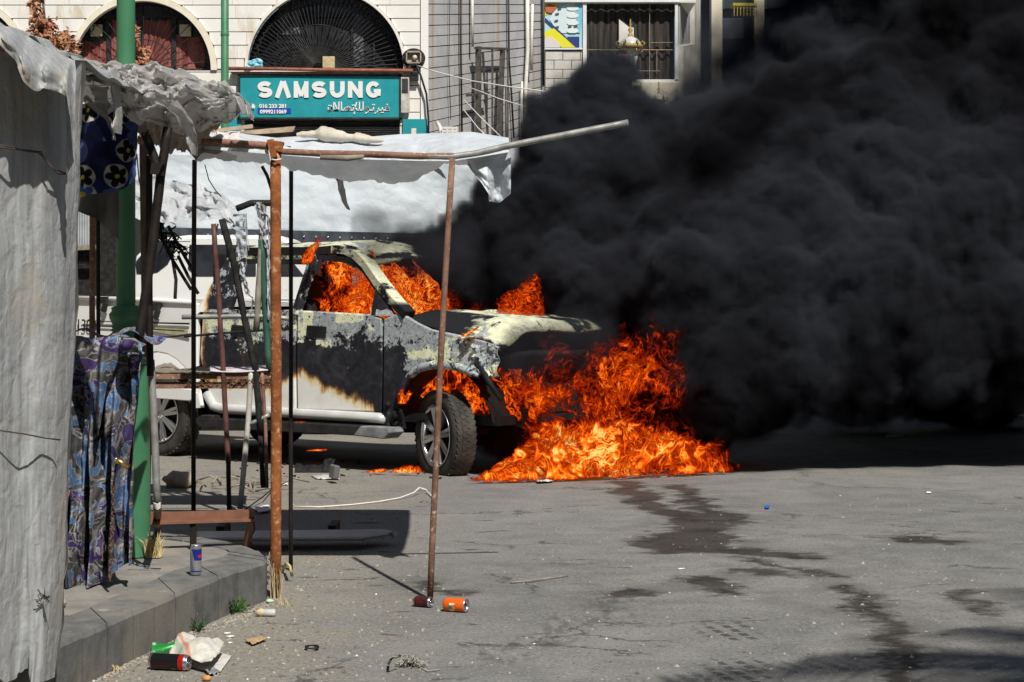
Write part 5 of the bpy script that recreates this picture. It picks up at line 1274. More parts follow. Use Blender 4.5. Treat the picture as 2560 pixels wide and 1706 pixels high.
# ---------------- blue and purple printed cloth over a low counter
ct = thing('draped_counter', (P(240, 1400, gY(1445, KH)).x, 8.95, KH), 'low counter draped in blue and purple floral cloth', 'counter')
PB = N('blue_purple_print', .9, .15)
pv_ = PB.map(scale=(1, .4, 1)); wv = PB.vmath('ADD', pv_, PB.vmath('SCALE', PB.vmath('SUBTRACT', PB.noise(3.5, 3, .5, v=pv_, col=True), (.5, .5, .5)), .22))
ed = PB.vor(17, wv, 'DISTANCE_TO_EDGE'); cl_ = PB.xyz(PB.vor(17, wv, out='Color')); ed2 = PB.vor(46, wv, 'DISTANCE_TO_EDGE'); d2 = PB.vor(46, wv)
swirl = PB.math('SINE', PB.math('MULTIPLY', PB.noise(5, 2, .5, 1.5, v=wv), 46))
base = PB.mix(PB.rng(PB.noise(16, 3, .6), .35, .65), (.035, .035, .04), (.13, .125, .125))
base = PB.mix(PB.rng(swirl, .55, .8), base, (.26, .25, .25))
nA = PB.noise(6.5, 3, .5, 1.6, v=wv); nB = PB.noise(6., 3, .5, 1.8, v=PB.map(wv, loc=(4.2, 0, 7.7))); nC = PB.noise(17, 2, .5, 1.5, v=wv)
def outl(v, c, w): return PB.math('SUBTRACT', 1., PB.rng(PB.math('ABSOLUTE', PB.math('SUBTRACT', v, c)), w * .4, w))
col_ = PB.mix(PB.rng(nA, .525, .535), base, PB.mix(PB.rng(PB.noise(11, 4), .3, .7), (.05, .11, .23), (.12, .21, .36)))
col_ = PB.mix(PB.rng(nB, .555, .565), col_, PB.mix(PB.rng(PB.noise(13, 4), .3, .7), (.032, .022, .085), (.08, .052, .15)))
col_ = PB.mix(PB.math('MULTIPLY', PB.math('MAXIMUM', outl(nA, .53, .010), outl(nB, .56, .010)), .7), col_, (.40, .40, .44))
col_ = PB.mix(PB.math('MULTIPLY', PB.math('MULTIPLY', outl(nC, .5, .022), PB.rng(nA, .5, .56)), .45), col_, (.36, .37, .42))
PB.col(col_); PB.bump(PB.noise(40, 4), .3, .004); PB = PB.m
cl_top = [(150, 842), (185, 846), (230, 850), (290, 842), (330, 850), (350, 868), (358, 880)]
cl_bot = [(140, 1462), (190, 1472), (240, 1466), (275, 1440), (300, 1420), (330, 1412), (350, 1395)]
def drape(u, v):
    py_t = interp(cl_top, lerp(150, 358, u)); xr = interp([(850, 358), (900, 350), (1000, 350), (1100, 342), (1200, 338), (1300, 334), (1420, 330)], lerp(py_t, 1440, v))
    px = lerp(135, xr, u); y = lerp(py_t, interp(cl_bot, px), v)
    q = P(px, y, 8.86); f = min(1, v * 2.2)
    q.y += f * (.06 * math.sin(u * 24 + 2 * fbm(v * 2, u * 2)) + .035 * math.sin(u * 47 + v * 3)) + .04 * fbm(u * 5, v * 4, 2) + .10 * max(0, 1 - v / .06) + v * .06
    return q
MB().grid(drape, 120, 70).build('floral_drape', PB, ct)
def fold_over(u, v):
    px = lerp(168, 350, u); y0 = interp(cl_top, px) - 4
    ln = interp([(168, 18), (200, 60), (225, 190), (240, 250), (250, 215), (262, 120), (290, 40), (350, 35)], px)
    q = P(px + 8 * v, y0 + ln * v, 8.76); q.y += .05 * math.sin(u * 20 + v * 2) - .03 * math.sin(v * 3); q.y += .1 * max(0, 1 - v / .1); return q
MB().grid(fold_over, 60, 24).build('folded_over_cloth', PB, ct)
MB().grid(lambda u, v: (lambda q: q + Vector((0, v * .55, .01 + .02 * math.sin(u * 9 + v * 4))))(fold_over(u, 0)), 40, 10).build('top_cloth', PB, ct)
mb = MB(); a, b = P(140, 860, 8.98), P(345, 874, 8.98); mb.box2((a.x - .3, 8.98, .95), (b.x - .12, 9.55, 1.0))
for x in (a.x, b.x - .22): mb.box2((x, 9.02, KH), (x + .04, 9.06, .95))
mb.build('table', OLDW, ct)
CHAIN = vary('rusty_chain', (.09, .045, .025), (.2, .11, .06), 20, .7, .3, .4)
cn = []
for k in range(24):
    p = P(lerp(285, 275, k / 23), lerp(1215, 1448, k / 23), 8.72); mb = MB()
    ring = []
    for j in range(9):
        a = 2 * math.pi * j / 8; v = Vector((math.cos(a) * .007, 0, math.sin(a) * .012))
        if k % 2: v = Vector((0, v.x, v.z))
        ring.append(p + v)
    mb.tube(ring, .0028, 5, False); cn.append(mb)
chn = thing('hanging_chain', P(285, 1210, 8.72), 'rusty chain hanging down the blue and purple cloth', 'chain')
for mb in cn: mb.build('chain_link', CHAIN, chn)
pl = thing('brass_padlock', P(306, 1160, 8.7), 'small brass cylinder lock against the blue and purple cloth', 'lock')
MB().tube([P(290, 1150, 8.68), P(322, 1168, 8.7)], .012, 12).build('body', vary('brass', (.42, .28, .07), (.6, .42, .14), 9, .3, .5, .9), pl)
MB().tube([P(287, 1148, 8.68), P(292, 1151, 8.68)], .0125, 12).build('cap', ALLOY, pl)
MB().tube([P(290, 1160, 8.71), P(287, 1190, 8.71), P(284, 1215, 8.71)], .004, 5).build('shackle', DARKP, pl)
mb = MB(); mb.box(P(161, 1233, 8.7), (.045, .05, .022), (0, R(12), R(10))); tag(mb.build('broken_brick', vary('red_brick', (.28, .1, .06), (.4, .17, .11), 20)), 'broken red brick end poking out left of the blue cloth', 'brick')
mb = MB(); mb.ball(P(153, 1508, gY(1516, KH)) , .022, 9, 7, (1, 1, .9), .4, seed=3); tag(mb.build('stone', vary('grey_stone', (.2, .19, .17), (.34, .32, .29), 20)), 'rounded grey stone on the pavement beside the wrapped stall', 'stone')
mb = MB()
def scrap(u, v):
    q = P(lerp(322, 402, u), lerp(1405, 1428, u) + lerp(-4, 4, v) * (1 - u), gY(1424, KH)); q.z = max(KH + .003, q.z + .012 * fbm(u * 6, v * 3)); return q
MB().grid(scrap, 16, 6)
tag(MB().grid(scrap, 16, 6).build('cloth_scrap', PB, None, solid=.006), 'scrap of blue cloth lying on the pavement by the green post', 'cloth scrap')
# ================================================================ green lamp posts
GRN = N('green_enamel', .4, .45)
gf = GRN.noise(9, 6, .7); GRN.col(GRN.mix(GRN.rng(gf, .66, .71), GRN.mix(GRN.rng(GRN.noise(2.5, 4), .3, .7), (.045, .17, .085), (.075, .23, .12)), (.22, .09, .04))); GRN.bump(GRN.noise(20, 4), .1, .004); GRN = GRN.m
GP = gY(1393, KH)
lp = thing('green_post', (P(318, 1300, GP).x, GP + .06, KH), 'thick green lamp post rising from the pavement, rust holes at its foot', 'lamp post')
cxp = lp.location.x; cyp = lp.location.y
def zz(py): return H - (py - HZ) * GP / F
Mx = Matrix.Translation((cxp, cyp, 0)); sp_ = GP / F
MB().lathe([(52 * sp_, KH), (52 * sp_, zz(1180)), (48 * sp_, zz(940)), (46 * sp_, zz(915))], Mx, 28).build('base', GRN, lp)
prof = [(46 * sp_, zz(915)), (50 * sp_, zz(905)), (46 * sp_, zz(896)), (38 * sp_, zz(890)), (35 * sp_, zz(870))]
for k in range(6): prof += [(41 * sp_, zz(862 - k * 9)), (36 * sp_, zz(858 - k * 9))]
prof += [(44 * sp_, zz(796)), (45 * sp_, zz(786)), (38 * sp_, zz(778)), (40 * sp_, zz(770)), (27 * sp_, zz(764))]
MB().lathe(prof, Matrix.Translation((-.012, 0, 0)) @ Mx, 28).build('collar', GRN, lp)
MB().lathe([(24 * sp_, zz(764)), (23.5 * sp_, zz(400)), (22.5 * sp_, zz(-300)), (20 * sp_, 5.2), (.001, 5.22)], Matrix.Translation((-.018, 0, 0)) @ Mx, 24).build('shaft', GRN, lp)
a = P(330, 1378, GP - .01); MB().ball(a + Vector((0, .0, 0)), .032, 14, 8, (1, .25, .75)).build('rust_patch', RUST, lp)
MB().ball(a + Vector((.002, -.012, .0)), .014, 10, 6, (1, .3, .6)).build('rust_hole', BURNTW, lp)
p2 = thing('green_pole', (P(562, 300, 27).x, 27, 0), 'slim green pole standing behind the crumpled plastic and the shop sign', 'pole')
MB().lathe([(.075, 0), (.075, .9), (.056, 1.0), (.054, 2.4), (.052, 8.5), (.001, 8.52)], Matrix.Translation((p2.location.x, 27, 0)), 16).build('shaft', GRN, p2)
MB().lathe([(.056, 4.98), (.060, 5.0), (.056, 5.02)], Matrix.Translation((p2.location.x, 27, 0)), 16).build('band', GRN, p2)
# ================================================================ burnt stall in front of the truck bed
bs = thing('burnt_stall', (P(560, 1270, gY(1272)).x, gY(1272), 0), 'burnt stall of leaning poles, rusty shelf and melted plastic shreds', 'market stall')
def Q(px, py, Y): return P(px, py, Y)
Yb = 13.6
for pts, r_, mat, nm in [([(555, 548), (585, 660), (612, 800), (640, 930), (652, 1085)], .024, BURNTW, 'burnt_pole'), ([(534, 560), (548, 760), (562, 1000), (571, 1160)], .018, vary('red_brown_paint', (.075, .03, .026), (.15, .07, .06), 10, .5), 'red_pole'),
                         ([(571, 1155), (573, 1285)], .016, DARKP, 'red_pole'), ([(659, 505), (652, 640), (640, 830)], .022, OLDW, 'wooden_post'), ([(654, 600), (662, 760), (674, 930)], .024, vary('green_paint', (.02, .075, .055), (.045, .12, .09), 7, .6), 'green_angle'),
                         ([(628, 925), (620, 1060), (600, 1272)], .019, vary('aluminium_post', (.42, .4, .36), (.58, .56, .51), 12, .5), 'pale_post'), ([(625, 1062), (673, 1037)], .015, GREYP, 'stub_pipe'), ([(592, 522), (628, 508), (688, 508)], .022, BURNTW, 'top_rail'),
                         ([(455, 793), (560, 792), (640, 790), (728, 797)], .017, GREYP, 'waist_rail'), ([(460, 842), (560, 833), (690, 824)], .008, BURNTW, 'bent_rod'), ([(380, 846), (430, 842), (485, 835)], .007, BURNTW, 'bent_rod'),
                         ([(655, 925), (664, 1080), (667, 1220)], .013, RUST2, 'shelf_leg'), ([(545, 560), (532, 610), (540, 700)], .006, BURNTW, 'bent_rod'), ([(650, 1085), (658, 1220)], .016, BURNTW, 'burnt_pole')]:
    pole([Q(x, y, Yb) for x, y in pts], r_, mat, None, bs, nm, 8)
# shelf: rusty angle frames with boards on top
mb = MB()
for y0, y1, w in ((935, 948, .035), (962, 972, .028)):
    mb.box2(Q(360, y0, Yb), Q(674, y1, Yb) + Vector((0, .04, 0))); mb.box2(Q(360, y0 - 6, Yb + .55), Q(674, y1 - 7, Yb + .55) + Vector((0, .04, 0)))
mb.bar(Q(672, 940, Yb), Q(672, 934, Yb + .55), .03); mb.bar(Q(362, 940, Yb), Q(362, 934, Yb + .55), .03); mb.bar(Q(600, 945, Yb), Q(575, 968, Yb), .02); mb.bar(Q(648, 945, Yb), Q(648, 970, Yb), .02)
mb.build('shelf_frame', RUST2, bs)
def board(u, v):
    q = Q(lerp(365, 676, u), lerp(933, 926, v) - 3 * fbm(u * 9, v * 2) - 2, Yb + v * .55); return q
MB().grid(board, 40, 8).build('shelf_board', vary('scorched_board', (.1, .085, .065), (.26, .22, .17), 9), bs, solid=.015)
def heapc(u, v):
    px = lerp(370, 460, u); q = Q(px, lerp(932, 908, math.sin(math.pi * u) * v) , Yb + .05 + v * .2); q.z += .012 * fbm(u * 7, v * 5); return q
MB().grid(heapc, 20, 10).build('sacking_heap', SACK, bs)
def blk(u, v):
    px = lerp(452, 545, u); q = Q(px, lerp(934, 916, math.sin(math.pi * u) * v), Yb - .03 + v * .2); q.z += .01 * fbm(u * 9, v * 5, 3); return q
MB().grid(blk, 20, 10).build('black_cloth', BURNTW, bs)
MAG = cloth_mat('faded_mauve_mat', (.42, .34, .4), (.66, .6, .6), .0, 9)
def mat_(u, v):
    q = Q(lerp(525, 675, u), lerp(928, 916, v) + 3 * math.sin(u * 4), Yb - .02 + v * .3); return q
MB().grid(mat_, 24, 6).build('mauve_mat', MAG, bs, solid=.01)
mb = MB()
for k in range(70):
    px = rnd.uniform(455, 676); a = Q(px, 962 + rnd.uniform(-3, 3), Yb - .01); mb.tube([a, a + Vector((rnd.uniform(-.03, .03), -.01, rnd.uniform(-.015, .04)))], .003, 3, False)
mb.build('charred_lint', vary('rust_lint', (.12, .06, .03), (.25, .14, .08), 20), bs)
# melted plastic shreds
SHR = cloth_mat('melted_plastic_shred', (.46, .5, .54), (.66, .70, .74), .3, 12, (.3, .31, .33), .35, .6)
def shred(u, v, pts, w0, w1, ph):
    c = poly_at(pts, v); w = lerp(w0, w1, v) * (1 + .5 * fbm(v * 7, ph)); q = Q(c.x + (u - .5) * w, c.y, Yb - .03); q.y += .04 * fbm(v * 8, u * 3, ph); q.x += .006 * fbm(v * 30, u * 6, ph); return q
for pts, w0, w1, ph in (([(598, 535, 0), (600, 570, 0), (604, 610, 0), (606, 645, 0)], 26, 22, 0), ([(606, 655, 0), (607, 685, 0), (613, 710, 0), (620, 735, 0)], 12, 12, 2), ([(645, 505, 0), (652, 550, 0), (660, 590, 0), (668, 620, 0)], 20, 10, 3), ([(670, 600, 0), (671, 660, 0), (672, 740, 0), (673, 800, 0)], 10, 6, 4), ([(618, 735, 0), (632, 745, 0), (633, 760, 0), (628, 775, 0)], 6, 5, 5), ([(648, 508, 0), (656, 530, 0), (672, 545, 0), (676, 600, 0)], 12, 8, 6)):
    MB().grid(lambda u, v: shred(u, v, pts, w0, w1, ph), 6, 22).build('plastic_shred', SHR, bs)
mb = MB()
for k in range(26):
    px = rnd.uniform(592, 622); a = Q(px, rnd.uniform(528, 560), Yb); mb.tube([a, a + Vector((rnd.uniform(-.02, .02), 0, -rnd.uniform(.1, .3)))], .0022, 3, False)
mb.build('plastic_thread', SHR, bs)
mb = MB()   # black soot threads and charred net on the left
for k in range(90):
    t = rnd.random(); a = Q(lerp(385, 445, t) + rnd.uniform(-14, 26), lerp(555, 640, t) + rnd.uniform(-18, 14), Yb + .2); mb.tube([a, a + Vector((rnd.uniform(-.06, .1), rnd.uniform(-.05, .05), rnd.uniform(-.1, .03)))], rnd.uniform(.003, .008), 4)
mb.build('charred_net', BURNTW, bs)
for pts in ([(392, 560), (425, 640), (478, 725)], [(420, 565), (455, 630), (490, 690)], [(430, 640), (440, 700), (438, 748)], [(445, 640), (470, 690), (496, 735)]):
    pole([Q(x, y, Yb + .25) for x, y in pts], .013, BURNTW, None, bs, 'burnt_stick', 6)
# grey scorched roof cloth of the burnt stall
def gcl(u, v):
    px = lerp(325, 590, u); y0 = interp([(325, 436), (420, 448), (520, 470), (545, 478), (590, 520)], px); y1 = interp([(325, 552), (400, 556), (480, 553), (550, 546), (590, 580)], px)
    q = Q(px, lerp(y0, y1, v), Yb + .5 - .5 * v); q.y += .10 * fbm(u * 6, v * 3, 3) + .05 * fbm(u * 14, v * 6, 8); q.z += .03 * fbm(u * 7, v * 4, 5); return q
MB().grid(gcl, 60, 26).build('scorched_cloth', cloth_mat('scorched_grey_cloth', (.38, .40, .42), (.56, .58, .6), .1, 6, (.12, .12, .13), .7, .4), bs)
# hanging ropes under the canopy
for pts, r_, lab in [([(655, 416), (668, 440), (676, 465), (684, 490)], .010, 'short frayed brown rope end hanging under the canopy left of the rusty corner post'), ([(512, 412), (522, 450), (540, 478), (553, 492)], .003, 'thin dark cord hanging across the white tarpaulin backdrop'), ([(342, 385), (346, 430), (348, 455)], .004, 'short dark cord with a knot hanging beside the green post')]:
    mb = MB(); mb.tube([P(x, y, 11) for x, y in pts], r_, 6); tag(mb.build('cord', BURNTW), lab, 'cord')
# ---------------- low angle-iron frame on the pavement edge
BRN = vary('brown_angle_iron', (.17, .075, .045), (.25, .12, .08), 9, .6)
af = thing('angle_iron_frame', (P(500, 1330, 10.3).x, 10.3, 0), 'low brown angle iron table frame by the pavement end', 'table frame')
z1 = .335
A, B, Cc, D_ = G(372, 1308, z1), G(634, 1300, z1), G(520, 1285, z1), G(372, 1283, z1)
mb = MB(); mb.bar(A, B, .06, .012); mb.bar(A + Vector((0, .01, .028)), B + Vector((0, .01, .028)), .004, .05); mb.build('front_rail', BRN, af)
mb = MB(); mb.bar(B, Cc, .055, .012); mb.build('side_rail', BRN, af)
mb = MB(); mb.bar(Cc, D_, .05, .012); mb.build('back_rail', BRN, af)
mb = MB(); q = G(617, 1362, KH); mb.bar(B + Vector((-.01, 0, 0)), q, .03, .03); mb.build('leg', BRN, af)
mb = MB(); q = A.lerp(B, .42); mb.bar(q, Vector((q.x, q.y, .0)), .03, .03); mb.build('leg', DARKP, af)
mb = MB(); mb.tube([B + Vector((.0, -.02, .02)), B + Vector((.01, -.03, -.05)), B + Vector((-.02, -.03, -.1)), B + Vector((.015, -.02, -.16))], .004, 5); mb.build('wire', DARKP, af)
# ---------------- metal panel lying on the road
pn = thing('metal_panel', G(740, 1350), 'long blue grey metal panel lying on the road beneath the canopy', 'metal panel')
PNL = vary('blue_grey_sheet', (.20, .23, .27), (.34, .37, .40), 5, .4, .5, .3)
zp = .075
q4 = [G(478, 1334, zp), G(960, 1328, zp), G(985, 1334, zp), G(905, 1347, zp), G(480, 1350, zp)]
mb = MB(); mb.prism(q4, (0, 0, .012)); mb.build('sheet', PNL, pn)
mb = MB(); mb.bar(G(480, 1352, zp - .012), G(905, 1349, zp - .012), .028, .012); mb.bar(G(905, 1349, zp - .012), G(985, 1337, zp - .012), .028, .012); mb.build('rim', vary('dull_edge', (.26, .26, .22), (.4, .4, .35), 12, .6), pn)
mb = MB(); mb.ball(G(985, 1335, zp), .02, 8, 6, jit=.5); mb.bar(G(965, 1333, zp), G(990, 1333, zp), .03, .02); mb.build('broken_corner', GREYP, pn)
mb = MB(); mb.box2(G(540, 1345) + Vector((0, 0, .0)), G(560, 1345) + Vector((0, .3, .07))); mb.box2(G(820, 1343) , G(840, 1343) + Vector((0, .3, .07))); mb.build('support', DARKP, pn)
# ================================================================ white tarp kiosk behind the truck, with a white car and a shack wall
kz = thing('tarp_kiosk', (P(810, 600, 23).x, 23, 0), 'long white tarpaulin kiosk canopy with dark riveted lower beam', 'kiosk')
KY = 23.
def ktarp(u, v):
    px = lerp(300, 1300, u); y = lerp(interp([(300, 385), (700, 392), (1300, 400)], px), interp([(300, 566), (640, 574), (1300, 590)], px), v)
    q = P(px, y, KY); q.y += .05 * fbm(u * 4, v * 1.2, 1) + .03 * math.sin(u * 34 + 4 * fbm(u * 3, v)) * v * .5 + .03 * abs(math.sin(u * 17 + v * 1.2)) * (1 - v) * .5; return q
MB().grid(ktarp, 120, 34).build('tarpaulin_wall', cloth_mat('bright_white_tarp', (.55, .61, .66), (.62, .67, .71), .05, 3, (.5, .54, .57), .55, .2, None, .3, 2.6), kz)
MB().grid(lambda u, v: ktarp(u, 0) + Vector((0, v * 3, .25 * math.sin(v * 3))), 60, 10).build('tarpaulin_roof', TARPW, kz)
mb = MB(); mb.hexa([P(300, 600, KY - .02), P(300, 566, KY - .02), P(1300, 622, KY - .02), P(1300, 590, KY - .02), P(300, 600, KY + .1), P(300, 566, KY + .1), P(1300, 622, KY + .1), P(1300, 590, KY + .1)]); mb.build('lower_beam', vary('blue_black_beam', (.03, .035, .045), (.07, .08, .095), 6, .5), kz)
for k in range(24):
    px = 490 + k * 30; mb = MB(); mb.ball(P(px, interp([(300, 582), (1300, 604)], px), KY - .03), .014, 7, 4); mb.build('rivet', ALLOY, kz)
mb = MB(); mb.hexa([P(300, 612, KY + .05), P(300, 604, KY + .05), P(1300, 634, KY + .05), P(1300, 626, KY + .05), P(300, 612, KY + .2), P(300, 604, KY + .2), P(1300, 634, KY + .2), P(1300, 626, KY + .2)]); mb.build('wooden_beam', vary('pale_timber', (.4, .3, .2), (.56, .45, .33), 8), kz)
for px in (330, 640, 980, 1290): pole([P(px, 600, KY + .3), (P(px, 600, KY + .3).x, KY + .3, 0)], .05, DARKP, None, kz, 'post')
gr = thing('grey_kiosk', (P(1330, 500, 27).x, 27, 0), 'pale flat roofed kiosk half hidden in smoke beyond the canopy', 'kiosk')
mb = MB(); a, b = P(1275, 432, 27), P(1480, 395, 27); mb.box2((a.x, 27, a.z), (b.x, 30, b.z)); mb.build('roof', vary('pale_roof', (.6, .6, .6), (.7, .7, .69), 5), gr)
mb = MB(); mb.box2((a.x + .1, 27.15, 0), (b.x, 29.8, a.z)); mb.build('wall', vary('grey_wall', (.22, .24, .27), (.32, .34, .36), 5), gr)
# dark shack with corrugated sheet on the far left
sk = thing('market_shack', (P(200, 700, 21).x, 21, 0), 'dark market shack with pale corrugated sheet on the left', 'shack')
for k in range(14):
    px = 150 + k * 6.2; mb = MB()
    def cor(u, v, px=px): 
        q = P(lerp(px, px + 6.2, u), lerp(500, 618, v), 20.9); q.y -= .03 * math.sin(u * math.pi); return q
    mb.grid(cor, 6, 1); mb.build('corrugated_panel', vary('galvanised_sheet', (.42, .46, .48), (.6, .63, .64), 4, .5, .4, .2) if k == 0 else bpy.data.materials['galvanised_sheet'], sk)
mb = MB(); a, b = P(100, 900, 21), P(325, 430, 21); mb.box2((a.x, 21, 0), (b.x, 23.5, b.z)); mb.build('wall', BURNTW, sk)
mb = MB(); mb.bar(P(150, 622, 20.8), P(245, 618, 20.8), .05); mb.build('rail', OLDW, sk)
def awn(u, v):
    q = P(lerp(140, 330, u), lerp(640, 668, v), 20.7 - v * .6); q.z += .05 * fbm(u * 5, v * 2); return q
# white car behind the pickup bed
car = thing('white_car', (P(500, 780, 21.5).x, 21.5, 0), 'white car with dark windows parked behind the pickup bed', 'car')
CY = 21.3
def cp(px, py): return P(px, py, CY)
body = [(300, 900), (300, 735), (332, 690), (338, 640), (400, 596), (470, 588), (700, 588), (780, 640), (850, 720), (900, 740), (905, 900)]
mb = MB(); mb.prism([cp(x, y) for x, y in body], (0, 1.6, 0)); mb.build('body', WHITE, car, bevel=.04)
def cwin(pts, name='window'):
    v = [cp(x, y) for x, y in pts]
    for q in v: q.y = CY - .012
    return MB().prism(v, (0, .03, 0)).build(name, GLASSD, car, bevel=.004)
cwin([(340, 655), (372, 612), (402, 602), (440, 601), (436, 630), (420, 660), (395, 680), (372, 685), (342, 684)])
cwin([(474, 612), (560, 612), (640, 614), (640, 690), (490, 690), (470, 672)])
cwin([(660, 614), (700, 616), (760, 690), (660, 690)])
mb = MB(); mb.box2(cp(330, 755) + Vector((0, -.02, 0)), cp(880, 748) + Vector((0, 0, 0))); mb.build('side_moulding', vary('grey_trim', (.3, .31, .33), (.4, .41, .43), 5), car)
for px in (400, 800):
    w = bpy.data.objects.new('wheel', None); C.objects.link(w); w.parent = car; OFF[w.name] = off(car)
    c = Vector((cp(px, 800).x, CY + .1, .32)); M = Matrix.Translation(c) @ Matrix.Rotation(R(90), 4, 'X')
    MB().lathe([(.19, -.1), (.3, -.1), (.32, 0), (.3, .1), (.19, .1)], M, 24).build('tyre', RUB, w); MB().lathe([(.001, .07), (.19, .09), (.19, -.09)], M, 20).build('rim', ALLOY, w)
mb = MB()
for px in (338,): mb.tube([cp(px, 600), cp(px + 1, 690)], .02, 6)
# ================================================================ small things on the ground
def can_parts(o, M, r, h, body_mats, open_top=True, dent=0.):
    """drink can: body in bands, lid with rim and tab"""
    MB().lathe([(r * .78, 0), (r * .86, .004), (r, .012)], M, 28).build('base', ALLOY, o)
    z0 = .012; bands = body_mats
    for (z1, mat) in bands:
        MB().lathe([(r, z0), (r, (z0 + z1) / 2), (r, z1)], M, 28).build('body_band', mat, o); z0 = z1
    MB().lathe([(r, z0), (r * .97, z0 + .004), (r * .88, h - .004), (r * .88, h), (r * .84, h), (r * .82, h - .006), (.001, h - .006)], M, 28).build('lid', ALLOY, o)
    m_ = MB(); 
    ring = [M @ Vector((.012 * math.cos(a) - .004, .008 * math.sin(a), h - .003)) for a in [2 * math.pi * k / 12 for k in range(13)]]
    m_.tube(ring, .0022, 5, False); m_.build('pull_tab', ALLOY, o)
    m_ = MB(); m_.lathe([(.001, h - .005), (.010, h - .005)], M @ Matrix.Translation((.014, 0, 0)), 12); m_.build('opening', BLACKTXT, o)
def lying(p, r, ang, roll=0.):
    """matrix for a can lying on the ground, its top pointing along ang (from +x)"""
    d = Vector((math.cos(ang), math.sin(ang), 0)); q = d.to_track_quat('Z', 'Y').to_matrix().to_4x4()
    return Matrix.Translation(Vector((p.x, p.y, p.z + r)) ) @ q @ Matrix.Rotation(roll, 4, 'Z')
def metal(name, c, rough=.3, met=.6): return N(name, rough, .5, met, c).m
# silver and blue energy drink can standing on the kerb: lozenge quarters
ec = thing('energy_drink_can', G(490, 1437, KH), 'slim silver and blue energy drink can standing on the kerb', 'drink can')
re_ = .0262; he = .138
SILV, BLU, REDM = metal('can_silver', (.55, .57, .6), .28, .8), metal('can_blue', (.02, .03, .3), .3, .4), metal('can_red', (.6, .03, .02), .35, .2)
M = Matrix.Translation(ec.location)
MB().lathe([(re_ * .8, 0), (re_ * .9, .004), (re_, .01), (re_, .020)], M, 32).build('base', SILV, ec)
def cpatch(name, mat, a0, a1, z0, z1, parent, M, r, n=16):
    """patch on a can between angles; z0, z1 functions of 0..1"""
    mb = MB(); mb.grid(lambda u, v: M @ Vector((r * math.cos(lerp(a0, a1, u)), r * math.sin(lerp(a0, a1, u)), lerp(z0(u), z1(u), v))), n, 1); return mb.build(name, mat, parent)
MB().lathe([(re_, .020), (re_, he - .02)], M, 32).build('body', SILV, ec)
A0 = R(-90)
cpatch('blue_panel', BLU, A0 - R(8), A0 + R(88), lambda u: .068, lambda u: .120, ec, M, re_ + .0006)
cpatch('blue_panel', BLU, A0 - R(32), A0 - R(8), lambda u: lerp(.118, .070, u), lambda u: .120, ec, M, re_ + .0006)
cpatch('blue_panel', metal('can_steel_blue', (.26, .29, .36), .3, .7), A0 - R(95), A0 - R(8), lambda u: lerp(.022, .022, u), lambda u: lerp(.104, .030, u), ec, M, re_ + .0006)
cpatch('blue_band', BLU, A0 - R(60), A0 + R(75), lambda u: .015, lambda u: .021, ec, M, re_ + .0006)
cpatch('red_mark', REDM, A0 + R(30), A0 + R(70), lambda u: .080, lambda u: .094, ec, M, re_ + .0012)
MB().lathe([(re_, he - .02), (re_ * .99, he - .016), (re_ * .87, he - .003), (re_ * .87, he), (re_ * .82, he), (re_ * .8, he - .005), (.001, he - .005)], M, 32).build('lid', SILV, ec)
# orange can
oc = thing('orange_can', G(1140, 1530), 'orange soft drink can lying open on the road beside the leaning post', 'drink can')
ORG = metal('can_orange', (.85, .13, .01), .3, .15)
M = lying(oc.location, .033, R(-24), R(30)); r = .033; h = .115
MB().lathe([(.001, .006), (r * .8, .006), (r * .82, 0), (r * .92, .004), (r, .012), (r, h - .012), (r * .96, h - .006), (r * .88, h)], Matrix.Translation((0, 0, 0)) @ M @ Matrix.Translation((0, 0, -h / 2)), 30).build('body', ORG, oc)
Mo = M @ Matrix.Translation((0, 0, -h / 2))
MB().lathe([(r * .96, h - .006), (r * .90, h), (r * .85, h), (r * .80, h - .02), (r * .75, h - .04)], Mo, 30).build('rim', ALLOY, oc)
MB().lathe([(.001, h - .03), (r * .78, h - .03)], Mo, 24).build('opening', vary('can_inside', (.3, .32, .36), (.45, .47, .5), 9, .4, .5, .5), oc)
GRNM = metal('can_green', (.03, .25, .05), .4, .1); YELM = metal('can_yellow', (.7, .5, .05), .4, .1)
WM = metal('can_white', (.75, .75, .72), .4, .1)
for (a, zc, w, hh, mm) in ((-40, .040, 26, .012, GRNM), (-8, .046, 22, .016, WM), (16, .052, 18, .012, WM), (-24, .060, 26, .01, YELM), (40, .066, 26, .02, metal('can_deep_orange', (.7, .06, .01), .35, .1)), (-62, .05, 18, .018, WM)):
    # marks face the camera and the sky
    ang = R(200 + a); cpatch('printed_mark', mm, ang - R(w / 2), ang + R(w / 2), lambda u: zc - hh * (.5 + .3 * math.sin(u * 3)), lambda u: zc + hh * (.5 + .4 * math.sin(u * 4)), oc, Mo, r + .0007)
# dark red cola can
kc = thing('cola_can', G(1058, 1518), 'small dark red cola can lying at the foot of the leaning post', 'drink can')
M = lying(kc.location, .026, R(-30), R(80)) @ Matrix.Translation((0, 0, -.048)); DR = N('can_dark_red', .35, .5, .3); DR.col(DR.mix(DR.rng(DR.noise(45, 3, .6), .45, .55), (.16, .012, .015), (.04, .02, .022))); DR = DR.m
can_parts(kc, M, .026, .096, [(.03, DR), (.06, DR), (.086, DR)])
cpatch('printed_mark', metal('can_bright_red', (.5, .03, .02)), R(150), R(230), lambda u: .03 + .01 * u, lambda u: .045 + .02 * u, kc, M, .0267)
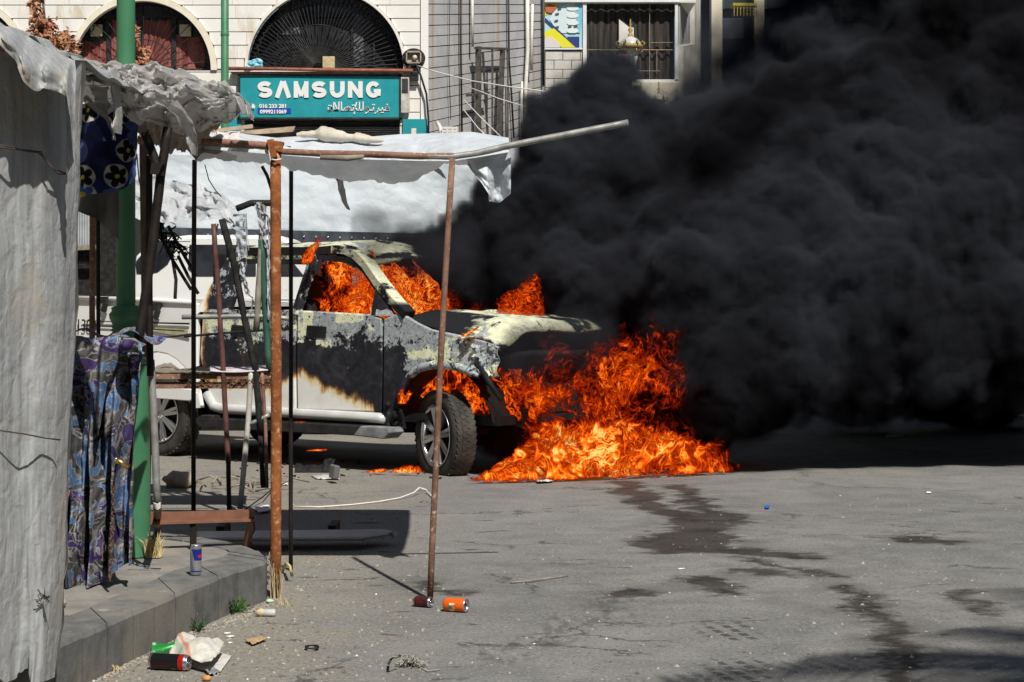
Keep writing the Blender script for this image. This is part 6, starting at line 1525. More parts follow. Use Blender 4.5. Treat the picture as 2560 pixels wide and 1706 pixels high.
# black can with red shoulder
bc = thing('black_can', G(425, 1676), 'black tall drink can with shiny red shoulder lying below the kerb', 'drink can')
r = .033; M = lying(bc.location, r, R(-14), R(0)) @ Matrix.Translation((0, 0, -.083)); BLK = metal('can_black', (.012, .011, .013), .28, .3); RSH = metal('can_red_shoulder', (.6, .02, .015), .22, .5)
can_parts(bc, M, r, .165, [(.10, BLK), (.128, BLK), (.150, RSH)])
for (a, z0, z1, w, mm) in ((200, .015, .095, 7, metal('can_dull_red', (.22, .015, .012))), (246, .10, .125, 36, metal('can_logo_red', (.5, .02, .02))), (222, .098, .118, 20, metal('can_logo_green', (.05, .14, .1))), (252, .055, .095, 26, metal('can_brown_red', (.10, .01, .01)))):
    cpatch('printed_mark', mm, R(a - w / 2), R(a + w / 2), lambda u: z0, lambda u: z1, bc, M, r + .0006)
# 'Jack' word near the base, laid along the can
tm = text_mesh('Jack', .013, metal('can_grey_print', (.4, .4, .4)), bc, 'printed_word', Matrix.Identity(4), .0002)
Mi = M.copy(); Mi.translation = M.translation - bc.location
for v in tm.data.vertices:
    a = R(252) - v.co.y / r * 1.0; v.co = Mi @ Vector(((r + .0009) * math.cos(a), (r + .0009) * math.sin(a), .022 + v.co.x))
# crushed green can
gc_ = thing('green_can', G(408, 1640), 'crushed green can half hidden behind the black can', 'drink can')
def gcan(u, v):
    a = 2 * math.pi * u; rr = .03 * (1 + .25 * math.sin(a * 2 + v * 3)); p = lying(gc_.location, .026, R(10)) @ Matrix.Translation((0, 0, -.045)) @ Vector((rr * math.cos(a), rr * math.sin(a), .09 * v)); p.z = max(.002, p.z); return p
GCM = N('can_green_body', .35, .5, .3); GCM.col(GCM.mix(GCM.rng(GCM.noise(26, 2), .6, .64), (.02, .26, .05), (.6, .5, .5))); MB().grid(gcan, 24, 8).build('body', GCM.m, gc_)
MB().lathe([(.001, .09), (.026, .09), (.03, .092)], lying(gc_.location, .026, R(10)) @ Matrix.Translation((0, 0, -.045)), 20).build('lid', ALLOY, gc_)
# printed paper sack lying half folded
PAP = N('printed_paper_sack', .85, .2); pu = PAP.xyz()
pcx = PAP.math('ADD', pu[0], PAP.math('MULTIPLY', pu[1], .25))
cpa = PAP.mix(PAP.rng(PAP.noise(12, 5), .3, .7), (.5, .47, .40), (.66, .64, .58))
txt = PAP.math('MULTIPLY', PAP.rng(PAP.noise(60, 2, .5, v=PAP.map(scale=(1, 5, 1))), .5, .56), PAP.rng(pcx, -.03, .0))
cpa = PAP.mix(PAP.math('MULTIPLY', txt, .35), cpa, (.25, .28, .35))
cpa = PAP.mix(PAP.math('MULTIPLY', PAP.rng(PAP.math('ABSOLUTE', PAP.math('ADD', pcx, .06)), .01, .005), .7), cpa, (.6, .18, .08)); cpa = PAP.mix(PAP.math('MULTIPLY', PAP.rng(PAP.math('ABSOLUTE', PAP.math('ADD', pcx, .085)), .012, .006), .5), cpa, (.25, .42, .25))
PAP.col(cpa); PAP.bump(PAP.noise(14, 5), .4, .01)
ps = thing('paper_sack', G(500, 1652), 'torn printed paper sack lying folded by the black can', 'paper sack')
crn = [G(448, 1585, .045), G(562, 1607, .06), G(528, 1655, .055), G(418, 1642, .03)]
def sackp(u, v):
    a = crn[0].lerp(crn[1], u); b = crn[3].lerp(crn[2], u); q = a.lerp(b, v); q.z += .03 * math.sin(math.pi * u) * math.sin(math.pi * v) * 1.2 + .012 * fbm(u * 4, v * 4, 3) + .008 * math.sin(u * 9 + v * 4); return q
MB().grid(sackp, 26, 18).build('upper_side', PAP.m, ps, solid=.003)
def sackq(u, v):
    a = crn[0].lerp(crn[1], u); b = crn[3].lerp(crn[2], u); q = a.lerp(b, v); q.z = .006 + .006 * abs(fbm(u * 5, v * 5, 8)); q.y -= .0; q.x += .03; return q
MB().grid(sackq, 20, 14).build('lower_side', PAP.m, ps, solid=.003)
CARD = vary('brown_cardboard', (.36, .24, .12), (.48, .34, .19), 14)
def flat(name, pts, z, mat, label, cat, wob=.008, n=10):
    """thin lying piece on four ground pixels"""
    q = [G(x, y, z) for x, y in pts]
    def f(u, v):
        p = q[0].lerp(q[1], u).lerp(q[3].lerp(q[2], u), v); p.z = max(.004, z + wob * fbm(u * 4 + pts[0][0], v * 4)); return p
    o = MB().grid(f, n, n).build(name, mat, None, solid=.003); return tag(o, label, cat)
flat('cardboard_piece', [(612, 1600), (650, 1592), (668, 1597), (632, 1611)], .012, CARD, 'flat brown cardboard piece lying on the gritty road', 'cardboard')
flat('paper_plate', [(636, 1268), (672, 1262), (676, 1276), (646, 1281)], .02, vary('white_card', (.6, .62, .64), (.76, .77, .78), 8), 'white card lying beyond the rusty corner post', 'card')
flat('plastic_scrap', [(1911, 1266), (1921, 1264), (1925, 1269), (1915, 1271)], .012, N('blue_plastic_cap', .4, .4, col=(.02, .14, .62)).m, 'small bright blue plastic scrap alone on the grey road', 'plastic scrap')
flat('crushed_foil', [(512, 1676), (538, 1672), (552, 1680), (524, 1686)], .012, vary('dull_foil', (.3, .32, .34), (.5, .52, .54), 30, .4, .4, .5), 'crushed grey foil scrap right of the black can', 'foil', .012)
flat('white_ash', [(1335, 1196), (1372, 1194), (1384, 1202), (1345, 1205)], .02, vary('white_ash', (.4, .4, .36), (.7, .7, .66), 40), 'pale ash flakes at the front edge of the ground flames', 'ash', .02)
flat('plastic_film', [(777, 1188), (840, 1190), (850, 1198), (790, 1196)], .012, vary('grey_film', (.4, .4, .4), (.66, .66, .65), 30, .3), 'shrivelled clear film in front of the charred bumper piece', 'plastic film', .02)
flat('white_flake', [(2316, 1230), (2328, 1230), (2328, 1233), (2316, 1233)], .008, WM, 'tiny white flake beside the soft shadow on the right', 'litter')
flat('pale_lid', [(700, 1208), (718, 1205), (720, 1211), (704, 1213)], .01, WM, 'small white scrap behind the thin brown back post', 'litter')
flat('torn_leaflet', [(2215, 1090), (2262, 1088), (2265, 1093), (2220, 1094)], .01, vary('blue_grey_paper', (.5, .55, .62), (.6, .64, .7), 10), 'pale scrap lying in the shade under the smoke', 'litter')
for i, (x, y, dx, a, lab) in enumerate([(568, 1584, 16, 'white', 'upper of two white cigarette ends beside the paper sack'), (576, 1592, 19, 'white', 'lower of two white cigarette ends beside the paper sack'), (575, 1608, 10, 'white', 'cigarette end nearest to the brown cardboard'), (1703, 1423, 17, 'white', 'cigarette end among the oil stains')]):
    p, q = G(x - dx / 2, y, .005), G(x + dx / 2, y - 1, .005); tag(MB().tube([p, q], .0045, 8).build('cigarette_end', WM), lab, 'cigarette end')
# plastic bottle, crushed
pb = thing('plastic_bottle', G(668, 1542), 'crushed small plastic bottle with yellowed neck below the rusty post', 'bottle')
M = lying(pb.location, .018, R(176)) @ Matrix.Translation((0, 0, -.04))
MB().lathe([(.001, 0), (.016, .002), (.018, .01), (.017, .03), (.018, .05), (.014, .058)], M, 16).build('body', vary('cloudy_plastic', (.42, .42, .4), (.6, .6, .57), 20, .3), pb)
MB().lathe([(.016, .055), (.02, .07), (.014, .085), (.007, .095), (.001, .096)], M, 12).build('neck', vary('yellowed_plastic', (.5, .4, .22), (.65, .56, .38), 20), pb)
tag(MB().ball(G(517, 1696, .012), .015, 8, 6, (1.3, 1, .8), .4, seed=5).build('orange_peel', vary('orange_peel', (.5, .22, .05), (.65, .36, .14), 30)), 'piece of orange peel on the grit below the black can', 'peel')
tag(MB().ball(G(674, 1503, .012), .014, 8, 6, (1.4, 1, .7), .5, seed=8).build('mint_wrapper', vary('mint_paper', (.3, .6, .45), (.75, .8, .75), 40)), 'crumpled white and mint wrapper at the foot of the rusty post', 'wrapper')
# ring of black rubber, string tangle, stick, wires
ring = [G(780 + 15 * math.cos(R(a)), 1618 + 4 * math.sin(R(a)), .012) for a in range(0, 361, 24)]
tag(MB().tube(ring, [.005 + .002 * math.sin(i) for i in range(len(ring))], 6, False).build('rubber_ring', BLACKP), 'small black rubber loop lying on the road', 'rubber ring')
mb = MB()
for k in range(16):
    pts = []; x = rnd.uniform(985, 1015)
    for j in range(9):
        t = j / 8; pts.append(G(x + t * rnd.uniform(40, 60), 1662 - 24 * math.sin(t * math.pi) * rnd.uniform(.4, 1) + rnd.uniform(-4, 4), .01 + .03 * math.sin(math.pi * t) * rnd.random()))
    mb.tube(pts, .0018, 4)
mb.tube([G(972, 1660, .01), G(978, 1648, .06), G(1000, 1640, .06)], .006, 5); mb.tube([G(1040, 1664, .006), G(1070, 1678, .006), G(1100, 1674, .006)], .003, 4)
tag(mb.build('string_tangle', vary('straw_string', (.3, .29, .24), (.46, .44, .38), 40)), 'tangle of pale string on the road near the bottom edge', 'string')
tag(MB().tube([G(1276, 1457, .006), G(1330, 1452, .01), G(1380, 1445, .008), G(1420, 1440, .006)], [.005, .005, .004, .003], 6).build('dry_stick', OLDW), 'thin dry stick lying on the open road', 'stick')
tag(MB().tube([G(735, 1267, .004), G(800, 1268, .006), G(880, 1262, .006), G(950, 1254, .01), G(1000, 1245, .012), G(1035, 1232, .03), G(1048, 1220, .05), G(1066, 1224, .03), G(1078, 1240, .01), G(1086, 1254, .004)], .0055, 6).build('white_wire', ROPE), 'long white wire curving over the road behind the leaning post', 'wire')
tag(MB().tube([G(1050, 1256, .004), G(1060, 1252, .02), G(1076, 1256, .01), G(1086, 1262, .004)], .004, 5).build('grey_wire', GREYP), 'short grey wire curl behind the leaning post', 'wire')
tag(MB().tube([G(690, 1215, .004), G(660, 1240, .05), G(630, 1262, .02), G(590, 1290, .01)], .005, 5).build('black_wire', DARKP), 'black wire running from the rusty post to the angle iron frame', 'wire')
tag(MB().tube([G(704, 1432, .0), G(716, 1408, .06), G(726, 1418, .08), G(730, 1440, .03)], .009, 7).build('yellow_hose', vary('yellow_hose', (.42, .34, .14), (.56, .48, .24), 9, .5)), 'bent yellowish hose at the foot of the thin back post', 'hose')
# charred bumper piece
cb = thing('charred_bumper', G(790, 1182), 'charred black bumper piece lying under the burning door', 'debris')
def cbp(u, v):
    q = G(lerp(740, 838, u), 1180, .0); a = v * math.pi; r = .06 + .03 * fbm(u * 5, v * 3) + .05 * max(0, u - .55); q.z = max(.004, math.sin(a) * r * (1.4 if u > .7 else .9)); q.y += -math.cos(a) * .1; q.x += .01 * fbm(v * 8, u); return q
MB().grid(cbp, 30, 14, False).build('shell', SOOT, cb)
MB().box(G(836, 1180, .09), (.05, .14, .11), (0, R(8), R(20))).build('glossy_end', N('melted_grey', .2, .6, col=(.12, .12, .13)).m, cb, bevel=.012)
mb = MB()
for k in range(60):
    x = rnd.uniform(560, 1330); p = G(x, rnd.uniform(1150, 1200), .0); mb.ball(p + Vector((0, 0, .006)), rnd.uniform(.004, .017), 6, 4, (1.3, 1, .8), 1.1, seed=k)
tag(mb.build('burnt_debris', BURNTW), 'scattered burnt bits on the road under the truck', kind='stuff')
# tied bundle on the road behind (shaded lump)
tag(MB().ball(G(452, 1200, .06), .10, 12, 8, (1.4, 1, .7), .35, seed=11).build('sack_bundle', SACK), 'small brown sack bundle on the road under the truck bed', 'sack')
mb = MB()
for k in range(26):
    a = G(lerp(500, 690, rnd.random()), rnd.uniform(1205, 1232), .01); b = a + Vector((rnd.uniform(-.3, .3), rnd.uniform(-.1, .1), rnd.uniform(0, .06))); mb.tube([a, (a + b) / 2 + Vector((0, 0, rnd.uniform(0, .06))), b], rnd.uniform(.004, .011), 5)
tag(mb.build('collapsed_sticks', OLDW), 'heap of thin collapsed sticks behind the rusty corner post', kind='stuff')
# ---- plants
GRASS = vary('dry_straw', (.42, .32, .14), (.62, .5, .27), 30)
def tuft(name, c, n, h, spread, mat, label, cat, lean=(0, 0), w=.004):
    mb = MB()
    for k in range(n):
        a = rnd.uniform(0, 2 * math.pi); b = c + Vector((rnd.uniform(-spread, spread) * .5, rnd.uniform(-spread, spread) * .35, 0)); hh = h * rnd.uniform(.4, 1); o_ = Vector((math.cos(a) * rnd.uniform(.2, 1) * spread + lean[0], math.sin(a) * spread * .6 + lean[1], 0))
        p1, p2 = b + o_ * .4 + Vector((0, 0, hh * .65)), b + o_ * rnd.uniform(.8, 1.5) + Vector((0, 0, hh * rnd.uniform(.7, 1)))
        s_ = Vector((w, 0, 0)) if rnd.random() < .5 else Vector((w * .6, w * .6, 0))
        mb.add([b - s_ / 2, b + s_ / 2, p1 + s_ / 2.5, p1 - s_ / 2.5, p2], [(0, 1, 2, 3), (3, 2, 4)])
    o = mb.build(name, mat); return tag(o, label, cat)
tuft('dry_grass', G(384, 1394, KH), 110, .14, .07, GRASS, 'dry straw coloured grass tuft at the foot of the green post', 'grass')
tuft('dry_grass', G(210, 1690, 0), 90, .11, .06, GRASS, 'dry grass tuft at the foot of the kerb near the bottom left', 'grass')
tuft('dry_grass', G(690, 1496, 0), 30, .24, .05, vary('pale_straw', (.45, .36, .2), (.62, .53, .34), 30), 'pale dry stems wound round the foot of the rusty corner post', 'grass', w=.0028)
tuft('dry_grass', G(706, 1516, 0), 16, .06, .10, GRASS, 'few sparse straw stems right of the rusty corner post', 'grass', w=.003)
tuft('dry_grass', G(285, 1680, 0), 24, .04, .05, GRASS, 'low wisps of dry grass between kerb and black can', 'grass', w=.003)
LEAF = vary('green_weed', (.03, .085, .015), (.08, .19, .03), 20, .6)
def weed(c, n, s_, label, mat):
    o = thing('weed', c, label, 'weed')
    st_ = MB(); lv = MB()
    for k in range(n):
        a = rnd.uniform(0, 2 * math.pi); e = rnd.uniform(.25, 1.2); d = Vector((math.cos(a) * math.cos(e), math.sin(a) * math.cos(e), math.sin(e))); L_ = s_ * rnd.uniform(.5, 1)
        st_.tube([c, c + d * L_ * .5, c + d * L_ + Vector((0, 0, -.1 * L_))], .0012, 4)
        for j in range(3):
            p = c + d * L_ * (.5 + .25 * j); q = d.cross(Vector((rnd.uniform(-1, 1), rnd.uniform(-1, 1), 1))).normalized(); t = (d + q * rnd.uniform(-.9, .9)).normalized() * s_ * .34
            lv.add([p, p + t * .5 + q * s_ * .06, p + t, p + t * .5 - q * s_ * .06], [(0, 1, 2, 3)])
    st_.build('stem', mat, o); lv.build('leaves', mat, o)
weed(G(590, 1532), 34, .085, 'bright green weed growing at the kerb corner', LEAF)
weed(G(496, 1580), 24, .06, 'dark green weed growing at the kerb behind the paper sack', vary('dark_weed', (.02, .05, .015), (.04, .09, .025), 20))
# dry reddish-brown bush showing above the stall roofs
def dry_branch(c, cl, label):
    o = thing('dry_tree', (c.x, c.y, 0), label, 'tree')
    st_ = MB(); b = Vector((c.x, c.y + .1, 0))
    top = c + Vector((0, .1, 0)); st_.tube([b, b.lerp(top, .5) + Vector((.03, 0, 0)), top], [.045, .03, .018], 8)
    lv = MB()
    for (px, py, r_) in cl:
        q = P(px, py, c.y + rnd.uniform(-.1, .1)); rr = r_ * c.y / F
        st_.tube([top, top.lerp(q, .5) + Vector((0, 0, -.03)), q], [.014, .009, .004], 6)
        for k in range(int(r_ * 5.5)):
            p = q + Vector((rnd.gauss(0, .5), rnd.gauss(0, .5), rnd.gauss(0, .5))) * rr; t = Vector((rnd.uniform(-1, 1), rnd.uniform(-1, 1), rnd.uniform(-1.4, .4))).normalized() * rnd.uniform(.025, .05); n_ = t.orthogonal().normalized() * .008
            lv.add([p, p + t * .5 + n_, p + t, p + t * .5 - n_], [(0, 1, 2, 3)])
    st_.build('trunk', vary('dry_bark', (.09, .06, .045), (.16, .12, .09), 14), o); lv.build('crown', vary('dry_red_leaves', (.26, .09, .05), (.46, .24, .13), 12), o)
dry_branch(P(108, 110, 10.5), [(88, 10, 13), (92, 38, 15), (100, 62, 16), (128, 62, 12), (90, 82, 12), (165, 90, 16), (150, 108, 16), (178, 112, 12), (185, 130, 9), (112, 78, 12), (140, 96, 9), (95, -10, 12), (104, -40, 16)], 'dry tree with shrivelled reddish leaves behind the wrapped stall')
dry_branch(P(345, 150, 10.6), [(332, 70, 7), (333, 95, 8), (336, 118, 9), (350, 125, 10), (362, 122, 7), (340, 148, 11), (352, 150, 9)], 'shrivelled reddish branch right of the green lamp post')
# palm tree standing out of frame on the right: its fronds shade the road
pt = thing('palm_tree', (4.75, 3.3, 0), 'tall palm tree beside the road whose fronds shade the asphalt', 'palm tree')
MB().tube([(4.75, 3.3, 0), (4.75, 3.35, 3), (4.8, 3.2, 6.2)], [.2, .16, .13], 14).build('trunk', vary('palm_bark', (.12, .09, .06), (.22, .17, .12), 9), pt)
fr_ = MB(); rnd2 = random.Random(4)
for k in range(26):
    a = 2 * math.pi * k / 26 + rnd2.uniform(-.1, .1); e = rnd2.uniform(-.2, 1.1); L_ = rnd2.uniform(2., 2.8); pts = []
    for j in range(9):
        t = j / 8; pts.append(Vector((4.8, 3.2, 6.2)) + Vector((math.cos(a), math.sin(a), 0)) * L_ * t * math.cos(e * (1 - t)) + Vector((0, 0, L_ * (t * math.sin(e) - .75 * t * t))))
    for j in range(8):
        for s_ in (-1, 1):
            for f_ in (0, .25, .5, .75):
                p = pts[j].lerp(pts[j + 1], f_); d = (pts[j + 1] - pts[j]).normalized(); n_ = d.cross(Vector((0, 0, 1))).normalized() * s_; t = (n_ + d * .7 + Vector((0, 0, -.35))).normalized() * .5; w_ = d * .04
                fr_.add([p - w_, p + w_, p + t], [(0, 1, 2)])
fr_.build('crown', vary('palm_leaf', (.04, .08, .02), (.08, .13, .04), 9), pt)
# ---- grit on the road
gm = MB(); rg = random.Random(21)
kb = [(150, 1700), (271, 1678), (335, 1640), (440, 1592), (546, 1555), (600, 1535), (670, 1500)]
for k in range(900):
    i = rg.randrange(len(kb) - 1); t = rg.random(); p = G(lerp(kb[i][0], kb[i + 1][0], t) + abs(rg.gauss(0, 16)), lerp(kb[i][1], kb[i + 1][1], t) + abs(rg.gauss(0, 7)), 0); s_ = rg.uniform(.002, .007); a = rg.uniform(0, 6.28)
    v = [p + Vector((math.cos(a + j * 1.57) * s_, math.sin(a + j * 1.57) * s_, 0)) for j in range(4)]
    gm.add(v + [p + Vector((0, 0, s_))], [(0, 1, 4), (1, 2, 4), (2, 3, 4), (3, 0, 4)], mi=rg.choice((0, 1, 1, 1, 3)))
for k in range(2000):
    py = 1240 + (1706 - 1240) * rg.random() ** .8; px = rg.uniform(120, 2560) if rg.random() < .35 else 120 + 980 * rg.random() ** 1.2
    p = G(px, py, 0)
    if px < 690 and py < 1672 - (px - 0) * .42 + 95: continue
    s_ = rg.uniform(.003, .009) * (1.6 if rg.random() < .06 else 1); a = rg.uniform(0, 6.28); v = []
    for j in range(4): v.append(p + Vector((math.cos(a + j * 1.57) * s_ * rg.uniform(.7, 1.3), math.sin(a + j * 1.57) * s_ * rg.uniform(.7, 1.3), 0)))
    t = p + Vector((0, 0, s_ * rg.uniform(.6, 1.1)))
    gm.add(v + [t], [(0, 1, 4), (1, 2, 4), (2, 3, 4), (3, 0, 4)], mi=rg.choice((0, 0, 0, 1, 1, 1, 1, 3, 3, 2 if rg.random() < .12 else 0)))
tag(gm.build('grit', [vary('grey_grit', (.12, .12, .115), (.22, .21, .2), 30), vary('beige_grit', (.3, .27, .22), (.42, .38, .32), 30), vary('white_grit', (.6, .59, .56), (.74, .73, .7), 30), vary('rusty_grit', (.10, .075, .06), (.18, .14, .11), 30)]), 'grit and small stones scattered over the road', kind='stuff')
# ================================================================ smoke
# puffs: pixel x, pixel y, pixel radius, distance
PUFFS = [(1505, 285, 92, 18.2), (1420, 345, 60, 18), (1590, 350, 72, 18.4), (1480, 420, 130, 18), (1600, 490, 130, 18.3), (1375, 480, 80, 17.8), (1290, 545, 70, 17.8), (1200, 585, 46, 17.8), (1105, 610, 24, 17.8), (1150, 620, 40, 17.8),
         (1400, 590, 120, 17.8), (1290, 640, 75, 17.8), (1175, 670, 40, 17.9), (1250, 705, 60, 17.9), (1360, 700, 70, 17.6), (1450, 720, 80, 17.4), (1520, 610, 150, 18), (1680, 530, 140, 18.4), (1790, 420, 140, 18.6), (1850, 330, 95, 19), (1960, 270, 105, 19),
         (2060, 190, 120, 19.2), (1900, 520, 200, 18.2), (1700, 680, 150, 17.6), (1830, 720, 170, 17), (1560, 720, 80, 17.4), (1650, 800, 110, 17.9), (1540, 830, 90, 17.9), (1450, 850, 80, 17.6), (1400, 960, 80, 17.7), (1550, 960, 110, 17.7), (1690, 970, 100, 17.9), (1760, 890, 110, 17.5), (1870, 880, 140, 16.8), (1830, 1010, 70, 16.9), (1950, 960, 80, 16.9), (1740, 1060, 60, 17.8),
         (2060, 380, 190, 18.6), (2050, 640, 220, 17.6), (2010, 820, 160, 17), (2180, 120, 170, 19), (2250, 300, 200, 18.4), (2380, 120, 190, 18.6), (2230, 540, 210, 17.6), (2190, 760, 180, 17.2), (2150, 900, 90, 17), (2220, 930, 60, 17.4),
         (2420, 400, 210, 18), (2420, 640, 210, 17.6), (2370, 830, 140, 17.4), (2560, 200, 200, 18.4), (2600, 500, 220, 17.8), (2560, 760, 190, 17.4), (2500, 900, 80, 17.6), (2600, 910, 90, 17.8), (2700, 700, 220, 18), (2720, 350, 240, 18.4), (2560, 0, 200, 19), (2300, -60, 180, 19.5), (2090, 30, 90, 19.6), (2750, 50, 260, 19)]
PUFFS += [(1150, 745, 40, 18.6), (1085, 715, 36, 18.6), (1450, 300, 70, 18.2), (1560, 300, 74, 18.2), (1375, 390, 58, 18), (1635, 390, 60, 18.3), (1065, 655, 34, 18.3), (1130, 690, 44, 18.3), (1200, 725, 46, 18.2), (1290, 750, 44, 18.1), (1385, 760, 44, 17.9), (1215, 1050, 40, 17.2), (1260, 980, 50, 17.2), (1180, 980, 34, 17.1), (1320, 1060, 60, 17.4),
          (2150, 760, 260, 21.5), (2420, 780, 240, 22), (2300, 480, 320, 22), (2600, 600, 300, 22), (2150, 900, 110, 22), (2450, 930, 120, 22.5), (2680, 880, 160, 22), (1950, 620, 200, 21), (2300, 100, 300, 22), (2650, 150, 300, 22),  # rear puffs here, overhead ones below, added to shade the far road
          (2200, -250, 260, 19), (2550, -300, 280, 19.5), (2350, -480, 260, 20), (2700, -550, 280, 20.5)]
# smaller lobes budding from the big puffs
rs = random.Random(5); buds = []
for (px, py, r, Y) in PUFFS:
    if r < 70: continue
    c = P(px, py, Y); R0 = (r - 26) * Y / F
    for k in range(4):
        d = Vector((rs.uniform(-1, 1), rs.uniform(-1.2, .1), rs.uniform(-.7, 1))).normalized(); rr = R0 * rs.uniform(.34, .6); q = c + Vector((d.x, d.y * .8, d.z)) * (R0 * .95)
        if q.z > .9: buds.append((1280 + q.x * F / q.y, HZ - (q.z - H) * F / q.y, rr * F / q.y + 26, q.y))
puff_core = MB()
for i, (px, py, r, Y) in enumerate(PUFFS + buds):
    c = P(px, py, Y); rr = max(5, r - 26) * Y / F
    b0 = len(puff_core.v)
    puff_core.ball(c, rr, 22 if i < len(PUFFS) else 12, 14 if i < len(PUFFS) else 8, (1, .8, 1), seed=i)
    for k in range(b0, len(puff_core.v)):
        v = puff_core.v[k]; d = (v - c).normalized()
        puff_core.v[k] = v + d * rr * (.22 * fbm(v.x * 1.5, v.y * 1.5, v.z * 1.5) + .12 * fbm(v.x * 5, v.y * 5, v.z * 5))
smc = N('soot_core', 1., 0., col=(.008, .0085, .0105)); SMOKE_CORE = smc.m
vm = bpy.data.materials.new('black_smoke'); vm.use_nodes = True
vt = vm.node_tree; vt.nodes.clear()
vo = vt.nodes.new('ShaderNodeOutputMaterial'); pv = vt.nodes.new('ShaderNodeVolumePrincipled')
pv.inputs['Color'].default_value = (.066, .070, .084, 1); pv.inputs['Density'].default_value = 1.; pv.inputs['Anisotropy'].default_value = .0
pv.inputs['Density Attribute'].default_value = 'density'
vt.links.new(pv.outputs[0], vo.inputs['Volume'])
ge_ = vt.nodes.new('ShaderNodeNewGeometry'); tn = vt.nodes.new('ShaderNodeTexNoise'); tn.inputs['Scale'].default_value = .75; tn.inputs['Detail'].default_value = 2.5; tn.inputs['Distortion'].default_value = .6
cr_ = vt.nodes.new('ShaderNodeValToRGB'); cr_.color_ramp.elements[0].position = .36; cr_.color_ramp.elements[0].color = (.022, .022, .026, 1); cr_.color_ramp.elements[1].position = .64; cr_.color_ramp.elements[1].color = (.088, .095, .116, 1)
vt.links.new(ge_.outputs['Position'], tn.inputs['Vector']); vt.links.new(tn.outputs['Fac'], cr_.inputs[0]); vt.links.new(cr_.outputs[0], pv.inputs['Color'])
smoke = puff_core.build('smoke', SMOKE_CORE)
tag(smoke, 'thick black smoke billowing off the burning truck across the street', 'smoke', kind='stuff')
def gn_smoke(o, lo, hi, vox):
    ng = bpy.data.node_groups.new('smoke_density', 'GeometryNodeTree')
    ng.interface.new_socket('Geometry', in_out='INPUT', socket_type='NodeSocketGeometry'); ng.interface.new_socket('Geometry', in_out='OUTPUT', socket_type='NodeSocketGeometry')
    nn = ng.nodes; L = ng.links.new
    gi = nn.new('NodeGroupInput'); go = nn.new('NodeGroupOutput')
    pos = nn.new('GeometryNodeInputPosition').outputs[0]
    def nz(scale, detail, rough, dist=0, vec=None, col=False):
        q = nn.new('ShaderNodeTexNoise'); L(vec or pos, q.inputs['Vector']); q.inputs['Scale'].default_value = scale; q.inputs['Detail'].default_value = detail; q.inputs['Roughness'].default_value = rough; q.inputs['Distortion'].default_value = dist
        return q.outputs['Color' if col else 'Fac']
    def vm_(op, a, b):
        q = nn.new('ShaderNodeVectorMath'); q.operation = op
        for s_, v in ((q.inputs[0], a), (q.inputs['Scale'] if op == 'SCALE' else q.inputs[1], b)):
            if isinstance(v, bpy.types.NodeSocket): L(v, s_)
            else: s_.default_value = v
        return q.outputs[0]
    def ma(op, a, b=0., c=0.):
        q = nn.new('ShaderNodeMath'); q.operation = op
        for s_, v in zip(q.inputs, (a, b, c)):
            if isinstance(v, bpy.types.NodeSocket): L(v, s_)
            else: s_.default_value = v
        return q.outputs[0]
    w1 = vm_('SCALE', vm_('SUBTRACT', nz(1.6, 3, .5, col=True), (.5, .5, .5)), .55)
    w2 = vm_('SCALE', vm_('SUBTRACT', nz(5.5, 4, .6, col=True), (.5, .5, .5)), .22)
    w3 = vm_('SCALE', vm_('SUBTRACT', nz(14, 3, .6, col=True), (.5, .5, .5)), .10)
    p2 = vm_('ADD', vm_('ADD', vm_('ADD', pos, w1), w2), w3)
    pr = nn.new('GeometryNodeProximity'); pr.target_element = 'FACES'; L(gi.outputs[0], pr.inputs[0]); L(p2, pr.inputs['Sample Position'])
    d = pr.outputs['Distance']
    # cauliflower billows: rounded cells push the edge outwards
    vo_ = nn.new('ShaderNodeTexVoronoi'); vo_.feature = 'SMOOTH_F1'; L(p2, vo_.inputs['Vector']); vo_.inputs['Scale'].default_value = 3.2
    edge = ma('ADD', d, ma('MULTIPLY', vo_.outputs['Distance'], .11))
    edge = ma('SUBTRACT', edge, ma('MULTIPLY', nz(3, 5, .6), .16))
    mr = nn.new('ShaderNodeMapRange'); mr.interpolation_type = 'SMOOTHSTEP'; L(edge, mr.inputs[0])
    for k, v in ((1, .20), (2, .06), (3, 0.), (4, 1.)): mr.inputs[k].default_value = v
    wis = nn.new('ShaderNodeMapRange'); wis.interpolation_type = 'SMOOTHSTEP'; L(edge, wis.inputs[0])
    for k, v in ((1, .40), (2, .1), (3, 0.), (4, 1.)): wis.inputs[k].default_value = v
    wn_ = nn.new('ShaderNodeMapRange'); L(nz(4.2, 5, .6, .6), wn_.inputs[0])
    for k, v in ((1, .45), (2, .68), (3, 0.), (4, 1.)): wn_.inputs[k].default_value = v
    dens = ma('ADD', ma('MULTIPLY', mr.outputs[0], 38.), ma('MULTIPLY', ma('MULTIPLY', wis.outputs[0], wn_.outputs[0]), 4.))
    # thin veil drifting in front of the far facade
    for (c_, r_, k_) in ((P(1850, 235, 21), 1.15, 6.), (P(1975, 110, 21), 1.0, 5.), (P(1760, 300, 20.5), .6, 4.), (P(1330, 885, 16.1), .36, 4.5), (P(1440, 850, 16.1), .36, 4.5), (P(1010, 605, 17.1), .42, 3.6), (P(930, 588, 17.2), .30, 3.2), (P(1130, 640, 17.0), .42, 3.)):
        q = nn.new('ShaderNodeVectorMath'); q.operation = 'DISTANCE'; L(p2, q.inputs[0]); q.inputs[1].default_value = c_
        mv = nn.new('ShaderNodeMapRange'); mv.interpolation_type = 'SMOOTHSTEP'; L(q.outputs['Value'], mv.inputs[0])
        for k, v in ((1, r_), (2, .1), (3, 0.), (4, k_)): mv.inputs[k].default_value = v
        dens = ma('ADD', dens, ma('MULTIPLY', mv.outputs[0], ma('ADD', .35, wn_.outputs[0])))
